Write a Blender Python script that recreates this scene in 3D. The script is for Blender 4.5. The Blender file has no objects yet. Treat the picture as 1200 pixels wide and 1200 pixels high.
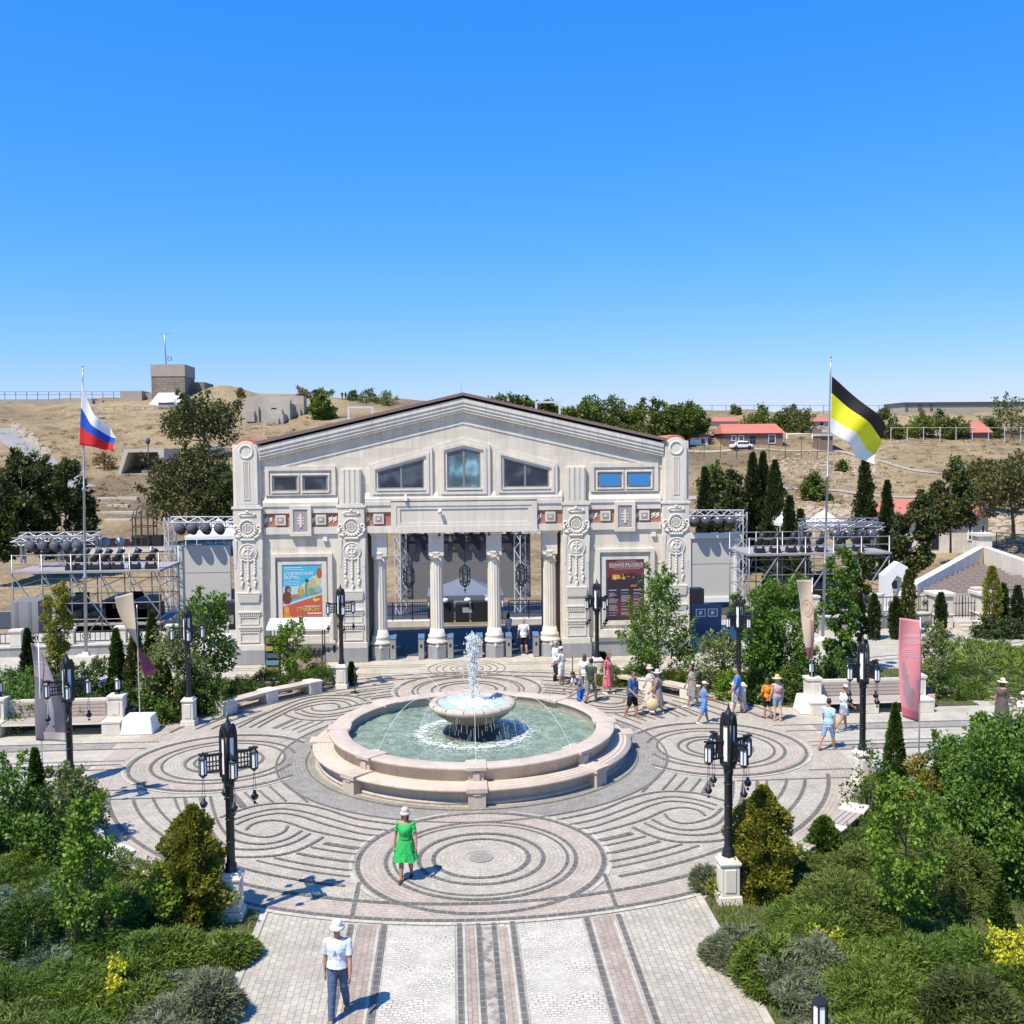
import bpy, bmesh, math, random
import numpy as np
from mathutils import Vector, Matrix
R = math.radians
PI = math.pi
SC = bpy.context.scene
COL = SC.collection
rnd = random.Random(7)

# ------------------------------------------------------------------ camera
CF, CPITCH, CROLL, CYAW, CX0, CCY, CH = 1185.0, .0498, .0095, .0605, -.63, 585.0, 10.0
_fw = Vector((math.sin(CYAW)*math.cos(CPITCH), math.cos(CYAW)*math.cos(CPITCH), -math.sin(CPITCH)))
_r = Vector((math.cos(CYAW), -math.sin(CYAW), 0)); _u = _r.cross(_fw)
_c, _s = math.cos(CROLL), math.sin(CROLL)
_r, _u = _c*_r-_s*_u, _s*_r+_c*_u
cam = bpy.data.cameras.new('camera'); camo = bpy.data.objects.new('camera', cam); COL.objects.link(camo)
camo.matrix_world = Matrix(((_r.x, _u.x, -_fw.x, CX0), (_r.y, _u.y, -_fw.y, 0), (_r.z, _u.z, -_fw.z, CH), (0, 0, 0, 1)))
cam.sensor_fit = 'HORIZONTAL'; cam.sensor_width = 36; cam.lens = 36*CF/1200
cam.shift_y = (CCY-600)/1200
cam.clip_start = .1; cam.clip_end = 6000
SC.camera = camo

# ------------------------------------------------------------------ sky, sun, exposure
SUN = Vector((-.385, -.345, .856)).normalized()
w = bpy.data.worlds.new('World'); SC.world = w; w.use_nodes = True
nt = w.node_tree; nt.nodes.clear()
o = nt.nodes.new('ShaderNodeOutputWorld'); bg = nt.nodes.new('ShaderNodeBackground')
sky = nt.nodes.new('ShaderNodeTexSky'); sky.sky_type = 'NISHITA'; sky.sun_disc = False
sky.sun_elevation = math.asin(SUN.z); sky.sun_rotation = math.atan2(SUN.x, SUN.y)
sky.altitude = 0; sky.air_density = 1.0; sky.dust_density = .35; sky.ozone_density = 3.0
hs = nt.nodes.new('ShaderNodeHueSaturation'); hs.inputs['Saturation'].default_value = 1.25; hs.inputs['Value'].default_value = 1.0
nt.links.new(sky.outputs[0], hs.inputs['Color'])
# deep clear-air blue: lift and compress each channel of the sky a little, as the clean sea air shows it
sp = nt.nodes.new('ShaderNodeSeparateColor'); cbn = nt.nodes.new('ShaderNodeCombineColor'); nt.links.new(hs.outputs[0], sp.inputs[0])
for i, (pw, k) in enumerate(((1.2, .66), (.68, 1.74), (.15, 6.6))):
    a = nt.nodes.new('ShaderNodeMath'); a.operation = 'POWER'; nt.links.new(sp.outputs[i], a.inputs[0]); a.inputs[1].default_value = pw
    m = nt.nodes.new('ShaderNodeMath'); m.operation = 'MULTIPLY'; nt.links.new(a.outputs[0], m.inputs[0]); m.inputs[1].default_value = k
    nt.links.new(m.outputs[0], cbn.inputs[i])
nt.links.new(cbn.outputs[0], bg.inputs[0]); bg.inputs[1].default_value = .088
nt.links.new(bg.outputs[0], o.inputs[0])
sl = bpy.data.lights.new('sun', 'SUN'); sl.energy = 5.0; sl.angle = R(.5); sl.color = (1, .915, .77)
so = bpy.data.objects.new('sun', sl); COL.objects.link(so)
so.rotation_euler = SUN.to_track_quat('Z', 'Y').to_euler(); so.location = (-40, -30, 90)
SC.view_settings.view_transform = 'Standard'; SC.view_settings.look = 'None'
SC.view_settings.exposure = .46; SC.view_settings.gamma = 1

# ------------------------------------------------------------------ measuring helpers (photo pixel -> place in the world)
def ray(px, py):
    return _fw+_r*((px-600)/CF)-_u*((py-CCY)/CF)
def gp(px, py, z=0.0):
    d = ray(px, py); t = (z-CH)/d.z
    return Vector((CX0+d.x*t, d.y*t, z))
def pl(px, py, Y):
    d = ray(px, py); t = Y/d.y
    return Vector((CX0+d.x*t, Y, CH+d.z*t))
def _lerp(x, P):
    if x <= P[0][0]: return P[0][1]
    for (a, b), (c, d) in zip(P, P[1:]):
        if x <= c:
            t = (x-a)/(c-a); t = t*t*(3-2*t)*.35+t*.65
            return b+(d-b)*t
    return P[-1][1]
PROF = [(57, -.06), (60, -1.1), (66, -3.4), (92, -3.4), (110, -1.0), (140, 4.2), (165, 9.0), (190, 15), (212, 20.5), (232, 21), (300, 19), (420, 12), (700, -10)]
def hill(x, y):
    z = _lerp(y, PROF)
    if z > 0:
        k = _lerp(x, [(-400, 1.03), (-20, 1.03), (35, .84), (110, .84), (400, .8)])
        z *= k
    if y > 95:
        a = min(1, (y-95)/30)
        z += a*(.55*math.sin(x*.071+1.3)*math.sin(y*.083)+.3*math.sin(x*.19+y*.13)+.14*math.sin(x*.47-y*.31))
    # a rounded mound by the fort tower
    d = math.hypot((x+48)/8.5, (y-211)/7)
    if d < 1: z += 2.2*(1-d*d)**2
    return z
def hit(px, py):
    d = ray(px, py); lo = None
    y = 58.0
    while y < 420:
        p = pl(px, py, y)
        if p.z < hill(p.x, p.y):
            a, b = y-1, y
            for _ in range(12):
                m = (a+b)/2; q = pl(px, py, m)
                if q.z < hill(q.x, q.y): b = m
                else: a = m
            q = pl(px, py, b); q.z = hill(q.x, q.y); return q
        y += 1
    return pl(px, py, 225)

# ------------------------------------------------------------------ object helpers
def tag(o, label=None, cat=None, group=None, kind=None):
    if label: o['label'] = label
    if cat: o['category'] = cat
    if group: o['group'] = group
    if kind: o['kind'] = kind
    return o
def thing(name, label, cat, loc=(0, 0, 0), rz=0, group=None):
    o = bpy.data.objects.new(name, None); COL.objects.link(o)
    o.empty_display_size = .2
    o.location = loc; o.rotation_euler = (0, 0, rz)
    return tag(o, label, cat, group)
def kids(o): return [c for c in o.children]
def dup(root, loc, rz, label, group=None, cat=None, scale=None):
    r = root.copy(); COL.objects.link(r); r.location = loc; r.rotation_euler = (0, 0, rz)
    r['label'] = label
    if group: r['group'] = group
    if cat: r['category'] = cat
    if scale: r.scale = scale if hasattr(scale, '__len__') else (scale,)*3
    for ch in list(root.children):
        c = ch.copy(); COL.objects.link(c); c.parent = r
        for g in list(ch.children):
            d = g.copy(); COL.objects.link(d); d.parent = c
    return r

class MB:
    def __init__(s): s.v = []; s.f = []; s.m = []; s.sm = []; s.marks = [(0, 0)]
    def cut(s): s.marks.append((len(s.v), len(s.f))); return s
    def parts(s, name, mats, parent, world=False, bevel=0):
        if s.marks[-1][1] != len(s.f): s.cut()
        out = []
        for (v0, f0), (v1, f1) in zip(s.marks, s.marks[1:]):
            q = MB(); q.v = s.v[v0:v1]; q.f = [[i-v0 for i in f] for f in s.f[f0:f1]]; q.m = s.m[f0:f1]; q.sm = s.sm[f0:f1]
            out.append(q.build(name, mats, parent, world=world, bevel=bevel))
        return out
    def add(s, vs, fs, mi=0, smooth=False, M=None):
        b = len(s.v)
        if M is not None: vs = [M @ Vector(v) for v in vs]
        s.v += [tuple(v) for v in vs]
        for f in fs: s.f.append([b+i for i in f]); s.m.append(mi); s.sm.append(smooth)
        return s
    def box(s, x0, x1, y0, y1, z0, z1, mi=0, M=None):
        vs = [(x0, y0, z0), (x1, y0, z0), (x1, y1, z0), (x0, y1, z0), (x0, y0, z1), (x1, y0, z1), (x1, y1, z1), (x0, y1, z1)]
        return s.add(vs, [(3, 2, 1, 0), (4, 5, 6, 7), (0, 1, 5, 4), (1, 2, 6, 5), (2, 3, 7, 6), (3, 0, 4, 7)], mi, False, M)
    def cbox(s, c, sz, mi=0, rz=0, M=None):
        T = Matrix.Translation(c) @ Matrix.Rotation(rz, 4, 'Z')
        if M is not None: T = M @ T
        x, y, z = sz[0]/2, sz[1]/2, sz[2]/2
        return s.box(-x, x, -y, y, -z, z, mi, T)
    def taper(s, c, b, t, h, mi=0, M=None):       # frustum with rectangular base b and top t
        x, y, z = c
        vs = [(x-b[0]/2, y-b[1]/2, z), (x+b[0]/2, y-b[1]/2, z), (x+b[0]/2, y+b[1]/2, z), (x-b[0]/2, y+b[1]/2, z),
              (x-t[0]/2, y-t[1]/2, z+h), (x+t[0]/2, y-t[1]/2, z+h), (x+t[0]/2, y+t[1]/2, z+h), (x-t[0]/2, y+t[1]/2, z+h)]
        return s.add(vs, [(3, 2, 1, 0), (4, 5, 6, 7), (0, 1, 5, 4), (1, 2, 6, 5), (2, 3, 7, 6), (3, 0, 4, 7)], mi, False, M)
    def prism(s, poly, z0, z1, mi=0, M=None):      # polygon (ccw) in xy
        n = len(poly)
        vs = [(x, y, z0) for x, y in poly]+[(x, y, z1) for x, y in poly]
        fs = [tuple(range(n-1, -1, -1)), tuple(range(n, 2*n))]+[(i, (i+1) % n, n+(i+1) % n, n+i) for i in range(n)]
        return s.add(vs, fs, mi, False, M)
    def prismY(s, poly, y0, y1, mi=0, M=None):     # polygon (ccw seen from -Y) in xz
        n = len(poly)
        vs = [(x, y0, z) for x, z in poly]+[(x, y1, z) for x, z in poly]
        fs = [tuple(range(n)), tuple(range(2*n-1, n-1, -1))]+[(n+i, n+(i+1) % n, (i+1) % n, i) for i in range(n)]
        return s.add(vs, fs, mi, False, M)
    def frameY(s, outer, inner, y0, y1, mi=0, M=None):   # ring between two polygons of equal count, in xz
        n = len(outer)
        vs = [(x, y0, z) for x, z in outer]+[(x, y0, z) for x, z in inner]+[(x, y1, z) for x, z in outer]+[(x, y1, z) for x, z in inner]
        fs = []
        for i in range(n):
            j = (i+1) % n
            fs += [(i, j, n+j, n+i), (2*n+j, 2*n+i, 3*n+i, 3*n+j), (2*n+i, 2*n+j, j, i), (n+i, n+j, 3*n+j, 3*n+i)]
        return s.add(vs, fs, mi, False, M)
    def lathe(s, prof, c=(0, 0, 0), n=24, mi=0, smooth=True, a0=0, a1=2*PI, fl=None, M=None):
        full = abs(a1-a0-2*PI) < 1e-6
        k = n if full else n+1
        vs = []
        for (r, z) in prof:
            for i in range(k):
                a = a0+(a1-a0)*i/n
                q = r*(fl(i) if fl else 1)
                vs.append((c[0]+q*math.cos(a), c[1]+q*math.sin(a), c[2]+z))
        fs = []
        for j in range(len(prof)-1):
            for i in range(n):
                i2 = (i+1) % k
                fs.append((j*k+i, j*k+i2, (j+1)*k+i2, (j+1)*k+i))
        if full:
            if prof[0][0] > 1e-4: fs.append(tuple(range(k-1, -1, -1)))
            if prof[-1][0] > 1e-4: fs.append(tuple((len(prof)-1)*k+i for i in range(k)))
        return s.add(vs, fs, mi, smooth, M)
    def tube(s, p, q, r0, r1=None, n=6, mi=0, smooth=True, M=None):
        r1 = r0 if r1 is None else r1
        p, q = Vector(p), Vector(q); d = q-p
        if d.length < 1e-6: return s
        d.normalize(); a = d.orthogonal().normalized(); b = d.cross(a)
        vs = []
        for (c, r) in ((p, r0), (q, r1)):
            for i in range(n):
                t = 2*PI*i/n+PI/4
                vs.append(c+(a*math.cos(t)+b*math.sin(t))*r)
        fs = [(i, (i+1) % n, n+(i+1) % n, n+i) for i in range(n)]+[tuple(range(n-1, -1, -1)), tuple(range(n, 2*n))]
        return s.add(vs, fs, mi, smooth and n > 5, M)
    def path(s, pts, r, n=6, mi=0, M=None):
        for a, b in zip(pts, pts[1:]): s.tube(a, b, r, r, n, mi, True, M)
        return s
    def ball(s, c, r, mi=0, nu=10, nv=7, M=None):
        r = (r, r, r) if not hasattr(r, '__len__') else r
        vs = [(c[0], c[1], c[2]-r[2])]
        for j in range(1, nv):
            t = -PI/2+PI*j/nv
            for i in range(nu):
                a = 2*PI*i/nu
                vs.append((c[0]+r[0]*math.cos(t)*math.cos(a), c[1]+r[1]*math.cos(t)*math.sin(a), c[2]+r[2]*math.sin(t)))
        vs.append((c[0], c[1], c[2]+r[2])); L = len(vs)-1
        fs = [(0, 1+(i+1) % nu, 1+i) for i in range(nu)]
        for j in range(nv-2):
            for i in range(nu):
                fs.append((1+j*nu+i, 1+j*nu+(i+1) % nu, 1+(j+1)*nu+(i+1) % nu, 1+(j+1)*nu+i))
        fs += [(1+(nv-2)*nu+i, 1+(nv-2)*nu+(i+1) % nu, L) for i in range(nu)]
        return s.add(vs, fs, mi, True, M)
    def torus(s, c, RR, r, axis='Y', n=24, k=8, mi=0, sx=1, sz=1, M=None):
        vs = []
        for i in range(n):
            a = 2*PI*i/n
            for j in range(k):
                b = 2*PI*j/k; q = RR+r*math.cos(b); h = r*math.sin(b)
                if axis == 'Y': vs.append((c[0]+q*math.cos(a)*sx, c[1]+h, c[2]+q*math.sin(a)*sz))
                elif axis == 'X': vs.append((c[0]+h, c[1]+q*math.cos(a), c[2]+q*math.sin(a)))
                else: vs.append((c[0]+q*math.cos(a), c[1]+q*math.sin(a), c[2]+h))
        fs = [(i*k+j, ((i+1) % n)*k+j, ((i+1) % n)*k+(j+1) % k, i*k+(j+1) % k) for i in range(n) for j in range(k)]
        return s.add(vs, fs, mi, True, M)
    def build(s, name, mats, parent=None, loc=None, world=False, bevel=0):
        off = Vector((0, 0, 0))
        if world and parent is not None: off = Vector(parent.location)
        if loc is not None: off = Vector(loc)
        me = bpy.data.meshes.new(name)
        me.from_pydata([(a-off.x, b-off.y, c-off.z) for a, b, c in s.v], [], s.f)
        if not isinstance(mats, (list, tuple)): mats = [mats]
        for m in mats: me.materials.append(m)
        me.polygons.foreach_set('material_index', s.m); me.polygons.foreach_set('use_smooth', s.sm)
        me.update()
        ob = bpy.data.objects.new(name, me); COL.objects.link(ob)
        if loc is not None: ob.location = loc
        if parent is not None: ob.parent = parent
        if bevel:
            b = ob.modifiers.new('bevel', 'BEVEL'); b.width = bevel; b.segments = 1; b.limit_method = 'ANGLE'; b.angle_limit = R(40)
        return ob

def quads(name, V, mat, parent=None, loc=None, UV=None, k=4):
    """V: (n,k,3) array of separate k-gons -> one mesh"""
    n = len(V); me = bpy.data.meshes.new(name)
    me.vertices.add(n*k); me.vertices.foreach_set('co', np.ascontiguousarray(V, dtype=np.float32).ravel())
    me.loops.add(n*k); me.loops.foreach_set('vertex_index', np.arange(n*k, dtype=np.int32))
    me.polygons.add(n); me.polygons.foreach_set('loop_start', np.arange(0, n*k, k, dtype=np.int32))
    me.update(calc_edges=True)
    me.materials.append(mat)
    ob = bpy.data.objects.new(name, me); COL.objects.link(ob)
    if loc is not None: ob.location = loc
    if parent is not None: ob.parent = parent
    return ob
def text(txt, size, mat, parent, M, name='lettering', ext=.0008, align='LEFT', sx=1.0):
    cu = bpy.data.curves.new(name, 'FONT'); cu.body = txt; cu.size = size; cu.extrude = ext; cu.align_x = align
    t = bpy.data.objects.new(name, cu); COL.objects.link(t)
    dg = bpy.context.evaluated_depsgraph_get()
    me = bpy.data.meshes.new_from_object(t.evaluated_get(dg)); bpy.data.objects.remove(t)
    me.transform(M @ Matrix.Scale(sx, 4, (1, 0, 0))); me.materials.clear(); me.materials.append(mat)
    ob = bpy.data.objects.new(name, me); COL.objects.link(ob); ob.parent = parent
    return ob

# ------------------------------------------------------------------ materials
def newmat(name):
    m = bpy.data.materials.new(name); m.use_nodes = True
    n = m.node_tree; b = n.nodes['Principled BSDF']
    return m, n, b
def N(n, t, **kw):
    x = n.nodes.new(t)
    for k, v in kw.items():
        if k in x.inputs: x.inputs[k].default_value = v
        else: setattr(x, k, v)
    return x
def mixc(n, fac, a, b, mode='MIX'):
    x = n.nodes.new('ShaderNodeMix'); x.data_type = 'RGBA'; x.blend_type = mode
    for i, v in ((0, fac), (6, a), (7, b)):
        if hasattr(v, 'links') or hasattr(v, 'is_linked'): n.links.new(v, x.inputs[i])
        elif isinstance(v, (int, float)): x.inputs[i].default_value = v
        else: x.inputs[i].default_value = (*v, 1)
    return x.outputs[2]
def ramp(n, src, stops):
    x = n.nodes.new('ShaderNodeValToRGB'); e = x.color_ramp.elements
    while len(e) < len(stops): e.new(.5)
    for i, (p, c) in enumerate(stops):
        e[i].position = p; e[i].color = (*c, 1) if hasattr(c, '__len__') else (c, c, c, 1)
    n.links.new(src, x.inputs[0]); return x.outputs[0]
def coords(n, kind='Object', scale=(1, 1, 1), rot=(0, 0, 0)):
    t = n.nodes.new('ShaderNodeTexCoord'); mp = n.nodes.new('ShaderNodeMapping')
    mp.inputs['Scale'].default_value = scale; mp.inputs['Rotation'].default_value = rot
    n.links.new(t.outputs[kind], mp.inputs[0]); return mp.outputs[0]
def worldpos(n):
    return n.nodes.new('ShaderNodeNewGeometry').outputs['Position']
def noise(n, vec, scale, detail=4, rough=.55):
    x = N(n, 'ShaderNodeTexNoise', Scale=scale, Detail=detail, Roughness=rough); n.links.new(vec, x.inputs[0]); return x.outputs[0]
def bump(n, b, h, dist=.01, st=.5):
    x = N(n, 'ShaderNodeBump', Strength=st, Distance=dist); n.links.new(h, x.inputs['Height']); n.links.new(x.outputs[0], b.inputs['Normal'])

def M_plain(name, c, rough=.6, metal=0, var=.12, sc=3.0, bmp=0, spec=.5):
    m, n, b = newmat(name)
    b.inputs['Roughness'].default_value = rough; b.inputs['Metallic'].default_value = metal
    b.inputs['Specular IOR Level'].default_value = spec
    v = coords(n)
    f = noise(n, v, sc, 5)
    n.links.new(mixc(n, f, tuple(x*(1-var) for x in c), tuple(min(1, x*(1+var)) for x in c)), b.inputs['Base Color'])
    if bmp: bump(n, b, noise(n, v, sc*8, 3), bmp, .6)
    return m
def M_stone(name, c, bw=.9, bh=.42, joint=.006, dark=.75, var=.10, vertical=True, stain=.10):
    """ashlar: big blocks with fine joints, faint weathering"""
    m, n, b = newmat(name); b.inputs['Roughness'].default_value = .8; b.inputs['Specular IOR Level'].default_value = .25
    p = worldpos(n)
    if vertical:
        sx = n.nodes.new('ShaderNodeSeparateXYZ'); n.links.new(p, sx.inputs[0])
        ad = N(n, 'ShaderNodeMath', operation='ADD'); n.links.new(sx.outputs[0], ad.inputs[0]); n.links.new(sx.outputs[1], ad.inputs[1])
        cb = n.nodes.new('ShaderNodeCombineXYZ'); n.links.new(ad.outputs[0], cb.inputs[0]); n.links.new(sx.outputs[2], cb.inputs[1])
        vec = cb.outputs[0]
    else: vec = p
    br = N(n, 'ShaderNodeTexBrick', Scale=1.0); br.inputs['Mortar Size'].default_value = joint
    br.inputs['Brick Width'].default_value = bw; br.inputs['Row Height'].default_value = bh; br.inputs['Bias'].default_value = 0
    br.inputs['Color1'].default_value = (*[x*(1-var) for x in c], 1); br.inputs['Color2'].default_value = (*[min(1, x*(1+var)) for x in c], 1)
    br.inputs['Mortar'].default_value = (*[x*dark for x in c], 1)
    n.links.new(vec, br.inputs[0])
    ns = noise(n, p, .9, 6, .65); fine = noise(n, p, 14, 4)
    col = mixc(n, ramp(n, ns, [(.35, 0.0), (.75, 1.0)]), br.outputs[0], tuple(x*(1-stain*2) for x in c), 'MIX')
    mx = mixc(n, .55, br.outputs[0], col)
    mp = n.nodes.new('ShaderNodeMapping'); mp.inputs['Scale'].default_value = (2.6, 2.6, .16); n.links.new(p, mp.inputs[0])
    mx = mixc(n, .38, mx, ramp(n, noise(n, mp.outputs[0], 1.0, 5, .7), [(.38, .66), (.58, 1.0)]), 'MULTIPLY')
    mx = mixc(n, .22, mx, ramp(n, fine, [(.3, .6), (.7, 1.0)]), 'MULTIPLY')
    n.links.new(mx, b.inputs['Base Color'])
    bump(n, b, fine, .004, .4)
    return m
def M_leaf(name, c1, c2, c3=None, trans=.3, rough=.55):
    c1, c2, c3 = [tuple((c[0]*1.68, c[1]*1.46, c[2]*1.15)) if c else None for c in (c1, c2, c3)]
    m, n, b = newmat(name)
    g = n.nodes.new('ShaderNodeNewGeometry')
    col = ramp(n, g.outputs['Random Per Island'], [(0, c1), (.6, c2), (1, c3 or c2)])
    big = noise(n, g.outputs['Position'], 1.3, 3)
    col = mixc(n, .55, col, ramp(n, big, [(.3, (.62, .66, .6)), (.7, (1.25, 1.2, 1.1))]), 'MULTIPLY')
    n.links.new(col, b.inputs['Base Color']); b.inputs['Roughness'].default_value = rough; b.inputs['Specular IOR Level'].default_value = .25
    tr = n.nodes.new('ShaderNodeBsdfTranslucent'); n.links.new(col, tr.inputs[0])
    mx = n.nodes.new('ShaderNodeMixShader'); mx.inputs[0].default_value = trans
    n.links.new(b.outputs[0], mx.inputs[1]); n.links.new(tr.outputs[0], mx.inputs[2])
    n.links.new(mx.outputs[0], n.nodes['Material Output'].inputs[0])
    return m

def M_paver(name, c1, c2, cm, bw, bh, joint=.012, rot=0, uv=False, var=.5, patch=None, freq=.5, off=.5):
    m, n, b = newmat(name); b.inputs['Roughness'].default_value = .75; b.inputs['Specular IOR Level'].default_value = .3
    if uv: vec = coords(n, 'UV')
    else:
        mp = n.nodes.new('ShaderNodeMapping'); mp.inputs['Rotation'].default_value = (0, 0, rot); n.links.new(worldpos(n), mp.inputs[0]); vec = mp.outputs[0]
    br = N(n, 'ShaderNodeTexBrick', Scale=1.0); br.offset = off
    br.inputs['Mortar Size'].default_value = joint; br.inputs['Mortar Smooth'].default_value = .1
    br.inputs['Brick Width'].default_value = bw; br.inputs['Row Height'].default_value = bh
    br.inputs['Color1'].default_value = (*c1, 1); br.inputs['Color2'].default_value = (*c2, 1); br.inputs['Mortar'].default_value = (*cm, 1)
    n.links.new(vec, br.inputs[0])
    p = worldpos(n)
    big = noise(n, p, freq, 5, .7); fine = noise(n, p, 9, 4, .6)
    col = br.outputs[0]
    if patch: col = mixc(n, ramp(n, big, [(.42, 0.0), (.66, var)]), col, patch)
    col = mixc(n, .5, col, ramp(n, fine, [(.25, .62), (.6, 1.0)]), 'MULTIPLY')
    col = mixc(n, .45, col, ramp(n, noise(n, p, 2.3, 5, .7), [(.3, .6), (.65, 1.08)]), 'MULTIPLY')
    col = mixc(n, .5, col, ramp(n, noise(n, p, .45, 6, .75), [(.35, .72), (.6, 1.05)]), 'MULTIPLY')
    n.links.new(col, b.inputs['Base Color'])
    inv = N(n, 'ShaderNodeMath', operation='SUBTRACT'); inv.inputs[0].default_value = 1; n.links.new(br.outputs['Fac'], inv.inputs[1])
    bump(n, b, inv.outputs[0], .004, .5)
    return m
def M_fan(name, c, cm):
    m, n, b = newmat(name); b.inputs['Roughness'].default_value = .75; b.inputs['Specular IOR Level'].default_value = .3
    p = worldpos(n)
    # setts laid in overlapping fans: polar cells about fan centres
    sx = n.nodes.new('ShaderNodeSeparateXYZ'); n.links.new(p, sx.inputs[0])
    def mth(op, a, bb=None):
        x = N(n, 'ShaderNodeMath', operation=op)
        for i, v in enumerate((a, bb)):
            if v is None: continue
            if isinstance(v, (int, float)): x.inputs[i].default_value = v
            else: n.links.new(v, x.inputs[i])
        return x.outputs[0]
    fx = mth('SUBTRACT', mth('MULTIPLY', mth('FRACT', mth('ADD', mth('DIVIDE', sx.outputs[0], .75), .1)), .75), .375)
    fy = mth('ADD', mth('MULTIPLY', mth('FRACT', mth('DIVIDE', sx.outputs[1], 1.2)), 1.2), .25)
    rr = mth('SQRT', mth('ADD', mth('MULTIPLY', fx, fx), mth('MULTIPLY', fy, fy)))
    an = mth('MULTIPLY', mth('ARCTAN2', fx, fy), .9)
    cb = n.nodes.new('ShaderNodeCombineXYZ'); n.links.new(an, cb.inputs[0]); n.links.new(rr, cb.inputs[1])
    br = N(n, 'ShaderNodeTexBrick', Scale=1.0); br.offset = .5
    br.inputs['Brick Width'].default_value = .125; br.inputs['Row Height'].default_value = .082; br.inputs['Mortar Size'].default_value = .0075; br.inputs['Mortar Smooth'].default_value = .3
    br.inputs['Color1'].default_value = (*c, 1); br.inputs['Color2'].default_value = (*[x*.80 for x in c], 1); br.inputs['Mortar'].default_value = (*[x*.9 for x in c], 1)
    wb = noise(n, p, 3, 3); va = n.nodes.new('ShaderNodeVectorMath'); va.operation = 'SCALE'; va.inputs['Scale'].default_value = .05
    cw = n.nodes.new('ShaderNodeCombineXYZ'); n.links.new(wb, cw.inputs[0]); n.links.new(wb, cw.inputs[1]); n.links.new(cw.outputs[0], va.inputs[0])
    vs_ = n.nodes.new('ShaderNodeVectorMath'); n.links.new(cb.outputs[0], vs_.inputs[0]); n.links.new(va.outputs[0], vs_.inputs[1]); n.links.new(vs_.outputs[0], br.inputs[0])
    wear = noise(n, p, 1.1, 4, .6)
    e2 = mixc(n, 1.0, br.outputs['Fac'], ramp(n, wear, [(.35, .12), (.62, 1.0)]), 'MULTIPLY')
    tone = br.outputs[0]
    hue = N(n, 'ShaderNodeHueSaturation', Saturation=1.0); n.links.new(tone, hue.inputs['Color'])
    col = mixc(n, e2, hue.outputs[0], cm)
    col = mixc(n, .4, col, ramp(n, noise(n, p, 7, 5, .65), [(.25, .7), (.6, 1.0)]), 'MULTIPLY')
    n.links.new(col, b.inputs['Base Color'])
    return m
def M_glass(name, c=(.02, .03, .035), rough=.04, spec=.8):
    m, n, b = newmat(name); b.inputs['Roughness'].default_value = rough
    p = worldpos(n); f = noise(n, p, 1.1, 2, .4)
    n.links.new(ramp(n, f, [(.40, tuple(x*.5 for x in c)), (.52, c), (.62, tuple(min(1, x*2.4+.012) for x in c))]), b.inputs['Base Color'])  # noise in the base colour stands for patchy reflections in the panes
    b.inputs['Specular IOR Level'].default_value = spec
    return m

def M_mirror(name):
    m, n, b = newmat(name); b.inputs['Base Color'].default_value = (.42, .50, .60, 1); b.inputs['Metallic'].default_value = 1; b.inputs['Roughness'].default_value = .03
    return m

WALLC = (.72, .645, .53)
MT = dict(
    stone=M_stone('pale_limestone', WALLC), trim=M_stone('limestone_trim', (.74, .675, .58), 1.4, 3.0, .004, .8, .05, stain=.12),
    warm=M_stone('warm_sandstone', (.60, .475, .385), .8, 3.0, .006, .72, .07), plinth=M_stone('grey_granite', (.33, .335, .34), .9, 2.0, .006, .7, .08),
    terracotta=M_plain('terracotta_frieze', (.36, .17, .12), .8, var=.2, sc=6), tile=M_plain('red_roof_tile', (.46, .15, .10), .7, var=.2, sc=5),
    roofdark=M_plain('brown_roof_edge', (.20, .13, .11), .6), relief=M_plain('carved_stone', (.70, .635, .545), .8, var=.12, sc=9, bmp=.01),
    plaque=M_plain('grey_pink_plaque', (.36, .31, .295), .8, var=.18, sc=18, bmp=.02), iron=M_plain('black_iron', (.012, .014, .018), .38, 0, .3, 8),
    lamp_glass=M_plain('frosted_lamp_glass', (.78, .82, .86), .25, 0, .04), glass=M_glass('window_glass'), mirror=M_mirror('solar_control_glass'), bluish=M_glass('bluish_window_glass', (.10, .19, .22), .1, .6),
    win_frame=M_plain('grey_window_frame', (.22, .205, .195), .5), wood=M_plain('weathered_bench_wood', (.40, .335, .29), .7, var=.25, sc=10),
    steel=M_plain('galvanised_steel', (.34, .345, .36), .4, .55, .15, 4), black=M_plain('black_plastic', (.015, .015, .017), .5), white=M_plain('white_paint', (.74, .74, .73), .55, var=.05),
    screen=M_plain('pale_screen', (.50, .48, .44), .7, var=.08, sc=.6), screen_shaded=M_plain('shaded_screen', (.16, .155, .15), .6, var=.08, sc=.6), tent=M_plain('white_tent_fabric', (.75, .76, .78), .7, var=.05),
    tent_blue=M_plain('blue_grey_tent_fabric', (.13, .155, .20), .7, var=.06), concrete=M_plain('weathered_concrete', (.36, .315, .265), .9, var=.22, sc=.5, bmp=.03), concrete_pale=M_plain('pale_concrete', (.50, .46, .40), .9, var=.15, sc=.8),
    bark=M_plain('grey_bark', (.13, .10, .075), .9, var=.3, sc=8, bmp=.02), soil=M_plain('bed_soil', (.12, .09, .06), .95, var=.35, sc=3, bmp=.03), blueboard=M_plain('navy_board', (.04, .075, .17), .5),
    metal_white=M_plain('white_metal', (.62, .62, .62), .4, .2), skin=M_plain('skin', (.50, .30, .21), .55, var=.06), darkgap=M_plain('shadow_gap_black', (.01, .01, .01), .9),
)
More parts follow.
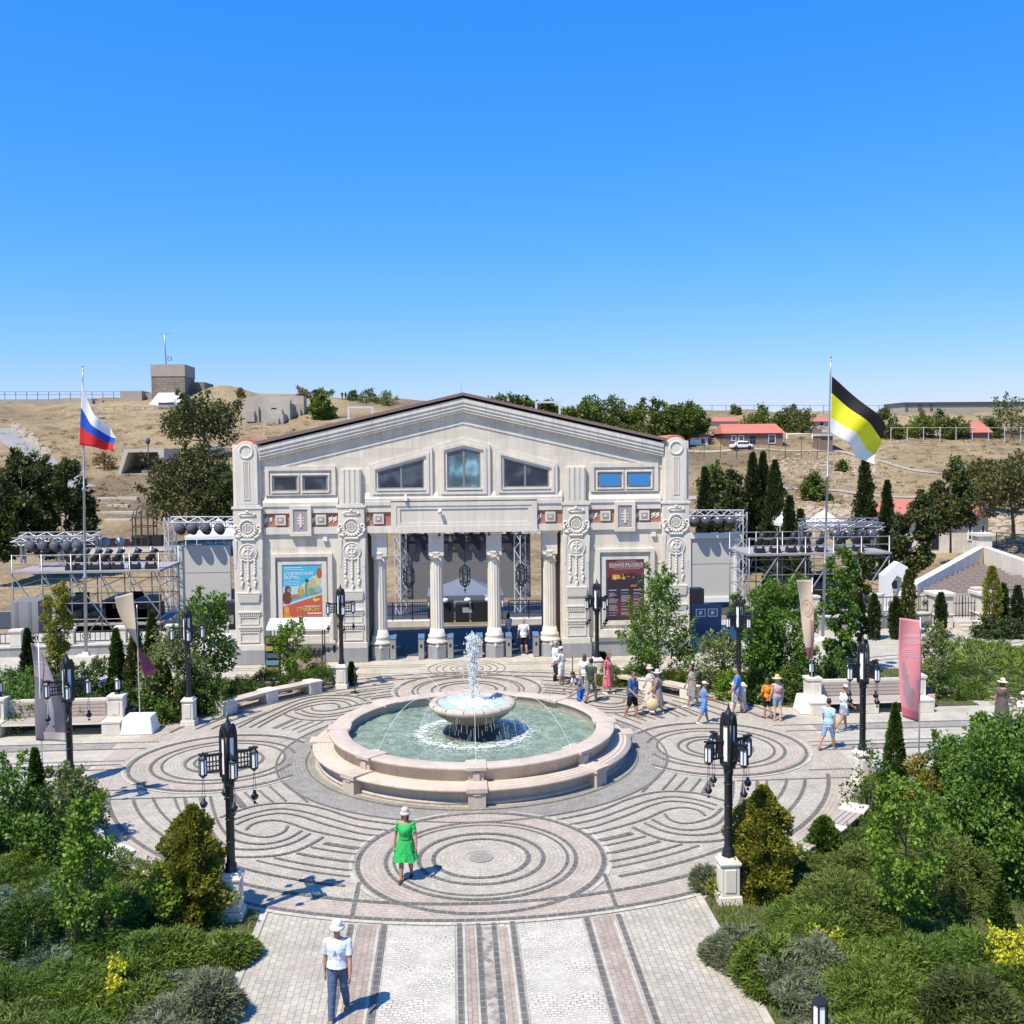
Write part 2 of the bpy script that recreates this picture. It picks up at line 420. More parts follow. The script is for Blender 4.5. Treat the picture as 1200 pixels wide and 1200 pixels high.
# ------------------------------------------------------------------ ground, plaza, paving
def sheet(name, polys, mat, z, kind='structure'):
    b = MB()
    for i, p in enumerate(polys):
        b.add([(x, y, z) for x, y in p], [tuple(range(len(p)))])
    return tag(b.build(name, mat), kind=kind)
def uvsheet(name, strips, mat, kind='structure'):
    """strips: (points, width, z, lift) ; UV runs in metres along the strip"""
    vs, fs, uv = [], [], []
    for pts, wd, z in strips:
        b = len(vs); acc = 0; P = [Vector((p[0], p[1])) for p in pts]; n = len(P)
        for i, p in enumerate(P):
            d = (P[min(i+1, n-1)]-P[max(i-1, 0)])
            if (P[0]-P[-1]).length < 1e-6 and i in (0, n-1): d = P[1]-P[-2]
            d.normalize(); nn = Vector((-d.y, d.x))
            if i: acc += (P[i]-P[i-1]).length
            a, c = p+nn*wd/2, p-nn*wd/2
            vs += [(a.x, a.y, z), (c.x, c.y, z)]; uv += [(acc, wd), (acc, 0)]
            if i: fs.append((b+2*i-2, b+2*i-1, b+2*i+1, b+2*i))
    me = bpy.data.meshes.new(name); me.from_pydata(vs, [], fs); me.materials.append(mat)
    l = me.uv_layers.new(name='UVMap')
    for lp in me.loops: l.data[lp.index].uv = uv[lp.vertex_index]
    ob = bpy.data.objects.new(name, me); COL.objects.link(ob)
    return tag(ob, kind=kind)
def arc(cx, cy, r, a0=0, a1=360, n=None):
    n = n or max(8, int(abs(a1-a0)/3))
    return [(cx+r*math.cos(R(a0+(a1-a0)*i/n)), cy+r*math.sin(R(a0+(a1-a0)*i/n))) for i in range(n+1)]
def spline(P, k=6):
    out = []; n = len(P)
    for i in range(n-1):
        p0, p1, p2, p3 = P[max(i-1, 0)], P[i], P[i+1], P[min(i+2, n-1)]
        for j in range(k):
            t = j/k
            out.append(tuple(.5*((2*p1[a])+(-p0[a]+p2[a])*t+(2*p0[a]-5*p1[a]+4*p2[a]-p3[a])*t*t+(-p0[a]+3*p1[a]-3*p2[a]+p3[a])*t**3) for a in (0, 1)))
    out.append(tuple(P[-1][:2])); return out

FY = 33.0
G_PALE = M_paver('pale_setts', (0.520, 0.478, 0.392), (0.430, 0.394, 0.320), (0.300, 0.271, 0.221), .17, .11, .009, 0, False, .55, (0.420, 0.355, 0.288))
G_PATH = M_paver('path_setts', (0.520, 0.483, 0.392), (0.420, 0.389, 0.315), (0.290, 0.266, 0.216), .21, .13, .009, R(90), False, .5, (0.440, 0.374, 0.306))
G_PROM = M_paver('promenade_slabs', (0.520, 0.483, 0.396), (0.460, 0.428, 0.351), (0.360, 0.325, 0.270), .6, .4, .008, 0, False, .4, (0.470, 0.414, 0.333))
G_PINK = M_paver('pink_setts', (0.500, 0.424, 0.347), (0.430, 0.360, 0.293), (0.300, 0.256, 0.207), .22, .12, .008, 0, True, .5, (0.420, 0.374, 0.306))
G_BEIGE = M_paver('beige_setts', (0.520, 0.473, 0.378), (0.450, 0.404, 0.324), (0.320, 0.286, 0.234), .20, .11, .008, 0, True, .4, (0.410, 0.345, 0.279))
G_GREY = M_paver('grey_setts', (0.340, 0.320, 0.279), (0.270, 0.256, 0.225), (0.190, 0.177, 0.158), .2, .12, .008, 0, True, .5, (0.310, 0.286, 0.243))
G_MID = M_paver('mid_grey_setts', (0.360, 0.335, 0.288), (0.270, 0.256, 0.221), (0.180, 0.167, 0.144), .2, .12, .008, 0, True, .5, (0.400, 0.355, 0.297))
G_DARK = M_paver('dark_inlay_stone', (0.145, 0.138, 0.126), (0.100, 0.099, 0.095), (0.300, 0.276, 0.225), .22, 5.0, .012, 0, True, .45, (0.190, 0.177, 0.162), 1.7)
G_LITE = M_paver('white_edging_stone', (0.540, 0.502, 0.419), (0.480, 0.448, 0.373), (0.360, 0.325, 0.270), .5, 5.0, .01, 0, True, .3, (0.480, 0.443, 0.378))
G_FAN = M_fan('white_fan_setts', (.56, .525, .44), (.17, .15, .125))
G_DIAM = M_paver('diamond_inlay', (0.470, 0.414, 0.347), (0.200, 0.177, 0.158), (0.500, 0.463, 0.387), .14, .14, .004, R(45), False, .2, (0.400, 0.355, 0.297))
G_SOIL = M_plain('dry_ground', (.30, .235, .145), .95, var=.3, sc=.4, bmp=.03)

# terrain: the bowl behind the gate and the dry hill
def hill_mat():
    m, n, b = newmat('dry_hill_grass'); b.inputs['Roughness'].default_value = .95; b.inputs['Specular IOR Level'].default_value = .1
    p = worldpos(n)
    a = noise(n, p, .035, 7, .62); c = noise(n, p, .25, 6, .65); d = noise(n, p, 1.6, 5, .7)
    col = ramp(n, a, [(.32, (.165, .130, .085)), (.45, (.27, .205, .118)), (.56, (.37, .285, .165)), (.68, (.25, .192, .125)), (.80, (.33, .255, .155))])
    col = mixc(n, ramp(n, c, [(.50, 0.0), (.66, .9)]), col, (.165, .135, .088))
    mp = n.nodes.new('ShaderNodeMapping'); mp.inputs['Scale'].default_value = (.6, 1.6, 2.5); n.links.new(p, mp.inputs[0])
    rk = noise(n, mp.outputs[0], .55, 8, .75); zone = noise(n, p, .028, 3, .5)
    rz = N(n, 'ShaderNodeMath', operation='MULTIPLY'); n.links.new(ramp(n, rk, [(.52, 0.0), (.62, 1.0)]), rz.inputs[0]); n.links.new(ramp(n, zone, [(.5, 0.0), (.62, .85)]), rz.inputs[1])
    col = mixc(n, rz.outputs[0], col, (.46, .375, .27))
    col = mixc(n, .5, col, ramp(n, d, [(.3, .45), (.62, 1.1)]), 'MULTIPLY')
    n.links.new(col, b.inputs['Base Color']); bump(n, b, d, .45, 1.0)
    return m
def terrain():
    xs = np.concatenate([np.linspace(-900, -170, 24), np.linspace(-164, 190, 178), np.linspace(200, 900, 24)])
    ys = np.concatenate([np.linspace(57.0, 92, 26), np.linspace(93.5, 240, 100), np.linspace(246, 720, 36)])
    vs = [(x, y, hill(x, y)) for y in ys for x in xs]; k = len(xs)
    fs = [(j*k+i, j*k+i+1, (j+1)*k+i+1, (j+1)*k+i) for j in range(len(ys)-1) for i in range(k-1)]
    b = MB(); b.add(vs, fs, 0, True)
    return tag(b.build('hillside', hill_mat()), kind='structure')
terrain()
g = MB(); g.add([(-3000, -60, -14), (3000, -60, -14), (3000, 3500, -14), (-3000, 3500, -14)], [(0, 1, 2, 3)])
g.add([(-400, -60, -.05), (400, -60, -.05), (400, 57.4, -.05), (-400, 57.4, -.05)], [(0, 1, 2, 3)])
tag(g.build('ground', G_SOIL), kind='structure')
sheet('plaza', [[(-60, -8), (60, -8), (60, 57.2), (-60, 57.2)]], G_PROM, 0)

# circular plaza floor and the path
circ = arc(0, FY, 12.05, 0, 360, 120)[:-1]
sheet('plaza_paving', [circ], G_PALE, .004)
sheet('path_paving', [[(-4.7, -8), (4.7, -8), (4.7, 21.95), (2.4, 21.3), (0, 21.02), (-2.4, 21.3), (-4.7, 21.95)]], G_PATH, .0035)
sheet('path_fan_panel', [[(s*.66, -8), (s*2.03, -8), (s*2.03, 20.9), (s*.66, 20.72)][::s] for s in (1, -1)], G_FAN, .008)
sheet('path_diamond_band', [[(-.1, -8), (.1, -8), (.1, 20.7), (-.1, 20.7)]], G_DIAM, .008)
sheet('path_pink_band', [[(s*.27, -8), (s*.45, -8), (s*.45, 20.7), (s*.27, 20.7)][::s] for s in (1, -1)], M_paver('pink_path_setts', (0.450, 0.364, 0.293), (0.360, 0.286, 0.225), (0.240, 0.197, 0.162), .2, .12, .008, R(90), False, .4, (0.400, 0.355, 0.288)), .008)
sheet('path_wide_pink_band', [[(s*2.30, -8), (s*2.70, -8), (s*2.70, 21.05), (s*2.30, 20.95)][::s] for s in (1, -1)], M_paver('rose_path_setts', (0.440, 0.350, 0.284), (0.350, 0.276, 0.225), (0.240, 0.197, 0.162), .2, .12, .008, R(90), False, .4, (0.400, 0.355, 0.288)), .008)

bands, lines, lites = [], [], []
zk = [0]
def zz(base):
    zk[0] += 1
    return base+(zk[0] % 60)*.00012
def mir(P): return [[(x, y) for x, y in P], [(-x, y) for x, y in P]]
def mir4(P): return mir(P)+[[(x, 2*FY-y) for x, y in Q] for Q in mir(P)]
def line(P, wd=.10, four=True, two=True):
    wd *= .86
    z = zz(.020)
    for Q in (mir4(P) if four else mir(P) if two else [P]): lines.append((Q, wd, z))
# rings of colour
uvsheet('plaza_grey_ring', [(arc(0, FY, 5.75), 1.2, .008)], G_GREY)
uvsheet('plaza_outer_ring', [(arc(0, FY, 11.62), .72, .0085)], G_PINK)
uvsheet('plaza_mid_ring', [(arc(0, FY, 10.1, -74, -30), .5, .0088), (arc(0, FY, 10.1, 210, 254), .5, .0088), (arc(0, FY, 10.1, 30, 74), .5, .0088), (arc(0, FY, 10.1, 106, 150), .5, .0088)], G_BEIGE)
uvsheet('medallion_pink_ring', [(arc(0, 24.3, 2.68), .55, .0115), (arc(8.05, 32.75, 2.55, -128, 128), .5, .0116), (arc(-8.05, 32.75, 2.55, 52, 308), .5, .0116), (arc(0, 41.7, 2.6), .5, .0115)], G_PINK)
uvsheet('medallion_beige_ring', [(arc(0, 24.3, 1.98), .72, .0125), (arc(0, 24.3, .75), .7, .0125), (arc(8.05, 32.75, 1.6), .55, .0125), (arc(-8.05, 32.75, 1.6), .55, .0125), (arc(0, 41.7, 1.8), .6, .0125)], G_BEIGE)
for (cx, cy, rr) in ((0, 24.3, .3), (8.05, 32.75, .26), (-8.05, 32.75, .26), (0, 41.7, .28), (0, 45.7, .2)):
    lites.append((arc(cx, cy, rr*.5, 0, 360, 24), rr*.98, zz(.019)))
uvsheet('medallion_centre', lites, G_GREY); lites = []
def clip(P, f):
    out, cur = [], []
    for p in P:
        if f(p): cur.append(p)
        elif cur: out.append(cur); cur = []
    if cur: out.append(cur)
    return [c for c in out if len(c) > 1]
# south and north medallions
for cy in (24.3, 41.7):
    for rr, wd in ((3.0, .14), (2.32, .12), (2.12, .10), (1.53, .12), (1.17, .12)):
        for c in clip(arc(0, cy, rr, 0, 360, 140), lambda p: math.hypot(p[0], p[1]-FY) > 5.55 and math.hypot(p[0], p[1]-FY) < 11.93): line(c, wd, False, False)
    for c in clip(arc(0, cy, 3.16, 0, 360, 140), lambda p: math.hypot(p[0], p[1]-FY) > 5.7 and math.hypot(p[0], p[1]-FY) < 11.1): lites.append((c, .10, zz(.016)))
# east and west medallions
for s in (1, -1):
    for rr, wd in ((2.92, .13), (2.25, .12), (1.92, .10), (1.22, .11), (.93, .10)):
        for c in clip(arc(s*8.05, 32.75, rr, 0, 360, 140), lambda p: math.hypot(p[0], p[1]-FY) > 5.9): line(c, wd, False, False)
    for c in clip(arc(s*8.05, 32.75, 3.08, 0, 360, 140), lambda p: math.hypot(p[0], p[1]-FY) > 5.95): lites.append((c, .10, zz(.016)))
line(arc(0, FY, 6.35, 0, 360, 120), .08, False, False); line(arc(0, FY, 5.42, 0, 360, 120), .07, False, False)
# outer rings of the plaza (open where the promenade crosses it)
for rr, wd in ((12.0, .14), (11.22, .14)):
    for a0, a1 in ((-163, -17), (17, 163)):
        line(arc(0, FY, rr, a0, a1), wd, False, False)
for a0, a1 in ((-163, -17), (17, 163)): lites.append((arc(0, FY, 12.14, a0, a1), .13, zz(.016)))
def T(P): 
    o = []
    for x, y in P:
        q = gp(700+x/4, 800+y/4); o.append((q.x, q.y))
    return o
# combs of concentric lines from the south medallion and the curls (drawn once, mirrored to the four quarters)
for r_, a0, a1, wd in ((10.55, -72.5, -20, .11), (10.05, -72, -57, .09), (9.72, -71.5, -58.5, .09), (9.26, -70.5, -60.5, .13), (8.80, -69.5, -61, .09), (8.45, -69, -62, .19), (10.02, -37, -21, .10), (11.0, -73, -58, .0)):
    if wd: line(arc(0, FY, r_, a0, a1, 20), wd)
for P, wd in ((((-190, 645), (0, 605), (140, 550), (250, 520), (350, 512), (460, 520), (560, 545), (610, 562)), .10),
              (((-130, 668), (0, 640), (140, 590), (250, 553), (350, 537), (460, 550), (560, 577)), .09),
              (((-90, 690), (0, 672), (150, 620), (260, 575), (350, 558), (460, 570), (545, 598)), .09),
              (((-50, 715), (0, 705), (200, 650), (320, 600), (400, 588), (470, 600), (505, 625)), .10),
              (((165, 680), (235, 713), (300, 735), (400, 750), (560, 745), (640, 722), (690, 680), (720, 620), (745, 540), (750, 462)), .12),
              (((220, 660), (300, 695), (400, 715), (500, 715), (580, 700), (640, 650), (670, 560), (685, 462)), .10),
              (((255, 643), (320, 675), (400, 692), (480, 690), (560, 665), (610, 610), (632, 530), (638, 462)), .10),
              (((315, 618), (340, 645), (400, 662), (470, 655), (540, 630), (585, 590)), .10),
              (((300, 420), (255, 470), (210, 515)), .09), (((370, 430), (340, 465), (305, 505)), .09), (((420, 446), (395, 475), (365, 505)), .09),
              (((485, 452), (462, 480), (437, 510)), .09), (((540, 456), (518, 488), (500, 520)), .24), (((795, 462), (785, 510), (750, 580)), .09)):
    line(spline(T(P)), wd)
# promenade lines running east-west, and bands
for yy, x0, x1, wd in ((29.35, 7.8, 34, .07), (30.15, 10.3, 34, .07), (32.15, 11.3, 34, .08), (32.65, 11.3, 34, .08), (33.05, 11.3, 34, .06), (34.4, 11.0, 34, .07), (35.15, 10.8, 34, .07)):
    line([(x0, yy), (x1, yy)], wd, False)
uvsheet('promenade_band', [([(s*12.2, yy), (s*34, yy)], wd, .010) for s in (1, -1) for yy, wd in ((29.75, .7), (34.78, .66), (32.4, .4))], G_MID)
# path lines
for xx, wd in ((.16, .12), (.56, .12), (2.14, .13), (2.84, .13)): line([(xx, -8), (xx, 20.85+.06*xx)], wd, False)
for xx in (.47, 2.25, 2.72): 
    for s in (1, -1): lites.append(([(s*xx, -8), (s*xx, 20.8)], .06, .0155+xx*.0002))
line([(2.86, 21.25), (2.86, 23.1)], .11, False); 
# rings before the gate and lines along its steps
for rr in (1.75, 1.4, 1.1, .75, .5): line(arc(0, 45.75, rr), .05, False, False)
for yy in (44.6, 45.0, 46.4, 46.8): line([(1.9, yy), (16, yy)], .05, False)
for s in (1, -1): lites.append(([(s*4.78, -8), (s*4.78, 21.9)], .16, .017))
uvsheet('paving_inlay', lines, G_DARK)
uvsheet('paving_edging', lites, G_LITE)

# paving to the right: a diagonal walk and lines of the upper promenade
dl = []
def gl(P, wd=.07):
    dl.append(([tuple(gp(*p)[:2]) for p in P], wd, zz(.012)))
for P in (((1080, 769), (1200, 752)), ((1085, 765), (1200, 757)), ((1100, 771), (1200, 761)), ((1102, 785), (1130, 800), (1200, 830)), ((1170, 767), (1200, 780)), ((1000, 777), (1080, 769)), ((1000, 772), (1085, 765))): gl(P)
uvsheet('walk_inlay', dl, G_DARK)

# planting beds (soil with grass), all as raised sheets with a stone edge
G_GRASS = M_plain('bed_grass_soil', (.085, .085, .035), .95, var=.45, sc=2.2, bmp=.04)
def bedpoly(s, back):
    if not back:
        P = [(s*4.86, -6), (s*26, -6), (s*26, 28.6), (s*11.6, 28.6)]
        P += [(s*x, y) for x, y in [(12.2*math.cos(R(a)), FY+12.2*math.sin(R(a))) for a in range(-22, -67, -3)]]+[(s*4.86, 21.6)]
    else:
        P = [(s*11.0, 38.2), (s*(13.0 if s > 0 else 12.4), 37.2), (s*19.5, 37.2), (s*19.5, 43.6), (s*5.9, 43.6)]
        P += [(s*x, y) for x, y in [(12.2*math.cos(R(a)), FY+12.2*math.sin(R(a))) for a in range(61, 25, -3)]]
    a = sum(P[i][0]*P[(i+1) % len(P)][1]-P[(i+1) % len(P)][0]*P[i][1] for i in range(len(P)))
    return P if a > 0 else P[::-1]
BEDS = [bedpoly(s, k) for s in (1, -1) for k in (0, 1)]
bb = MB()
for P in BEDS:
    n = len(P); bb.add([(x, y, .035) for x, y in P]+[(x, y, 0) for x, y in P], [tuple(range(n))]+[(n+i, n+(i+1) % n, (i+1) % n, i) for i in range(n)])
tag(bb.build('planting_bed', G_GRASS), kind='structure')
def inpoly(x, y, P):
    c = False; j = len(P)-1
    for i in range(len(P)):
        if (P[i][1] > y) != (P[j][1] > y) and x < (P[j][0]-P[i][0])*(y-P[i][1])/(P[j][1]-P[i][1])+P[i][0]: c = not c
        j = i
    return c
rb = MB()
rp = [tuple(gp(*p)[:2]) for p in ((1103, 779), (1125, 771), (1180, 770), (1250, 776), (1300, 840), (1210, 826), (1160, 805))]
a = sum(rp[i][0]*rp[(i+1) % len(rp)][1]-rp[(i+1) % len(rp)][0]*rp[i][1] for i in range(len(rp)))
if a < 0: rp = rp[::-1]
rb.add([(x, y, .04) for x, y in rp], [tuple(range(len(rp)))])
tag(rb.build('planting_bed', G_GRASS), kind='structure')
# ------------------------------------------------------------------ the gate building
BY = 47.9
bld = thing('theatre_gate', 'pale limestone gabled gate building with four fluted columns and carved pilasters behind the fountain', 'building', (0, BY, 0))
GABLE = [(-9.5, 6.17), (9.5, 6.17), (9.5, 10.2), (0, 12.36), (-9.5, 10.2)]
wl = MB()
for s in (1, -1):
    x0, x1 = sorted((s*4.6, s*10.4))
    wl.box(x0, x1, 0, 3.6, .72, 6.17)
wl.prismY(GABLE, 0, 3.6)
wl.build('wall', MT['stone'], bld)
pn = MB()
for s in (1, -1):
    for (a, b, y0) in ((5.95, 9.4, -.10), (9.35, 10.85, -.62), (4.62, 6.02, -.52)):
        x0, x1 = sorted((s*a, s*b)); pn.box(x0, x1, y0, 3.65 if a > 9 else .3, 0, .70).cut()
pn.parts('plinth', MT['plinth'], bld, bevel=.02)
# portal jambs in brown stone and ceiling of the passage
jm = MB()
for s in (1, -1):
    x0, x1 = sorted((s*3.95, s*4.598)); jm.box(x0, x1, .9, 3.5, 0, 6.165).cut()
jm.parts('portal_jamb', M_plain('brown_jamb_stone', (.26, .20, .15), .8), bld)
# roof
rf = MB()
for s in (1, -1):
    P = [(s*9.62, 10.30), (0, 12.52), (0, 12.66), (s*9.62, 10.44)]
    if s > 0: P = P[::-1]
    rf.prismY(P, -.40, 3.8)
rf.build('roof', MT['roofdark'], bld)
ra = MB(); ra.tube((-.05, 2.5, 12.6), (-.05, 2.5, 13.7), .012, .006)
ra.tube((2.3, 3.0, 12.1), (2.3, 3.0, 12.75), .01)
ra.build('lightning_rod', MT['steel'], bld)
hatch = MB()
for (hx, hz) in ((4.35, 11.45), (-5.1, 11.25)):
    for dx in (-.6, .6): hatch.box(hx+dx-.05, hx+dx+.05, 3.4, 3.5, hz, hz+.85)
    hatch.box(hx-.65, hx+.65, 3.4, 3.5, hz+.85, hz+.95); hatch.box(hx-.55, hx+.55, 3.42, 3.48, hz+.2, hz+.28).cut()
hatch.parts('roof_ladder_frame', MT['metal_white'], bld)
# raking cornice in steps, with block joints
rc = MB()
def rake(zt, zb, y0, y1=.0, xe=9.5):
    for s in (1, -1):
        P = [(0, zt), (0, zb), (s*xe, zb-2.19*xe/9.5), (s*xe, zt-2.19*xe/9.5)]
        if s < 0: P = P[::-1]
        rc.prismY(P, y0, y1)
for zt, zb, y0 in ((12.40, 12.20, -.66), (12.20, 12.03, -.58), (12.03, 11.88, -.50), (11.88, 11.76, -.42)): rake(zt, zb, y0)
rake(11.28, 11.20, -.07)
rc.build('raking_cornice', MT['trim'], bld)
lj = MB()
for s in (1, -1):
    for i in range(1, 9):
        x = s*i*1.06; z = 12.40-2.19*abs(x)/9.5
        lj.box(x-.008, x+.008, -.664, -.655, z-.2, z); lj.box(x-.008, x+.008, -.584, -.575, z-.37, z-.2); lj.box(x-.008, x+.008, -.504, -.495, z-.52, z-.37)
lj.build('cornice_joint', M_plain('joint_mortar', (.36, .33, .29), .9), bld)
# horizontal band, sloped ledge over the frieze
bd = MB()
def hband(x0, x1):
    bd.add([(x0, -.30, 7.40), (x1, -.30, 7.40), (x1, 0, 7.40), (x0, 0, 7.40), (x0, -.30, 7.58), (x1, -.30, 7.58), (x1, 0, 7.95), (x0, 0, 7.95), (x0, -.12, 7.72), (x1, -.12, 7.72)],
           [(3, 2, 1, 0), (0, 1, 5, 4), (4, 5, 9, 8), (8, 9, 6, 7), (0, 4, 8, 7, 3), (1, 2, 6, 9, 5)])
    bd.cut(); bd.box(x0, x1, -.20, 0, 7.08, 7.395); bd.cut()
    bd.box(x0, x1, -.20, 0, 6.10, 6.42).cut()
for a, b in ((-9.4, -5.93), (5.93, 9.4), (-4.66, -3.46), (3.46, 4.66)): hband(a, b)
bd.add([(-4.66, -.28, 7.60), (4.66, -.28, 7.60), (4.66, 0, 7.60), (-4.66, 0, 7.60), (-4.66, -.28, 7.72), (4.66, -.28, 7.72), (4.66, 0, 8.0), (-4.66, 0, 8.0)], [(3, 2, 1, 0), (0, 1, 5, 4), (4, 5, 6, 7), (0, 4, 7, 3), (1, 2, 6, 5)])
bd.parts('entablature_band', MT['trim'], bld)
# terracotta frieze with studs and small waves
fz = MB(); fs_ = MB(); fw_ = MB()
for a, b in ((-9.4, -5.93), (5.93, 9.4), (-4.66, -3.46), (3.46, 4.66)):
    fz.box(a, b, -.03, .02, 6.42, 7.08).cut()
    L = b-a
    cs = [a+L*.23, a+L*.77] if L > 2 else [a+L*.52]
    for c in cs:
        fs_.box(c-.24, c+.24, -.22, -.02, 6.53, 7.0); fs_.box(c-.15, c+.15, -.25, -.222, 6.63, 6.9, 1); fs_.box(c-.07, c+.07, -.28, -.252, 6.71, 6.82).cut()
    x = a+.12
    while x < b-.1:
        if all(abs(x-c) > .33 for c in cs) and not (L > 2 and abs(x-(a+b)/2) < .55):
            fw_.torus((x, -.05, 6.77), .065, .034, 'Y', 10, 5); fw_.tube((x-.085, -.05, 6.62), (x+.09, -.05, 6.92), .03, n=5).cut()
        x += .2
fz.parts('frieze', MT['terracotta'], bld); fs_.parts('frieze_stud', [MT['trim'], MT['plaque']], bld); fw_.parts('frieze_scroll', MT['relief'], bld)
for s in (1, -1):
    q = MB(); c = s*7.66
    q.frameY([(c-.5, 6.0), (c+.5, 6.0), (c+.5, 7.45), (c-.5, 7.45)], [(c-.33, 6.2), (c+.33, 6.2), (c+.33, 7.25), (c-.33, 7.25)], -.42, 0)
    ob = q.build('plaque', MT['trim'], bld, bevel=.015)
    q = MB(); q.box(c-.33, c+.33, -.34, -.05, 6.2, 7.25); q.build('plaque_panel', MT['plaque'], ob)
    q = MB(); q.box(c-.05, c+.05, -.40, -.33, 6.42, 7.05)
    for dz in (6.6, 6.73, 6.86): q.box(c-.16, c+.16, -.37, -.33, dz-.03, dz+.03)
    q.build('plaque_emblem', MT['relief'], ob)
# central panel
q = MB()
q.frameY([(-3.45, 6.19), (3.45, 6.19), (3.45, 7.53), (-3.45, 7.53)], [(-3.2, 6.4), (3.2, 6.4), (3.2, 7.35), (-3.2, 7.35)], -.36, 0)
q.frameY([(-3.2, 6.4), (3.2, 6.4), (3.2, 7.35), (-3.2, 7.35)], [(-3.02, 6.55), (3.02, 6.55), (3.02, 7.2), (-3.02, 7.2)], -.30, 0)
q.box(-3.02, 3.02, -.22, 0, 6.55, 7.2)
q.box(-3.5, 3.5, -.40, 0, 6.08, 6.185)
q.build('name_panel', MT['trim'], bld)
q = MB(); q.tube((-1.15, -.75, 7.05), (-1.15, -.45, 7.15), .1, .09, 10); q.tube((-1.15, -.45, 7.1), (-1.15, -.2, 7.1), .03)
q.build('floodlight', MT['relief'], bld)
q = MB(); q.taper((-2.75, -.5, 7.62), (.16, .2), (.1, .12), .32); q.build('camera_box', MT['white'], bld)
q = MB()
for s in (1, -1): q.cbox((s*6.55 if s < 0 else 9.05, -.1, 5.85), (.2, .3, .2)).cut()
q.parts('alarm_box', MT['white'], bld)
q = MB()
for x in (-2.6, -1.2, .05, 1.15, 2.6, -.5): q.tube((x, -.3, 6.06), (x, -.42, 5.95), .06, .07, 8).cut()
q.parts('spotlight', MT['black'], bld)
# windows
def window(poly, grow, mull, name='window', tilt=0, glass='glass', sash=.06, depth=.16):
    cx = sum(p[0] for p in poly)/len(poly); cz = sum(p[1] for p in poly)/len(poly)
    def off(P, g):
        n = len(P); out = []
        for i in range(n):
            a, b, c = Vector(P[i-1]), Vector(P[i]), Vector(P[(i+1) % n])
            d1 = (b-a).normalized(); d2 = (c-b).normalized(); n1 = Vector((d1.y, -d1.x)); n2 = Vector((d2.y, -d2.x))
            m = (n1+n2); m = m/m.dot(n1) if abs(m.dot(n1)) > 1e-6 else n1
            out.append(tuple(b+m*g))
        return out
    f = MB()
    f.frameY(off(poly, grow), off(poly, grow*.62), -depth-.06, 0)
    f.frameY(off(poly, grow*.62), off(poly, grow*.3), -depth-.14, 0)
    f.frameY(off(poly, grow*.3), off(poly, .0), -depth, 0)
    x0, x1 = min(p[0] for p in poly), max(p[0] for p in poly); zb = min(p[1] for p in poly)
    f.box(x0-.06, x1+.06, -depth-.2, -depth-.002, zb-.09, zb-.002)
    w_ = f.build(name, MT['trim'], bld)
    s_ = MB(); ins = off(poly, -sash)
    s_.frameY(poly, ins, -.09, -.015)
    for mx in mull:
        zt = max(p[1] for p in ins) if len(poly) != 4 else None
        # height of the top edge at mx
        top = None
        for i in range(len(ins)):
            a, b = ins[i], ins[(i+1) % len(ins)]
            if (a[0]-mx)*(b[0]-mx) <= 0 and abs(a[0]-b[0]) > 1e-6:
                z = a[1]+(b[1]-a[1])*(mx-a[0])/(b[0]-a[0]); top = z if top is None else max(top, z)
        s_.box(mx-.045, mx+.045, -.088, -.017, zb+sash, top)
    s_.build('sash', MT['win_frame'], w_)
    g = MB()
    n = len(ins)
    zt_ = max(z for x, z in ins)
    g.add([(x, -.045-(zt_-z)*math.tan(tilt), z) for x, z in ins], [tuple(range(n))])
    g.build('pane', MT[glass], w_)
window([(1.88, 8.17), (4.04, 8.17), (4.04, 8.99), (1.88, 9.57)], .40, [2.9])
window([(-4.04, 8.17), (-1.88, 8.17), (-1.88, 9.57), (-4.04, 8.99)], .40, [-2.95])
window([(-.79, 8.17), (.79, 8.17), (.79, 9.85), (0, 10.05), (-.79, 9.85)], .46, [0], glass='bluish')
for s in (1, -1):
    for a in (6.40, 7.80):
        x0, x1 = sorted((s*a, s*(a+1.12)))
        window([(x0, 8.12), (x1, 8.12), (x1, 8.82), (x0, 8.82)], .13, [], tilt=R(13) if s > 0 else 0, depth=.06, glass='mirror' if s > 0 else 'glass')
q = MB()
for s in (1, -1):
    x0, x1 = sorted((s*6.02, s*9.28)); q.frameY([(x0, 7.92), (x1, 7.92), (x1, 9.28), (x0, 9.28)], [(x0+.18, 7.97), (x1-.18, 7.97), (x1-.18, 9.08), (x0+.18, 9.08)], -.2, 0).cut()
q.parts('window_surround', MT['trim'], bld)
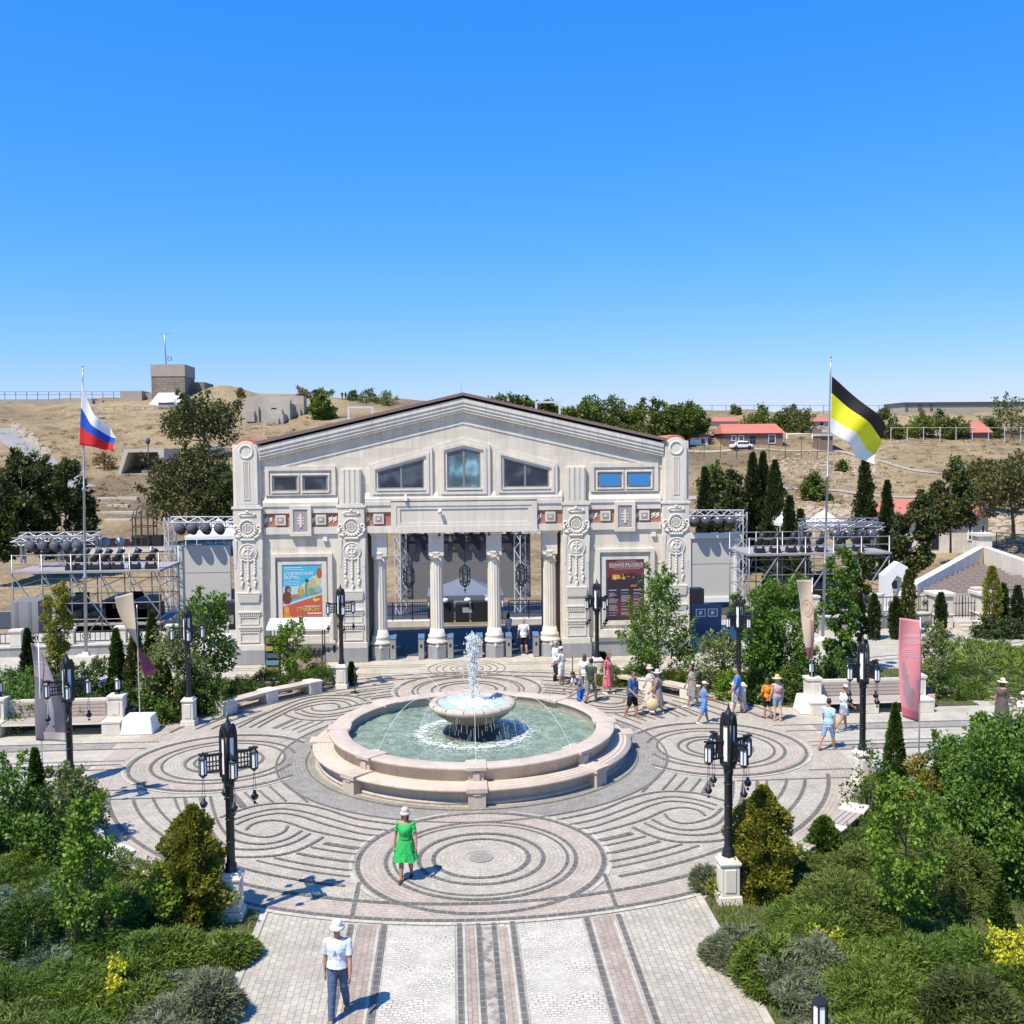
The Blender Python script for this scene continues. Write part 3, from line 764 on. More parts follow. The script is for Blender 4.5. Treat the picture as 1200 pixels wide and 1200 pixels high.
# pilasters
def pilaster(cx, wd, tall, y0):
    p = MB(); h = wd/2
    p.box(cx-h, cx+h, y0, .1, .68, 7.30)
    p.box(cx-h-.07, cx+h+.07, y0-.07, .1, 7.30, 7.42); p.box(cx-h+.03, cx+h-.03, y0-.03, .1, 7.42, 7.5)
    p.box(cx-h-.05, cx+h+.05, y0-.05, .1, .68, .95)
    if tall:
        h2 = .52
        P = [(cx+h2*math.cos(R(a)), 9.95+h2*math.sin(R(a))) for a in range(0, 181, 15)]+[(cx-h2, 7.5), (cx+h2, 7.5)]
        p.prismY(P, y0-.02, .3)
        p.prismY([(cx-h+.02, 7.5), (cx+h-.02, 7.5), (cx+h-.02, 10.3), (cx-h+.02, 10.3)], y0+.18, 3.6)
    else:
        h2 = .48
        p.box(cx-h2, cx+h2, y0+.08, .05, 7.5, 9.12)
        for k in range(4): p.box(cx-h2+.06+k*.24, cx-h2+.19+k*.24, y0+.02, y0+.08, 7.5, 9.12)
    ob = p.build('pilaster', MT['trim'], bld, bevel=.018)
    r = MB(); y = y0-.03
    if tall:
        r.torus((cx, y-.03, 9.98), .30, .05, 'Y', 28, 8)
        r.frameY([(cx-.15, 7.75), (cx+.15, 7.75), (cx+.15, 9.55), (cx-.15, 9.55)], [(cx-.11, 7.8), (cx+.11, 7.8), (cx+.11, 9.5), (cx-.11, 9.5)], y-.04, y+.02)
        for k in (-.05, .0, .05): r.box(cx+k-.012, cx+k+.012, y-.03, y+.02, 7.82, 9.48)
    # scroll, wreath, medallion, tassels
    r.tube((cx-.3, y-.04, 7.12), (cx+.3, y-.04, 7.12), .028, n=8); r.tube((cx-.3, y-.04, 7.0), (cx+.3, y-.04, 7.0), .028, n=8)
    for s in (-1, 1): r.ball((cx+s*.33, y-.04, 7.06), .07)
    r.ball((cx, y-.05, 7.2), (.09, .06, .06))
    r.torus((cx, y-.05, 6.42), .35, .05, 'Y', 26, 8, sz=1.05); r.torus((cx, y-.03, 6.42), .22, .028, 'Y', 18, 6)
    for k in range(14):
        a = R(-20+k*17); r.ball((cx+.36*math.cos(a), y-.09, 6.43+.38*math.sin(a)), (.05, .05, .035), nu=7, nv=5)
    for k in range(-2, 3):
        r.box(cx+k*.07-.012, cx+k*.07+.012, y-.05, y, 6.25, 6.59); r.box(cx-.17, cx+.17, y-.045, y, 6.42+k*.07-.012, 6.42+k*.07+.012)
    for k in range(9):
        a = R(200+k*17.5); r.ball((cx+.42*math.cos(a), y-.08, 6.42+.42*math.sin(a)), .052, nu=8, nv=5)
    for s in (-1, 1):
        r.torus((cx+s*.52, y-.05, 6.45), .09, .04, 'Y', 14, 6); r.path([(cx+s*.6, y-.03, 6.35), (cx+s*.55, y-.06, 6.1), (cx+s*.3, y-.06, 5.95)], .055, 7)
    for k in range(6): r.ball((cx-.28+k*.11, y-.05, 5.88), .07, nu=8, nv=5)
    r.torus((cx, y-.04, 5.28), .40, .032, 'Y', 30, 8); r.lathe([(0, .03), (.36, .02), (.37, 0)], (0, 0, 0), 30, M=Matrix.Translation((cx, y+.01, 5.28)) @ Matrix.Rotation(R(90), 4, 'X'))
    r.torus((cx, y-.05, 5.30), .17, .035, 'Y', 18, 6, sx=1.1, sz=.8); r.box(cx-.03, cx+.03, y-.08, y, 5.04, 5.55); r.box(cx-.14, cx+.14, y-.075, y, 5.02, 5.07); r.box(cx-.14, cx+.14, y-.075, y, 5.52, 5.57)
    for dx, zb in ((-.30, 3.75), (0, 3.5), (.30, 3.75)):
        z = 4.9
        while z > zb+.5:
            r.ball((cx+dx, y-.04, z), (.055, .05, .085), nu=8, nv=5); z -= .14
        r.path([(cx+dx, y-.03, zb+.62), (cx+dx-.05, y-.05, zb+.4), (cx+dx+.05, y-.05, zb+.2), (cx+dx, y-.04, zb)], .045, 6)
        r.ball((cx+dx, y-.04, zb), (.06, .05, .12), nu=8, nv=5)
    for s in (-1, 1):
        r.taper((cx+s*(wd/2-.06), y+.05, 4.55), (.1, .1), (.2, .2), 1.3)
    for zc in (3.35, 2.45, 1.75):
        r.box(cx-wd/2+.12, cx+wd/2-.12, y-.12, y+.03, zc, zc+.07)
        for k in range(11): r.box(cx-.46+k*.09, cx-.46+k*.09+.055, y-.075, y, zc-.14, zc)
    r.taper((cx, y-.03, 2.95), (.9, .1), (1.0, .3), .35)
    for z0_, z1_ in ((1.05, 1.55), (1.9, 2.28)): r.frameY([(cx-.45, z0_), (cx+.45, z0_), (cx+.45, z1_), (cx-.45, z1_)], [(cx-.4, z0_+.05), (cx+.4, z0_+.05), (cx+.4, z1_-.05), (cx-.4, z1_-.05)], y-.04, y+.01)
    r.build('carved_relief', MT['relief'], ob)
for s in (1, -1):
    pilaster(s*10.1, 1.3, True, -.55); pilaster(s*5.3, 1.22, False, -.45)
    k = MB(); k.lathe([(0, 0), (.6, 0), (.6, 3.7), (0, 3.7)], (0, 0, 0), 16, smooth=False, a0=0, a1=PI, M=Matrix.Translation((s*10.1, -.2, 10.0)) @ Matrix.Rotation(R(-90), 4, 'X') @ Matrix.Scale(-1, 4, (0, 1, 0)))
    k.build('vault_cap', MT['tile'], bld)
# columns
for i, cx in enumerate((-4.05, -1.36, 1.40, 4.08)):
    k = MB(); cy = .55
    k.lathe([(.56, 0), (.56, .62), (.50, .66), (.50, .74)], (cx, cy, 0), 8, 1, False)
    k.lathe([(.53, .74), (.53, .82), (.47, .86), (.43, 1.0), (.45, 1.03), (.45, 1.09), (.37, 1.16), (.335, 1.42)], (cx, cy, 0), 16, 0, True)
    k.lathe([(.315, 1.42), (.305, 4.7), (.285, 4.78)], (cx, cy, 0), 64, 0, False, fl=lambda j: 1-.085*abs(math.sin(j*PI/4)))
    k.lathe([(.36, 4.78), (.36, 4.92), (.33, 4.95)], (cx, cy, 0), 20)
    k.box(cx-.36, cx+.36, cy-.36, cy+.36, 4.95, 5.95); k.taper((cx, cy, 5.95), (.74, .74), (.95, .95), .14); k.box(cx-.5, cx+.5, cy-.5, cy+.5, 6.09, 6.168)
    ob = k.build('column', [MT['trim'], MT['plinth']], bld)
    r = MB(); yy = cy-.37
    r.ball((cx, yy+.01, 5.08), (.10, .03, .08)); r.ball((cx-.11, yy+.01, 5.10), (.06, .03, .055)); r.ball((cx+.11, yy+.01, 5.10), (.06, .03, .055))
    r.path([(cx-.3, yy-.02, 5.02), (cx-.15, yy-.05, 4.86), (cx, yy-.05, 4.92), (cx+.16, yy-.05, 4.84), (cx+.3, yy-.02, 4.6)], .026, 7)
    r.add([(cx-.09, cy-.56, .66), (cx, cy-.565, .55), (cx+.09, cy-.56, .66), (cx, cy-.565, .78)], [(0, 1, 2, 3)])
    r.build('capital_ornament', MT['relief'], ob)
# bay frames round the two posters
for s in (1, -1):
    c = s*7.66; q = MB()
    q.frameY([(c-1.42, 1.05), (c+1.42, 1.05), (c+1.42, 5.18), (c-1.42, 5.18)], [(c-1.22, 1.3), (c+1.22, 1.3), (c+1.22, 5.02), (c-1.22, 5.02)], -.34, 0)
    q.frameY([(c-1.14, 1.5), (c+1.14, 1.5), (c+1.14, 4.82), (c-1.14, 4.82)], [(c-.93, 1.72), (c+.93, 1.72), (c+.93, 4.66), (c-.93, 4.66)], -.16, 0)
    q.box(c-1.5, c+1.5, -.4, 0, .92, 1.045)
    q.build('poster_frame', MT['trim'], bld)
q = MB()
for s in (1, -1):
    x0, x1 = sorted((s*6.0, s*9.4)); q.box(x0, x1, -.16, .0, .705, .9).cut()
q.parts('skirting', MT['trim'], bld)

# the trim stands in low relief
for ob in bld.children_recursive:
    if ob.type == 'MESH' and not ob.name.startswith(('column', 'capital_ornament', 'roof', 'lightning')):
        for v in ob.data.vertices:
            if v.co.y < 0: v.co.y *= .5

# posters
def poster_left():
    c, y = -7.66, -.05
    w0, w1, h0, h1 = c-.93, c+.93, 1.72, 4.66
    t = thing('poster', 'blue and red festival poster showing costumed figures under a slanted white stripe', 'poster', (c, BY+y, h0))
    W, Hh = 1.86, 2.94
    def q(name, pts, col, d):
        b = MB(); b.prismY([(x*W-W/2, z*Hh) for x, z in pts], -.004-d*.14-.002, -.002-d*.14)
        return b.build(name, M_plain('poster_'+name, col, .5, var=.06), t)
    q('sky_field', [(0, 0), (1, 0), (1, 1), (0, 1)], (.06, .40, .56), .004)
    q('pale_field', [(0, .48), (1, .60), (1, .86), (.75, .80), (.45, .66), (0, .64)], (.42, .58, .62), .012)
    q('red_field', [(0, 0), (1, 0), (1, .515), (0, .325)], (.52, .10, .06), .02)
    q('slanted_stripe', [(0, .325), (1, .515), (1, .545), (0, .355)], (.5, .55, .55), .028)
    def fig(name, cx, cz, rx, rz, col, d):
        q(name, [(cx+rx*math.cos(R(a)), cz+rz*math.sin(R(a))) for a in range(0, 360, 24)], col, d)
    for i, (cx, cz, rx, rz, col) in enumerate(((.12, .47, .12, .11, (.16, .05, .03)), (.14, .60, .08, .06, (.10, .04, .03)), (.16, .59, .04, .035, (.42, .2, .12)), (.32, .49, .12, .035, (.42, .17, .07)),
            (.46, .57, .08, .09, (.45, .30, .06)), (.47, .62, .035, .035, (.6, .38, .2)), (.61, .61, .05, .12, (.22, .24, .09)), (.62, .74, .05, .03, (.04, .08, .06)), (.66, .60, .03, .09, (.48, .42, .2)),
            (.80, .58, .16, .07, (.16, .30, .22)), (.78, .70, .12, .08, (.42, .42, .22)), (.90, .74, .06, .09, (.6, .5, .2)), (.93, .86, .07, .09, (.40, .09, .03)), (.90, .60, .10, .05, (.25, .42, .36)))):
        fig('painted_figure', cx, cz, rx, rz, col, .032+.003*i)
    for i, (cx, cz, rx, rz, col) in enumerate(((.10, .16, .08, .13, (.62, .26, .02)), (.16, .08, .12, .10, (.66, .33, .03)), (.10, .28, .06, .05, (.6, .35, .1)))):
        fig('painted_robe', cx, cz, rx, rz, col, .032+.003*i)
    q('small_emblem', [(.75, .44), (.8, .40), (.87, .41), (.95, .44), (.88, .455), (.84, .44), (.8, .47)], (.75, .5, .05), .034)
    wt = M_plain('poster_white_ink', (.8, .82, .84), .5, var=.02); yl = M_plain('poster_gold_ink', (.72, .55, .12), .5, var=.02)
    def tx(s, x, z, size, m, sx=1.0): text(s, size, m, t, Matrix.Translation((x*W-W/2, -.016, z*Hh)) @ Matrix.Rotation(R(90), 4, 'X'), sx=sx)
    tx('«ТАВРИЧЕСКИЙ', .05, .83, .21, wt, .80); tx('ВОЯЖ»', .05, .765, .23, wt, .9); tx('ГРИФОН', .36, .245, .30, yl, .80)
    b = MB()
    for (x0, x1, z, th) in ((.06, .5, .945, .008), (.06, .55, .915, .006), (.06, .45, .725, .005), (.06, .5, .70, .005), (.06, .42, .675, .005), (.55, .95, .325, .008), (.62, .97, .205, .016), (.36, .97, .165, .004), (.5, .97, .145, .004), (.8, .97, .09, .005)):
        b.box(x0*W-W/2, x1*W-W/2, -.017, -.0145, z*Hh, (z+th)*Hh)
    b.build('fine_print', wt, t)
poster_left()
def poster_right():
    c, y = 7.73, -.05
    t = thing('poster', 'dark red festival poster with golden ruins and a white programme list', 'poster', (c, BY+y, 1.72))
    W, Hh = 1.86, 2.94
    def q(name, pts, col, d):
        b = MB(); b.prismY([(x*W-W/2, z*Hh) for x, z in pts], -.004-d*.14-.002, -.002-d*.14)
        return b.build(name, M_plain('programme_'+name, col, .5, var=.1, sc=2), t)
    q('red_field', [(0, 0), (1, 0), (1, 1), (0, 1)], (.16, .03, .035), .004)
    q('dark_field', [(0, 0), (1, 0), (1, .72), (.6, .78), (.3, .74), (0, .70)], (.035, .022, .035), .012)
    q('dark_red_field', [(.15, .08), (.8, .0), (1, .3), (.9, .42), (.4, .38), (.1, .2)], (.10, .025, .035), .018)
    for i, (x0, x1, z0, z1, col) in enumerate(((.12, .36, .68, .745, (.55, .30, .05)), (.17, .25, .67, .72, (.7, .45, .1)), (.38, .48, .675, .72, (.6, .34, .07)), (.4, .42, .70, .75, (.5, .3, .08)), (.5, .6, .71, .722, (.4, .2, .06)), (.65, .72, .69, .72, (.32, .12, .06)), (.6, .78, .55, .575, (.45, .15, .05)))):
        q('painted_ruin', [(x0, z0), (x1, z0), (x1-.03, z1), (x0+.03, z1+.01)], col, .022+.003*i)
    wt = M_plain('programme_white_ink', (.72, .68, .68), .5, var=.02); gd = M_plain('programme_gold_ink', (.55, .36, .2), .5, var=.02)
    def tx(s, x, z, size, m, sx=1.0): text(s, size, m, t, Matrix.Translation((x*W-W/2, -.0145, z*Hh)) @ Matrix.Rotation(R(90), 4, 'X'), align='CENTER', sx=sx)
    tx('НОВЫЙ ХЕРСОНЕС', .5, .955, .10, gd); tx('БОЛЬШОЙ ФЕСТИВАЛЬ', .5, .905, .15, wt, .95); tx('ИСКУССТВ В ХЕРСОНЕСЕ', .5, .865, .15, wt, .86)
    b = MB(); rr = random.Random(3)
    b.box(-.35*W, .35*W, -.013, -.0115, .84*Hh, .846*Hh)
    for cx in (.04, .36, .68):
        z = .49
        b.box(cx*W-W/2, (cx+.2)*W-W/2, -.013, -.0115, z*Hh, (z+.014)*Hh); z -= .045
        while z > .08:
            b.box(cx*W-W/2, (cx+rr.uniform(.12, .26))*W-W/2, -.013, -.0115, z*Hh, (z+.006)*Hh)
            z -= .017 if rr.random() < .75 else .04
    b.build('programme_list', M_plain('programme_grey_ink', (.42, .40, .42), .5, var=.02), t)
poster_right()

# lanterns hanging in the openings
def hanging_lantern(name, label, x):
    t = thing(name, label, 'lantern', (x, BY+.55, 3.35), 0, 'lanterns hanging in the gate')
    b = MB(); b.tube((0, 0, 1.0), (0, 0, 2.8), .015); b.build('chain', MT['iron'], t)
    b = MB()
    for z0, z1, r0, r1 in ((0, .12, .03, .16), (.98, 1.12, .2, .03)): b.lathe([(r0, z0), (r1, z1)], (0, 0, 0), 6, 0, False)
    for k in range(6):
        a = 2*PI*k/6
        pts = [(.16, .12), (.24, .3), (.24, .82), (.2, .98)]
        for (ra, za), (rb_, zb_) in zip(pts, pts[1:]): b.tube((ra*math.cos(a), ra*math.sin(a), za), (rb_*math.cos(a), rb_*math.sin(a), zb_), .03, n=5)
    for z in (.3, .82): b.torus((0, 0, z), .24, .025, 'Z', 6, 5)
    b.ball((0, 0, -.12), .06); b.tube((0, 0, -.1), (0, 0, .05), .015); b.ball((0, 0, -.24), .03)
    b.build('cage', MT['iron'], t)
    b = MB(); b.lathe([(.1, .2), (.17, .32), (.17, .8), (.12, .93)], (0, 0, 0), 6, 0, False); b.build('lantern_glass', M_plain('smoked_glass', (.16, .17, .18), .3), t)
    return t
for x, l in ((-2.68, 'black iron lantern hanging between the first and second columns, by the truss tower'), (.0, 'black iron lantern hanging above the blue grey tent'), (2.74, 'black iron lantern hanging between the third and fourth columns')): hanging_lantern('hanging_lantern', l, x)
# turnstile posts
def turnstile(x, y, label):
    t = thing('turnstile', label, 'turnstile', (x, y, 0), 0, 'turnstile posts across the gate')
    b = MB(); b.box(-.14, .14, -.3, .3, .02, 1.0); b.build('housing', M_plain('brushed_steel', (.42, .41, .40), .35, .6, .1, 6), t, bevel=.02)
    b = MB(); b.add([(-.15, -.33, 1.0), (.15, -.33, 1.0), (.15, .32, 1.0), (-.15, .32, 1.0), (-.15, -.33, 1.03), (.15, -.33, 1.03), (.15, .32, 1.13), (-.15, .32, 1.13)], [(3, 2, 1, 0), (4, 5, 6, 7), (0, 1, 5, 4), (1, 2, 6, 5), (2, 3, 7, 6), (3, 0, 4, 7)])
    b.build('reader_lid', M_plain('blue_reader', (.10, .16, .24), .3), t)
    b = MB(); b.box(-.05, .05, -.305, -.299, .55, .72); b.build('reader_panel', MT['black'], t)
    b = MB(); b.tube((.14, -.1, .62), (.34, -.1, .60), .02); b.build('barrier_arm', MT['steel'], t)
for i, (px, l) in enumerate(((461, 'steel turnstile post just right of the first column'), (494, 'steel turnstile post just left of the second column'), (528, 'steel turnstile post just right of the second column'), (562, 'steel turnstile post behind the fountain jet'), (596, 'steel turnstile post just right of the third column'), (628, 'steel turnstile post between the white shirted visitor and the fourth column'))):
    p = pl(px, 765, BY+.4); turnstile(p.x, BY+.4, l)
# ------------------------------------------------------------------ fountain
ft = thing('fountain', 'round sandstone fountain with a raised bowl and ring of bench seats, filled with green water', 'fountain', (0, FY, 0))
WS = M_paver('fountain_sandstone', (.60, .47, .385), (.56, .44, .355), (.40, .31, .25), .62, 1.5, .006, 0, False, .4, (.52, .41, .33))
SE = M_stone('fountain_sandstone_blocks', (.55, .46, .38), .8, 3.0, .006, .7, .06)
b = MB()
b.lathe([(5.02, 0), (5.02, .10), (4.94, .10), (4.94, .34), (5.06, .37), (5.18, .41), (5.20, .45), (5.20, .50), (4.52, .53)], n=128)
b.build('seat_ring', SE, ft)
b = MB()
for k in range(3): b.lathe([(4.70+k*.14, .524-.006*k-.002), (4.70+k*.14, .532-.006*k), (4.76+k*.14, .53-.006*k), (4.76+k*.14, .52-.006*k)], n=128, smooth=False)
b.build('seat_slat', M_plain('pale_seat_slat', (.58, .47, .375), .7, var=.1), ft)
b = MB()
b.lathe([(4.53, .5), (4.53, .80), (4.58, .83), (4.64, .86), (4.66, .94), (4.62, .955), (4.12, .955), (4.06, .94), (4.05, .90), (4.12, .86), (4.12, .2)], n=128)
b.build('basin_rim', SE, ft)
bk, bs = MB(), MB()
for k in range(8):
    M = Matrix.Rotation(k*PI/4-PI/2, 4, 'Z')
    bk.box(3.98, 4.74, -.30, .30, .88, .985, M=M); bk.box(4.5, 4.64, -.22, .22, .5, .875, M=M); bk.box(4.6, 4.69, -.1, .1, .52, .83, M=M).cut()
    bs.box(4.55, 5.32, -.30, .30, .43, .575, M=M); bs.box(4.6, 5.27, -.25, .25, 0, .43, M=M); bs.box(5.2, 5.30, -.12, .12, .35, .5, M=M).cut()
bk.parts('rim_block', SE, ft, bevel=.012); bs.parts('seat_block', SE, ft, bevel=.012)
# water
def water_mat():
    m, n, bb = newmat('fountain_water'); p = worldpos(n)
    a = noise(n, p, 2.6, 6, .65); c = noise(n, p, 7.5, 4, .6)
    sp = ramp(n, c, [(.60, 0.0), (.68, 1.0)])
    col = mixc(n, ramp(n, a, [(.35, 0.0), (.65, 1.0)]), (.13, .20, .155), (.30, .37, .29))
    n.links.new(col, bb.inputs['Base Color']); bb.inputs['Roughness'].default_value = .07; bb.inputs['IOR'].default_value = 1.33
    ad = N(n, 'ShaderNodeMath', operation='ADD'); n.links.new(a, ad.inputs[0]); n.links.new(c, ad.inputs[1])
    bump(n, bb, ad.outputs[0], .10, 1.0)
    return m
b = MB(); rr = random.Random(5); vs = []; fs = []; NR, NA = 42, 150
for j in range(NR+1):
    r = .5+(4.11-.5)*j/NR
    for i in range(NA):
        a = 2*PI*i/NA; x, y = r*math.cos(a), r*math.sin(a)
        z = .62+.014*math.sin(9*x+3*math.sin(4*y))+.012*math.sin(11*y-5*math.sin(3*x))+.012*math.sin(26*r)*math.exp(-(r-1.6)**2*1.2)+.008*math.sin(17*x+13*y)
        vs.append((x, y, z))
fs = [(j*NA+i, (j+1)*NA+i, (j+1)*NA+(i+1) % NA, j*NA+(i+1) % NA) for j in range(NR) for i in range(NA)]
b.add(vs, fs, 0, True); b.build('water', water_mat(), ft)
FOAM = M_plain('white_foam', (.80, .83, .85), .35, var=.05, sc=20)
def foam_glass():
    m, n, bb = newmat('water_spray'); bb.inputs['Base Color'].default_value = (.92, .93, .93, 1); bb.inputs['Roughness'].default_value = .12
    tr = n.nodes.new('ShaderNodeBsdfTranslucent'); tr.inputs[0].default_value = (.92, .93, .93, 1)
    mx = n.nodes.new('ShaderNodeMixShader'); mx.inputs[0].default_value = .5; n.links.new(bb.outputs[0], mx.inputs[1]); n.links.new(tr.outputs[0], mx.inputs[2])
    tp = n.nodes.new('ShaderNodeBsdfTransparent'); m2 = n.nodes.new('ShaderNodeMixShader'); m2.inputs[0].default_value = .12
    n.links.new(mx.outputs[0], m2.inputs[1]); n.links.new(tp.outputs[0], m2.inputs[2]); n.links.new(m2.outputs[0], n.nodes['Material Output'].inputs[0]); return m
SPRAY = foam_glass()
# bowl
b = MB()
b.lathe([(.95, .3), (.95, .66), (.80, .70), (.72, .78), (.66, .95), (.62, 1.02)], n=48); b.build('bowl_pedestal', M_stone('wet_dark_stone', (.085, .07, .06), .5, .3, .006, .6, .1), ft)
b = MB()
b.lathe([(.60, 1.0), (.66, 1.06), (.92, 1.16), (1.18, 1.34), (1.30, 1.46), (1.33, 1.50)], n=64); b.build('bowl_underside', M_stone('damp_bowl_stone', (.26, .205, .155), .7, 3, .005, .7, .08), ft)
b = MB()
b.lathe([(1.33, 1.49), (1.40, 1.52), (1.43, 1.58), (1.43, 1.64), (1.38, 1.70), (1.24, 1.715), (1.17, 1.69), (1.15, 1.60), (1.0, 1.5), (.5, 1.4)], n=64)
bl = b.build('bowl_rim', SE, ft)
b = MB()
for k in range(14):
    M = Matrix.Rotation(k*2*PI/14, 4, 'Z'); b.box(1.16, 1.436, -.006, .006, 1.56, 1.716, M=M)
b.build('rim_joint', M_plain('rim_joint_mortar', (.30, .24, .19), .9), bl)
b = MB(); vs = []
for j in range(15):
    r = 1.17*j/14
    for i in range(60):
        a = 2*PI*i/60; x, y = r*math.cos(a), r*math.sin(a)
        vs.append((x, y, 1.66+.02*math.sin(13*x+5*y)+.018*math.sin(17*y-6*x)+.06*math.exp(-r*r*5)))
b.add(vs, [(j*60+i, (j+1)*60+i, (j+1)*60+(i+1) % 60, j*60+(i+1) % 60) for j in range(14) for i in range(60)], 0, True)
b.build('bowl_water', M_plain('pale_aerated_water', (.42, .55, .57), .12, var=.18, sc=5, bmp=.05), ft)
# jet, foam and droplets
rr = random.Random(11); b = MB()
def blob(p, r, k=1.0):
    b.ball(p, (r*rr.uniform(.7, 1.2), r*rr.uniform(.7, 1.2), r*rr.uniform(.8, 1.6)*k), nu=7, nv=5)
b.lathe([(.045, 1.6), (.05, 2.2), (.055, 2.8), (.075, 3.3)], n=10)
for i in range(1900):
    t = rr.random(); z = 1.75+2.1*t; s = .03+.075*t**1.5-.03*max(0, t-.8)
    blob((rr.gauss(0, s), rr.gauss(0, s), z), rr.uniform(.007, .022)*(.7+.4*t), 1.8)
for i in range(500): blob((rr.gauss(.01, .06), rr.gauss(0, .06), rr.triangular(3.2, 4.0, 3.5)), rr.uniform(.008, .026), 1.4)
b.build('jet', SPRAY, ft)
b = MB()
for i in range(420):
    t = rr.random(); z = 1.75+2.1*t; a = rr.uniform(0, 2*PI); q = abs(rr.gauss(0, .16))+.06
    blob((q*math.cos(a)+.09, q*math.sin(a), z), rr.uniform(.006, .02), 1.3)
b.build('droplets', SPRAY, ft)
b = MB()
vs = []
for j in range(31):
    for i in range(90):
        a = 2*PI*i/90; q = .95*j/30; x, y = q*math.cos(a)*1.15, q*math.sin(a); k = math.exp(-q*q*5)
        h = (.5+.5*math.sin(19*x+4*math.sin(13*y)))*(.5+.5*math.sin(23*y-5*math.sin(11*x)))
        vs.append((x, y, 1.655+k*(.06+.11*h)+.05*h*(1-q/.95)-.045*(q/.95)**3))
b.add(vs, [(j*90+i, (j+1)*90+i, (j+1)*90+(i+1) % 90, j*90+(i+1) % 90) for j in range(30) for i in range(90)], 0, True)
for i in range(160):
    a = rr.uniform(0, 2*PI); q = abs(rr.gauss(0, .36)); blob((q*math.cos(a)*1.35, q*math.sin(a), 1.70+.10*math.exp(-q*q*6)), rr.uniform(.008, .028), .7)
b.build('bowl_foam', FOAM, ft)
b = MB()
for i in range(700):
    a = rr.uniform(0, 2*PI); q = rr.gauss(1.78, .13)+(.10 if rr.random() < .2 else 0); blob((q*math.cos(a), q*math.sin(a), .635), rr.uniform(.005, .024), .5)
for i in range(260):
    a = rr.uniform(0, 2*PI); q = rr.uniform(1.0, 2.1); blob((q*math.cos(a), q*math.sin(a), .63), rr.uniform(.005, .025), .5)
b.build('splash_ring', FOAM, ft)
def foam_patch():
    m, n, bb = newmat('broken_foam'); bb.inputs['Base Color'].default_value = (.85, .87, .87, 1); bb.inputs['Roughness'].default_value = .5
    p = worldpos(n); a = noise(n, p, 6, 6, .75); sx = n.nodes.new('ShaderNodeVectorMath'); sx.operation = 'DISTANCE'; n.links.new(p, sx.inputs[0]); sx.inputs[1].default_value = (0, FY, .66)
    r = ramp(n, sx.outputs['Value'], [(0, 0.0), (1, 0.0)]); mr = n.nodes.new('ShaderNodeMapRange'); n.links.new(sx.outputs['Value'], mr.inputs[0]); mr.inputs[1].default_value = 1.2; mr.inputs[2].default_value = 2.45
    fall = ramp(n, mr.outputs[0], [(0, 0.0), (.46, .17), (.62, 0.03), (1, 0.0)])
    ad = N(n, 'ShaderNodeMath', operation='ADD'); n.links.new(a, ad.inputs[0]); n.links.new(fall, ad.inputs[1])
    f = ramp(n, ad.outputs[0], [(.57, 0.0), (.72, .85)]); tp = n.nodes.new('ShaderNodeBsdfTransparent'); mx = n.nodes.new('ShaderNodeMixShader')
    n.links.new(f, mx.inputs[0]); n.links.new(tp.outputs[0], mx.inputs[1]); n.links.new(bb.outputs[0], mx.inputs[2]); n.links.new(mx.outputs[0], n.nodes['Material Output'].inputs[0]); return m
b = MB(); b.lathe([(1.1, .672), (2.5, .672)], n=64); b.f = [f for f in b.f if len(f) == 4]; b.m = b.m[:len(b.f)]; b.sm = b.sm[:len(b.f)]
b.build('foam_patch', foam_patch(), ft)
b = MB()
for i in range(170):                        # thin curtain falling from the bowl lip
    a = rr.uniform(0, 2*PI); z1 = rr.uniform(.9, 1.55); z0 = z1-rr.uniform(.08, .4)
    def q(z): return 1.44+.34*math.sqrt(max(0, (1.6-z)/.97))
    z0 = max(.64, z0); b.tube((q(z1)*math.cos(a), q(z1)*math.sin(a), z1), (q(z0)*math.cos(a), q(z0)*math.sin(a), z0), rr.uniform(.0015, .0038), n=4)
b.build('falling_water', SPRAY, ft)
b = MB()
for k in range(8):
    a = k*PI/4-PI/2; pts = []
    for i in range(23):
        t = i/22; r = 4.1-(4.1-1.35)*t; z = 1.0+4*.85*t*(1-t)+.72*t
        pts.append((r*math.cos(a), r*math.sin(a), z))
    b.path(pts, .0065, 5)
    b.ball((4.1*math.cos(a), 4.1*math.sin(a), 1.0), .04).cut()
b.parts('arching_jet', SPRAY, ft)

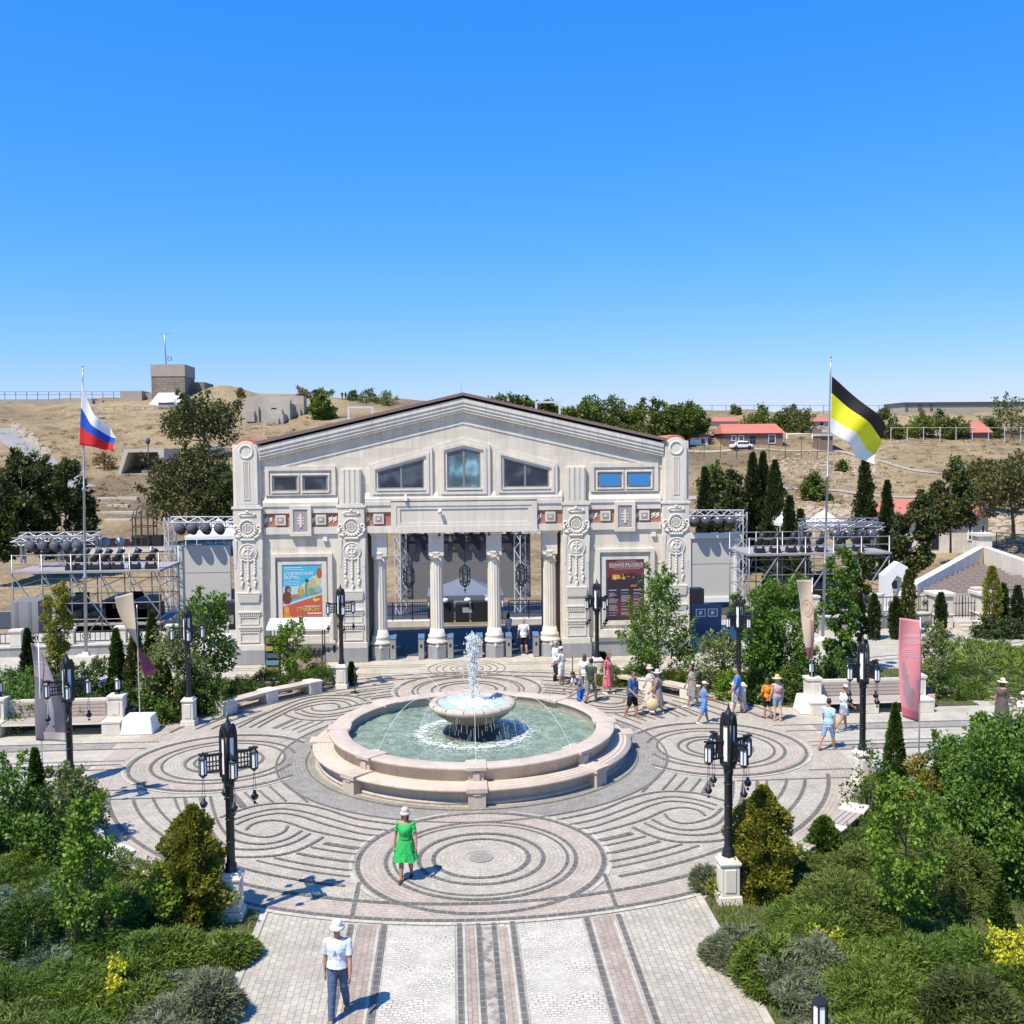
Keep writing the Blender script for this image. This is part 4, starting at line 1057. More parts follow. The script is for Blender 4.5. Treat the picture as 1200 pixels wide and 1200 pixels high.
# ------------------------------------------------------------------ street lamps
def lantern_geo(g, f, c, w, h, n=6):
    """iron cage f and glass g round centre c"""
    x, y, z = c
    g.lathe([(w*.36, .14*h), (w*.40, .18*h), (w*.40, .80*h), (w*.34, .86*h)], c, n, 0, False)
    f.lathe([(w*.12, 0), (w*.28, .06*h), (w*.46, .12*h), (w*.46, .17*h)], c, n, 0, False)
    f.lathe([(w*.50, .80*h), (w*.48, .86*h), (w*.30, .95*h), (w*.08, 1.02*h), (w*.05, 1.12*h), (0, 1.15*h)], c, n, 0, False)
    for k in range(n):
        a = 2*PI*k/n
        f.tube((x+w*.42*math.cos(a), y+w*.42*math.sin(a), z+.15*h), (x+w*.42*math.cos(a), y+w*.42*math.sin(a), z+.84*h), w*.065, n=4)
def make_lamp(label, loc):
    t = thing('street_lamp', label, 'lamp', loc, 0, 'iron lamp posts round the plaza'); t.scale = (.965,)*3
    b = MB(); b.taper((0, 0, 0), (.56, .56), (.52, .52), .22); b.box(-.215, .215, -.215, .215, .22, .92)
    for s in (1, -1):
        b.box(-.13, .13, s*.215-.02, s*.215+.02, .3, .84); b.box(s*.215-.02, s*.215+.02, -.13, .13, .3, .84)
    b.box(-.25, .25, -.25, .25, .92, .99); b.taper((0, 0, .99), (.44, .44), (.34, .34), .09)
    b.build('pedestal', MT['trim'], t, bevel=.015)
    b = MB(); b.lathe([(.15, 1.05), (.15, 1.10), (.12, 1.14), (.13, 1.22), (.10, 1.27), (.093, 1.35), (.093, 2.95), (.11, 2.98), (.115, 3.08), (.095, 3.1), (.13, 3.2)], n=12)
    for z in (1.75, 2.25, 2.75): b.torus((0, 0, z), .095, .014, 'Z', 12, 5)
    b.build('pole', MT['iron'], t)
    f, g = MB(), MB()
    # tall central lantern: four arched faces
    for k in range(4):
        M = Matrix.Rotation(k*PI/2+PI/4, 4, 'Z')
        hw = .125
        P = [(-hw, 3.2), (hw, 3.2), (hw, 4.1)]+[(hw*math.cos(R(a)), 4.1+.26*math.sin(R(a))) for a in range(20, 180, 20)]+[(-hw, 4.1)]
        I = [(x*.42, 3.2+(z-3.2)*.84+.08) for x, z in P]
        f.frameY(P, I, -.15, -.11, M=M); g.prismY(I, -.13, -.11, M=M)
        f.tube(M @ Vector((hw, -.125, 3.2)), M @ Vector((hw, -.125, 4.12)), .026, n=6)
    f.box(-.13, .13, -.13, .13, 3.12, 3.22); f.lathe([(.17, 4.1), (.13, 4.3), (.06, 4.4), (.03, 4.48), (0, 4.6)], (0, 0, 0), 8)
    f.build('central_lantern', MT['iron'], t); g.build('central_glass', MT['lamp_glass'], t)
    for k in range(4):
        a = R(22)+k*PI/2
        M = Matrix.Rotation(a, 4, 'Z')
        arm = MB(); arm.box(.14, .56, -.025, .025, 3.70, 3.755, M=M); arm.box(.14, .50, -.02, .02, 3.34, 3.38, M=M)
        for x in (.2, .27, .34, .41): arm.box(x-.012, x+.012, -.015, .015, 3.38, 3.70, M=M)
        for z in (3.48, 3.58): arm.box(.15, .47, -.012, .012, z-.012, z+.012, M=M)
        arm.box(.44, .64, -.05, .05, 3.755, 3.79, M=M)
        ao = arm.build('arm', MT['iron'], t)
        f, g = MB(), MB(); c = M @ Vector((.55, 0, 3.24)); lantern_geo(g, f, c, .20, .52)
        f.build('lantern', MT['iron'], ao); g.build('lantern_glass', MT['lamp_glass'], ao)
        p = MB(); e = M @ Vector((.55, 0, 0))
        for dx in (-.035, .035): p.tube((e.x+dx*.3, e.y, 3.22), (e.x+dx, e.y, 2.80), .006, n=4)
        p.lathe([(.0, 2.58), (.05, 2.60), (.085, 2.66), (.085, 2.69), (.05, 2.72), (.03, 2.80), (.0, 2.82)], (e.x, e.y, 0), 10); p.ball((e.x, e.y, 2.53), .035)
        p.build('pendant', MT['iron'], ao)
    return t
LAMPS = [((-5.42, 21.55), 'iron lamp post beside the golden shrub, its cross shaped shadow falling on the path'), ((5.35, 21.45), 'iron lamp post at the path corner between lavender and a tall golden shrub'),
         ((-11.45, 28.85), 'iron lamp post standing before the slatted bench and the grey feather banner'), ((11.4, 28.75), 'iron lamp post standing before the slatted bench and the pink banner'),
         ((-10.3, 37.3), 'iron lamp post on a stone pedestal by the twisted dark banner and leafy trees'), ((10.25, 37.6), 'iron lamp post on a stone pedestal behind the man in a bright blue shirt'),
         ((-5.3, 42.5), 'iron lamp post on a stone pedestal in front of the blue poster wall'), ((5.55, 42.7), 'iron lamp post on a stone pedestal in front of the dark red poster wall')]
LAMP0 = None
for (x, y), l in LAMPS:
    if LAMP0 is None: LAMP0 = make_lamp(l, (x, y, 0))
    else: dup(LAMP0, (x, y, 0), R(7 if x > 0 else -4)*((y-21)/20), l)
def make_pier_lantern(label, loc):
    t = thing('pier_lantern', label, 'lantern', loc, 0, 'small iron lanterns on stone piers')
    f, g = MB(), MB(); f.lathe([(.11, 0), (.11, .04), (.05, .07), (.05, .12)], n=8); lantern_geo(g, f, (0, 0, .10), .25, .5)
    f.build('cage', MT['iron'], t); g.build('lantern_glass', MT['lamp_glass'], t)
    return t

# ------------------------------------------------------------------ benches
def back_bench(label, x0, x1, y, lamps):
    c = (x0+x1)/2; t = thing('slatted_bench', label, 'bench', (c, y, 0)); h = (x1-x0)/2
    b = MB()
    for s in (-1, 1):
        b.box(s*h-.32, s*h+.32, -.75, .25, 0, .42); b.box(s*h-.34, s*h+.34, -.77, .27, .42, .50)
        b.box(s*h-.26, s*h+.26, -.2, .3, .50, 1.18); b.box(s*h-.30, s*h+.30, -.24, .34, 1.18, 1.28); b.box(s*h-.14, s*h+.14, -.22, -.2, .6, 1.08).cut()
    b.box(-.25, .25, -.7, .2, 0, .40)
    b.parts('end_block', MT['trim'], t, bevel=.015)
    b = MB(); b.box(-h+.34, h-.34, -.72, .2, .40, .46); b.box(-h+.28, h-.28, .16, .28, .46, 1.12); b.build('seat_slab', MT['trim'], t)
    b = MB()
    for k in range(5): b.box(-h+.4, h-.4, -.68+k*.16, -.55+k*.16, .465, .49)
    b.build('seat_slat', MT['wood'], t)
    b = MB()
    for a, e in ((-h+.45, -.12), (.12, h-.45)):
        for k in range(4): b.box(a, e, .11, .155, .54+k*.13, .65+k*.13)
    b.build('back_slat', MT['wood'], t)
back_bench('long slatted bench with stone ends behind the grey feather banner', -16.9, -12.75, 36.9, 1)
back_bench('long slatted bench with stone ends between the white banner base and the pink banner', 12.95, 17.0, 37.1, 1)
for (x, y, l) in ((-16.9, 37.0, 'small iron lantern on the bench pier at the far end from the white banner base'), (-12.75, 37.0, 'small iron lantern on the bench pier beside the planter and white banner base'),
                  (12.95, 37.2, 'small iron lantern on the bench pier beside the tan banner pole')): make_pier_lantern(l, (x, y, 1.28))
def arc_bench(label, a0, a1, r, n, slats, sgn):
    am = R((a0+a1)/2); c = Vector((r*math.cos(am), FY+r*math.sin(am), 0))
    t = thing('stone_bench', label, 'bench', c)
    b = MB(); s_ = MB(); u_ = MB()
    A = [R(a0+(a1-a0)*i/n) for i in range(n+1)]
    for a in A:
        M = Matrix.Translation(Vector((r*math.cos(a), FY+r*math.sin(a), 0))-c) @ Matrix.Rotation(a, 4, 'Z')
        b.box(-.30, .30, -.28, .28, 0, .44, M=M); b.box(-.33, .33, -.31, .31, .44, .52, M=M).cut()
    b.parts('bench_block', MT['trim'], t, bevel=.015)
    for p, q in zip(A, A[1:]):
        m = (p+q)/2; L = 2*r*math.sin(abs(q-p)/2)-.58
        M = Matrix.Translation(Vector((r*math.cos(m), FY+r*math.sin(m), 0))-c) @ Matrix.Rotation(m, 4, 'Z')
        if slats:
            for k in range(4): s_.box(-.26+k*.135, -.145+k*.135, -L/2, L/2, .42, .475, M=M)
            u_.box(-.2, .2, -L/2, L/2, .34, .415, M=M); u_.box(.12, .2, -L/2, L/2, 0, .335, M=M)
        else:
            s_.box(-.28, .28, -L/2, L/2, .36, .47, M=M)
    s_.build('seat', MT['wood'] if slats else MT['warm'], t)
    if u_.v: u_.build('seat_beam', MT['warm'], t)
arc_bench('two bay stone bench along the junipers, behind the fountain on the kiosk side', 126, 148, 10.95, 2, False, 1)
arc_bench('two bay stone bench under the maple, behind the strolling women', 36, 58, 10.85, 2, False, 1)
arc_bench('slatted bench with white end blocks curving along the juniper bed, by the lavender corner', -66+4, -37, 12.35, 3, True, 1)
arc_bench('slatted bench with white end blocks half hidden by the maple sapling and golden shrub', 180+37, 180+66-4, 12.35, 3, True, 1)
# planters / bins with dark tops
def bin_(x, y, l, k=1.0):
    t = thing('litter_bin', l, 'bin', (x, y, 0), 0, 'stone litter bins')
    b = MB(); b.box(-.34*k, .34*k, -.3, .3, 0, .52); b.build('stone_box', MT['warm'], t, bevel=.02)
    b = MB(); b.taper((0, 0, .521), (.6*k, .5), (.54*k, .44), .2); b.build('dark_lid', MT['black'], t, bevel=.02)
p = gp(151, 853); bin_(p.x, 37.2, 'stone litter bin with dark lid beside the slatted bench and dark banner')
p = gp(1089, 832); bin_(p.x, 37.3, 'stone litter bin with dark lid beside the pink banner', 1.1)

# lantern on a low post at the bottom edge of the photograph
def post_lantern(x, y, l):
    t = thing('post_lantern', l, 'lantern', (x, y, 0), 0, 'low post lanterns among the junipers')
    b = MB(); b.box(-.16, .16, -.16, .16, 0, .82); b.box(-.2, .2, -.2, .2, .82, .9); b.build('pier', MT['trim'], t)
    f, g = MB(), MB(); f.lathe([(.12, .9), (.12, .94), (.06, .98), (.06, 1.02)], n=8); lantern_geo(g, f, (0, 0, 1.0), .27, .52); f.build('cage', MT['iron'], t); g.build('lantern_glass', MT['lamp_glass'], t)
p = gp(961, 1162, 1.6); post_lantern(p.x, p.y, 'small iron lantern on a low post among dark junipers')
p = gp(182, 1193, 1.6); post_lantern(p.x, p.y, 'small iron lantern just showing above the lavender at the lower edge')

# ------------------------------------------------------------------ feather banners
def cloth(name, f, nu, nv, mats, parent, mi=None, thick=.01):
    vs = [f(i/nu, j/nv) for j in range(nv+1) for i in range(nu+1)]
    fs = [(j*(nu+1)+i, j*(nu+1)+i+1, (j+1)*(nu+1)+i+1, (j+1)*(nu+1)+i) for j in range(nv) for i in range(nu)]
    b = MB(); b.add(vs, fs, 0, True)
    if mi: b.m = [mi((i+.5)/nu, (j+.5)/nv) for j in range(nv) for i in range(nu)]
    o = b.build(name, mats, parent); sm = o.modifiers.new('thickness', 'SOLIDIFY'); sm.thickness = thick
    return o
def banner(label, base, pole_h, f, mats, mi, box_, pole_w=.02, name='feather_banner'):
    t = thing(name, label, 'banner', base)
    b = MB(); b.tube((0, 0, 0), (0, 0, pole_h), pole_w, pole_w*.7, 8); b.build('pole', MT['metal_white'], t)
    cloth('banner_cloth', f, 14, 40, mats, t, mi)
    if box_:
        b = MB(); b.taper((.0, 0, 0), (1.15, .95), (.95, .7), .62); b.build('weight_box', MT['white'], t, bevel=.03)
    return t
C_TAN = M_plain('tan_banner_cloth', (.45, .36, .27), .7, var=.1, sc=3); C_MAUVE = M_plain('mauve_banner_cloth', (.30, .25, .28), .7, var=.15, sc=2)
C_GREY = M_plain('grey_banner_cloth', (.36, .34, .345), .7, var=.2, sc=2); C_DKGREY = M_plain('slate_banner_cloth', (.14, .13, .15), .7, var=.2, sc=2); C_PINK = M_plain('pink_banner_cloth', (.66, .24, .26), .65, var=.06, sc=2)
C_ROSE = M_plain('deep_rose_banner_cloth', (.55, .14, .16), .65, var=.1, sc=2); C_MAROON = M_plain('maroon_banner_cloth', (.30, .06, .09), .7, var=.15, sc=2); C_PALE = M_plain('pale_banner_cloth', (.60, .50, .44), .7, var=.08, sc=2); C_DOVE = M_plain('dove_banner_cloth', (.36, .22, .25), .7, var=.15, sc=3)
def zat(px, py, Y): return pl(px, py, Y).z
# grey one, front left
Y = 30.6; bx = pl(50, 905, Y).x
zt, zb = zat(41, 753, Y), zat(60, 866, Y)
def f(u, v):
    z = zt+(zb-zt)*v; wd = .30+.62*min(1, v*1.35+.1)
    return (u*wd*(1-.1*v)-.22+.10*v, .10*math.sin(3*u+5*v)+.15*u*math.sin(4*v), z-.25*u*(1-v)-.1*u)
def mi(u, v):
    if v < .34: return 1
    a = abs(u-.55+.2*(v-.6))
    if v > .90 and u > .25: return 3
    if a < .10+.25*max(0, v-.82): return 0
    return 2
bn = banner('grey feather banner with a mauve top, leaning before the slatted bench', (bx, Y, 0), zt, f, [C_GREY, C_MAUVE, C_DKGREY, C_PALE], mi, False)
wt = M_plain('banner_white_ink', (.62, .58, .6), .6, var=.02)
def btxt(parent, lines_, x, z, size, rot, y=-.14, dz=.22, mat=None, tilt=0):
    for i, s in enumerate(lines_):
        text(s, size, mat or wt, parent, Matrix.Translation((x, y, z-i*dz)) @ Matrix.Rotation(rot, 4, 'Z') @ Matrix.Rotation(R(90), 4, 'X') @ Matrix.Rotation(tilt, 4, 'Z'), ext=.01)
btxt(bn, ['НОВЫЙ', 'ХЕРСОНЕС'], -.17, zt-.62, .085, 0, 0, .14, tilt=-.15)
def overlay(t, fy):
    for o in t.children:
        if o.name.startswith(('lettering', 'fine_print')):
            for v in o.data.vertices: v.co.y = fy(v.co.x, v.co.z)+(v.co.y*.02)
def fy_grey(x, z, zt=zt, zb=zb):
    v = (z-zt)/(zb-zt); u = .3
    for _ in range(4):
        wd = .30+.62*min(1, v*1.35+.1); u = (x+.22-.1*v)/(wd*(1-.1*v)); v = (z+.25*u*(1-v)+.1*u-zt)/(zb-zt)
    return .10*math.sin(3*u+5*v)+.15*u*math.sin(4*v)-.014
overlay(bn, fy_grey)
# twisted dark one, mid left
Y = 36.55; bx = pl(164, 845, Y).x
zt, zb = zat(150, 699, Y), zat(166, 790, Y)
def f(u, v):
    z = zt+(zb-zt)*v; tw = .62*math.sin(PI*(.42+.75*v)); c = -.42+.62*v*v+.25*v
    return (c+(u-.5)*tw*1.0*(1 if v < .75 else 1.0), (u-.5)*.5*math.cos(PI*(.42+.75*v))-.05, z+.14*u*(1-v)-.15*(u-.5)*v)
banner('twisted tan and maroon feather banner on a white base box, before the arborvitae', (bx, Y, 0), zt-.3, f, [C_TAN, C_DKGREY, C_MAROON], lambda u, v: 0 if v < .42 else 1 if v < .70 else 2, True)
# tan one, mid right
Y = 37.0; bx = pl(951, 838, Y).x
zt, zb = zat(945, 680, Y), zat(945, 772, Y)
def f(u, v):
    z = zt+(zb-zt)*v; wd = .62*(1-.62*v)
    return (-wd*(1-u)+.04*v+.05*math.sin(6*v)*(1-u), -.05+.12*math.sin(5*v+2*u), z+.02*(1-u))
def mi(u, v):
    d = math.hypot((u-.55)*.5, (v-.36)*1.9)
    return 1 if (.16 < d < .21 or .08 < d < .11) or (v > .5 and u > .62) else 2 if v > .85 else 0
banner('narrow tan feather banner with a round emblem on a white base box', (bx, Y, 0), zt+.1, f, [C_TAN, M_plain('brown_print', (.33, .20, .14), .7), C_MAROON], mi, True)
# pink one, front right
Y = 30.2; bx = pl(1077, 880, Y).x
zt, zb = zat(1054, 724, Y), zat(1066, 842, Y)
def f(u, v):
    z = zt+(zb-zt)*v
    return (-.66*(1-u)*(1-.14*v**3), .07*math.sin(4*v+3*u), z-.10*u*(1-v)+.08*(1-u)*v-.14*u*v)
def mi(u, v):
    def e(cu, cv, ru, rv): return ((u-cu)/ru)**2+((v-cv)/rv)**2 < 1
    if (e(.42, .72, .26, .18) and not e(.62, .60, .2, .07)) or e(.24, .54, .11, .11) or e(.85, .62, .1, .06): return 1
    if v > .90: return 2
    return 0
bn = banner('pink feather banner printed with a grey bird, on a slim white pole', (bx, Y, 0), zt, f, [C_PINK, C_DOVE, C_ROSE], mi, False, .028)
btxt(bn, ['НОВЫЙ', 'ХЕРСОНЕС'], -.52, zt-.62, .13, 0, -.11, .2)
b = MB()
for k in range(4): b.box(-.52, -.2+.03*k, -.115, -.105, zt-1.0-k*.07, zt-.985-k*.07)
b.build('fine_print', wt, bn)
def fy_pink(x, z, zt=zt, zb=zb):
    v = (z-zt)/(zb-zt); u = 1+x/(.66*(1-.14*v**3)); return .07*math.sin(4*v+3*u)-.014
overlay(bn, fy_pink)

# ------------------------------------------------------------------ flagpoles and flags
def flagpole(x, y, top, label, lean):
    t = thing('flagpole', label, 'flagpole', (x, y, 0)); t.rotation_euler = (0, lean, 0)
    b = MB(); b.lathe([(.085, 0), (.08, top*.28), (.11, top*.28+.02), (.11, top*.28+.15), (.065, top*.28+.2), (.06, top*.58), (.10, top*.58+.02), (.10, top*.58+.14), (.045, top*.58+.2), (.035, top*.93), (.02, top)], n=10); b.ball((0, 0, top), .05); b.tube((0, 0, top*.985), (.02, 0, top*.985+.02), .05)
    b.build('shaft', MT['steel'], t)
    b = MB(); b.box(-.45, .45, -.4, .4, 0, .28); b.taper((0, 0, .28), (.4, .4), (.24, .24), .18); b.build('footing', MT['trim'], t)
    return t
Y = 49.3; xl = pl(101, 778, Y).x; xr = 17.9
flagpole(xl, Y, 14.1, 'tall grey flagpole on a stone footing, flying the white, blue and red flag', .018)
flagpole(xr, Y, 14.4, 'tall grey flagpole behind the leafy column, flying the black, yellow and white flag', .024)
def flagmat(name, c):
    m, n, bb = newmat(name); bb.inputs['Base Color'].default_value = (*c, 1); bb.inputs['Roughness'].default_value = .6
    tr = n.nodes.new('ShaderNodeBsdfTranslucent'); tr.inputs[0].default_value = (*c, 1)
    mx = n.nodes.new('ShaderNodeMixShader'); mx.inputs[0].default_value = .45
    n.links.new(bb.outputs[0], mx.inputs[1]); n.links.new(tr.outputs[0], mx.inputs[2]); n.links.new(mx.outputs[0], n.nodes['Material Output'].inputs[0]); return m
def bez(P, t):
    P = [Vector(p) for p in P]
    while len(P) > 1: P = [a.lerp(b_, t) for a, b_ in zip(P, P[1:])]
    return P[0]
def flag(label, top, bot, mats, depth, folds, mi, loc):
    """top/bot: control points in px of the upper and lower edge, from hoist to fly"""
    tp = [pl(px, py, Y)-Vector(loc) for px, py in top]; bt = [pl(px, py, Y)-Vector(loc) for px, py in bot]
    def f(u, v):
        p = bez(tp, u).lerp(bez(bt, u), v)
        p.y += depth*u*math.sin(folds*u+2.6*v)*(.6+.4*v)-.10
        p.x += .07*math.sin(7*v+5*u)*u; p.z += .07*u*math.sin(folds*u*1.3+5*v)
        return tuple(p)
    vs = [f(i/36, j/24) for j in range(25) for i in range(37)]
    b = MB(); b.add(vs, [(j*37+i, j*37+i+1, (j+1)*37+i+1, (j+1)*37+i) for j in range(24) for i in range(36)], 0, True)
    b.m = [mi(i/36, j/24) for j in range(24) for i in range(36)]
    o = b.build('flag', mats); o.location = loc
    sm = o.modifiers.new('thickness', 'SOLIDIFY'); sm.thickness = .012
    return tag(o, label, 'flag')
stripe = lambda u, v: 0 if v < .41 else 1 if v < .70 else 2
flag('white, blue and red striped flag drooping from its pole', [(97, 447), (103, 470), (108, 498), (128, 492), (134, 507)], [(94, 521), (108, 524), (120, 524), (130, 531), (139, 528)],
     [flagmat('flag_white', (.90, .90, .90)), flagmat('flag_blue', (.03, .13, .62)), flagmat('flag_red', (.78, .04, .04))], .42, 9, stripe, (xl+.05, Y, 9.5))
flag('black, yellow and white striped flag blowing out from its pole', [(974, 441), (995, 459), (1018, 481), (1042, 500)], [(972, 508), (985, 516), (1004, 530), (1024, 546)],
     [flagmat('flag_black', (.022, .018, .02)), flagmat('flag_yellow', (.90, .88, .04)), flagmat('flag_pale', (.90, .90, .88))], .75, 7, lambda u, v: 0 if v < .29 else 1 if v < .70 else 2, (xr+.2, Y, 9.5))

# ------------------------------------------------------------------ souvenir stall by the wall
Y = 45.0
p0, p1 = pl(318, 790, Y), pl(380, 790, Y)
t = thing('souvenir_stall', 'white canopied stall with a counter and a cart wheel under the blue poster', 'stall', ((p0.x+p1.x)/2, Y, 0))
h = (p1.x-p0.x)/2
b = MB(); b.add([(-h-.1, -.55, 2.15), (h+.3, -.55, 2.15), (h+.3, .55, 2.45), (-h-.1, .55, 2.45), (-h-.1, -.55, 2.22), (h+.3, -.55, 2.22), (h+.3, .55, 2.52), (-h-.1, .55, 2.52)], [(3, 2, 1, 0), (4, 5, 6, 7), (0, 1, 5, 4), (1, 2, 6, 5), (2, 3, 7, 6), (3, 0, 4, 7)])
b.build('canopy', MT['white'], t)
b = MB()
for sx in (-h+.1, h): 
    for sy in (-.4, .4): b.tube((sx, sy, 0), (sx, sy, 2.3), .025).cut()
b.parts('canopy_post', MT['iron'], t)
b = MB(); b.box(-h+.75, h-.1, -.35, .35, .25, 1.0); b.build('counter', M_plain('printed_counter', (.42, .32, .24), .6, var=.5, sc=6), t)
b = MB(); b.box(-h+.7, h+.1, -.4, .4, 1.0, 1.06); b.box(-h+.8, h, -.3, .3, .12, .2); b.build('counter_top', MT['black'], t)
b = MB(); b.torus((h-.45, -.42, .38), .27, .03, 'Y', 24, 6)
for k in range(8):
    a = k*PI/4; b.tube((h-.45, -.42, .38), (h-.45+.26*math.cos(a), -.42, .38+.26*math.sin(a)), .014, n=5)
b.build('cart_wheel', MT['iron'], t)
b = MB()
for k in range(9): b.ball((-h+1.0+.28*k*.8, rnd.uniform(-.2, .2), 1.18), (.08, .08, rnd.uniform(.1, .2)))
b.build('goods', M_plain('dark_goods', (.07, .06, .06), .6, var=.6, sc=8), t)
q = pl(320, 788, 44.2)
t = thing('leaflet_rack', 'tall black magazine rack with coloured leaflets beside the stall', 'rack', (q.x, 44.2, 0))
b = MB(); b.box(-.32, .32, -.1, .2, .05, 1.95); b.build('rack_frame', MT['black'], t)
cols = [(.15, .12, .06), (.30, .26, .05), (.05, .08, .12), (.10, .20, .26), (.34, .25, .06), (.25, .30, .36)]
for k in range(6):
    b = MB(); b.add([(-.28, -.16, .1+k*.31), (.28, -.16, .1+k*.31), (.28, -.1, .36+k*.31), (-.28, -.1, .36+k*.31)], [(0, 1, 2, 3)]); b.build('leaflets', M_plain('leaflet_paper', cols[::-1][k], .5, var=.5, sc=9), t)
# rope barrier posts before the gate
for (px, py, l) in ((416, 812, 'thin black barrier post on a disc foot by the kiosk side lamp'), (671, 798, 'thin black barrier post behind the group by the fountain')):
    q = gp(px, py); t = thing('barrier_post', l, 'post', q)
    b = MB(); b.tube((0, 0, .02), (0, 0, 1.0), .02, n=8); b.ball((0, 0, 1.0), .03); b.build('rod', MT['iron'], t)
    b = MB(); b.lathe([(.2, 0), (.2, .02), (.03, .04)], n=16); b.build('foot', MT['iron'], t)
# ------------------------------------------------------------------ plants
L_BROAD = M_leaf('broad_leaf', (.055, .12, .018), (.10, .19, .03), (.15, .25, .05), .35)
L_MAPLE = M_leaf('maple_leaf', (.035, .09, .018), (.07, .15, .028), (.12, .21, .05), .32)
L_DARK = M_leaf('dark_shrub_leaf', (.022, .05, .012), (.045, .09, .02), (.07, .13, .03), .22)
L_GOLD = M_leaf('golden_leaf', (.085, .12, .02), (.15, .18, .035), (.24, .235, .05), .35)
L_AMBER = M_leaf('amber_leaf', (.085, .10, .02), (.14, .135, .03), (.19, .17, .05), .3)
L_YELLOW = M_leaf('yellow_leaf', (.26, .31, .03), (.40, .42, .04), (.18, .26, .05), .3)
L_THUJA = M_leaf('arborvitae', (.02, .05, .012), (.04, .085, .016), (.065, .12, .02), .2)
L_THUJAB = M_leaf('browning_arborvitae', (.03, .055, .012), (.06, .085, .018), (.12, .11, .035), .2)
L_CYP = M_leaf('cypress', (.016, .032, .014), (.028, .05, .02), (.05, .07, .028), .15)
L_PINE = M_leaf('pine_needles', (.022, .036, .014), (.042, .062, .02), (.075, .092, .03), .18)
L_PINEO = M_leaf('olive_pine_needles', (.035, .045, .018), (.06, .075, .027), (.10, .105, .04), .12)
L_JUN = M_leaf('juniper', (.038, .082, .02), (.068, .13, .027), (.10, .175, .036), .3)
L_JUNL = M_leaf('light_juniper', (.05, .095, .018), (.085, .145, .027), (.13, .20, .04), .25)
L_JUNO = M_leaf('olive_juniper', (.052, .09, .026), (.085, .135, .036), (.125, .17, .05), .3)
L_JUNB = M_leaf('blue_juniper', (.06, .115, .09), (.10, .165, .135), (.15, .215, .18), .25)
L_LAV = M_leaf('lavender', (.085, .125, .08), (.125, .165, .115), (.15, .15, .16), .3)
L_SILV = M_leaf('silvery_shrub_leaf', (.06, .10, .035), (.11, .16, .06), (.21, .25, .14), .3)
L_HILL = M_leaf('hill_shrub_leaf', (.035, .06, .016), (.06, .095, .024), (.09, .13, .035), .2)
L_HILLB = M_leaf('bright_hill_leaf', (.05, .085, .018), (.08, .13, .025), (.12, .17, .04), .2)
L_DRY = M_leaf('dry_brush', (.13, .10, .06), (.18, .14, .085), (.10, .09, .05), .15)
L_GRASS = M_leaf('grass_blades', (.05, .10, .018), (.08, .15, .028), (.12, .18, .04), .3)

def unit(a): return a/np.maximum(np.linalg.norm(a, axis=1, keepdims=True), 1e-9)
def cards(P, A, L, W, rng):
    """leaf-shaped quads at P along A"""
    A = unit(A); B = unit(np.cross(A, rng.normal(size=A.shape))); L = np.asarray(L).reshape(-1, 1); W = np.asarray(W).reshape(-1, 1)
    C = np.cross(A, B)*L*.12
    return np.stack([P, P+A*L*.5+B*W*.5+C, P+A*L, P+A*L*.5-B*W*.5+C], axis=1)
def broad(rng, h, r, z0, n, leaf, clumps=26, shape=None, fill=.55, cr=1.0):
    """crown of leaf clumps; shape(t) gives the relative radius at height t"""
    shape = shape or (lambda t: math.sin(PI*min(1, .12+.88*t)**.8)**.7)
    cs = []
    for i in range(clumps):
        t = (i+.5)/clumps*.96+.02; a = rng.uniform(0, 2*PI); q = math.sqrt(rng.uniform(.06, 1))*fill*2
        q = min(q, 1.0)
        cs.append((r*shape(t)*q*math.cos(a)*.85, r*shape(t)*q*math.sin(a)*.85, z0+(h-z0)*t, cr*r*rng.uniform(.20, .40)*(.55+.6*shape(t))))
    cs = np.array(cs); k = rng.choice(len(cs), n, p=cs[:, 3]**2/np.sum(cs[:, 3]**2)); c = cs[k]
    m_ = int(n*.16); d = unit(rng.normal(size=(n, 3))); q = rng.uniform(.25, 1.08, size=(n, 1))**.5
    P = c[:, :3]+d*q*c[:, 3:4]*np.array([1, 1, .85])
    A = d*.7+rng.normal(size=(n, 3))*.6+np.array([0, 0, -.05])
    # loose shoots that break the outline
    ns = max(6, clumps//2); si = rng.choice(len(cs), ns); sd = unit(cs[si, :3]*np.array([1, 1, .25])/max(r, .1)*np.array([1, 1, 0])+rng.normal(size=(ns, 3))*.45+np.array([0, 0, .9])); k2 = rng.integers(0, ns, m_); tt = rng.uniform(.2, 1.0, m_)
    P[:m_] = cs[si][k2, :3]+sd[k2]*(cs[si][k2, 3:4]*(.75+1.15*tt[:, None]))+rng.normal(size=(m_, 3))*leaf*.45
    L = leaf*rng.uniform(.45, 1.35, n)
    return cards(P, A, L, L*.62, rng), cs
def column(rng, h, r, n, leaf, shape, z0=0, up=1.0, lump=.22, thin=.45):
    t = rng.uniform(0, 1, n)**.85; a = rng.uniform(0, 2*PI, n); ph = rng.uniform(0, 6, 6)
    s = np.array([shape(x) for x in t])
    lum = 1-lump+lump*(np.sin(a*3+ph[0]+t*9)*np.sin(t*h/r*2.6+ph[1])+.8*np.sin(a*5-t*13+ph[2])*np.sin(t*h/r*5+ph[3]+a*2))
    rad = r*s*lum*np.sqrt(rng.uniform(.35, 1.05, n))
    P = np.stack([rad*np.cos(a), rad*np.sin(a), z0+(h-z0)*t], 1)
    A = np.stack([np.cos(a), np.sin(a), np.full(n, up)], 1)+rng.normal(size=(n, 3))*.45
    L = leaf*rng.uniform(.6, 1.4, n)
    return cards(P, A, L, L*thin, rng)
CONE = lambda t: max(.03, min(1, (1-t)**.75*1.12)*min(1, (t+.05)/.16))
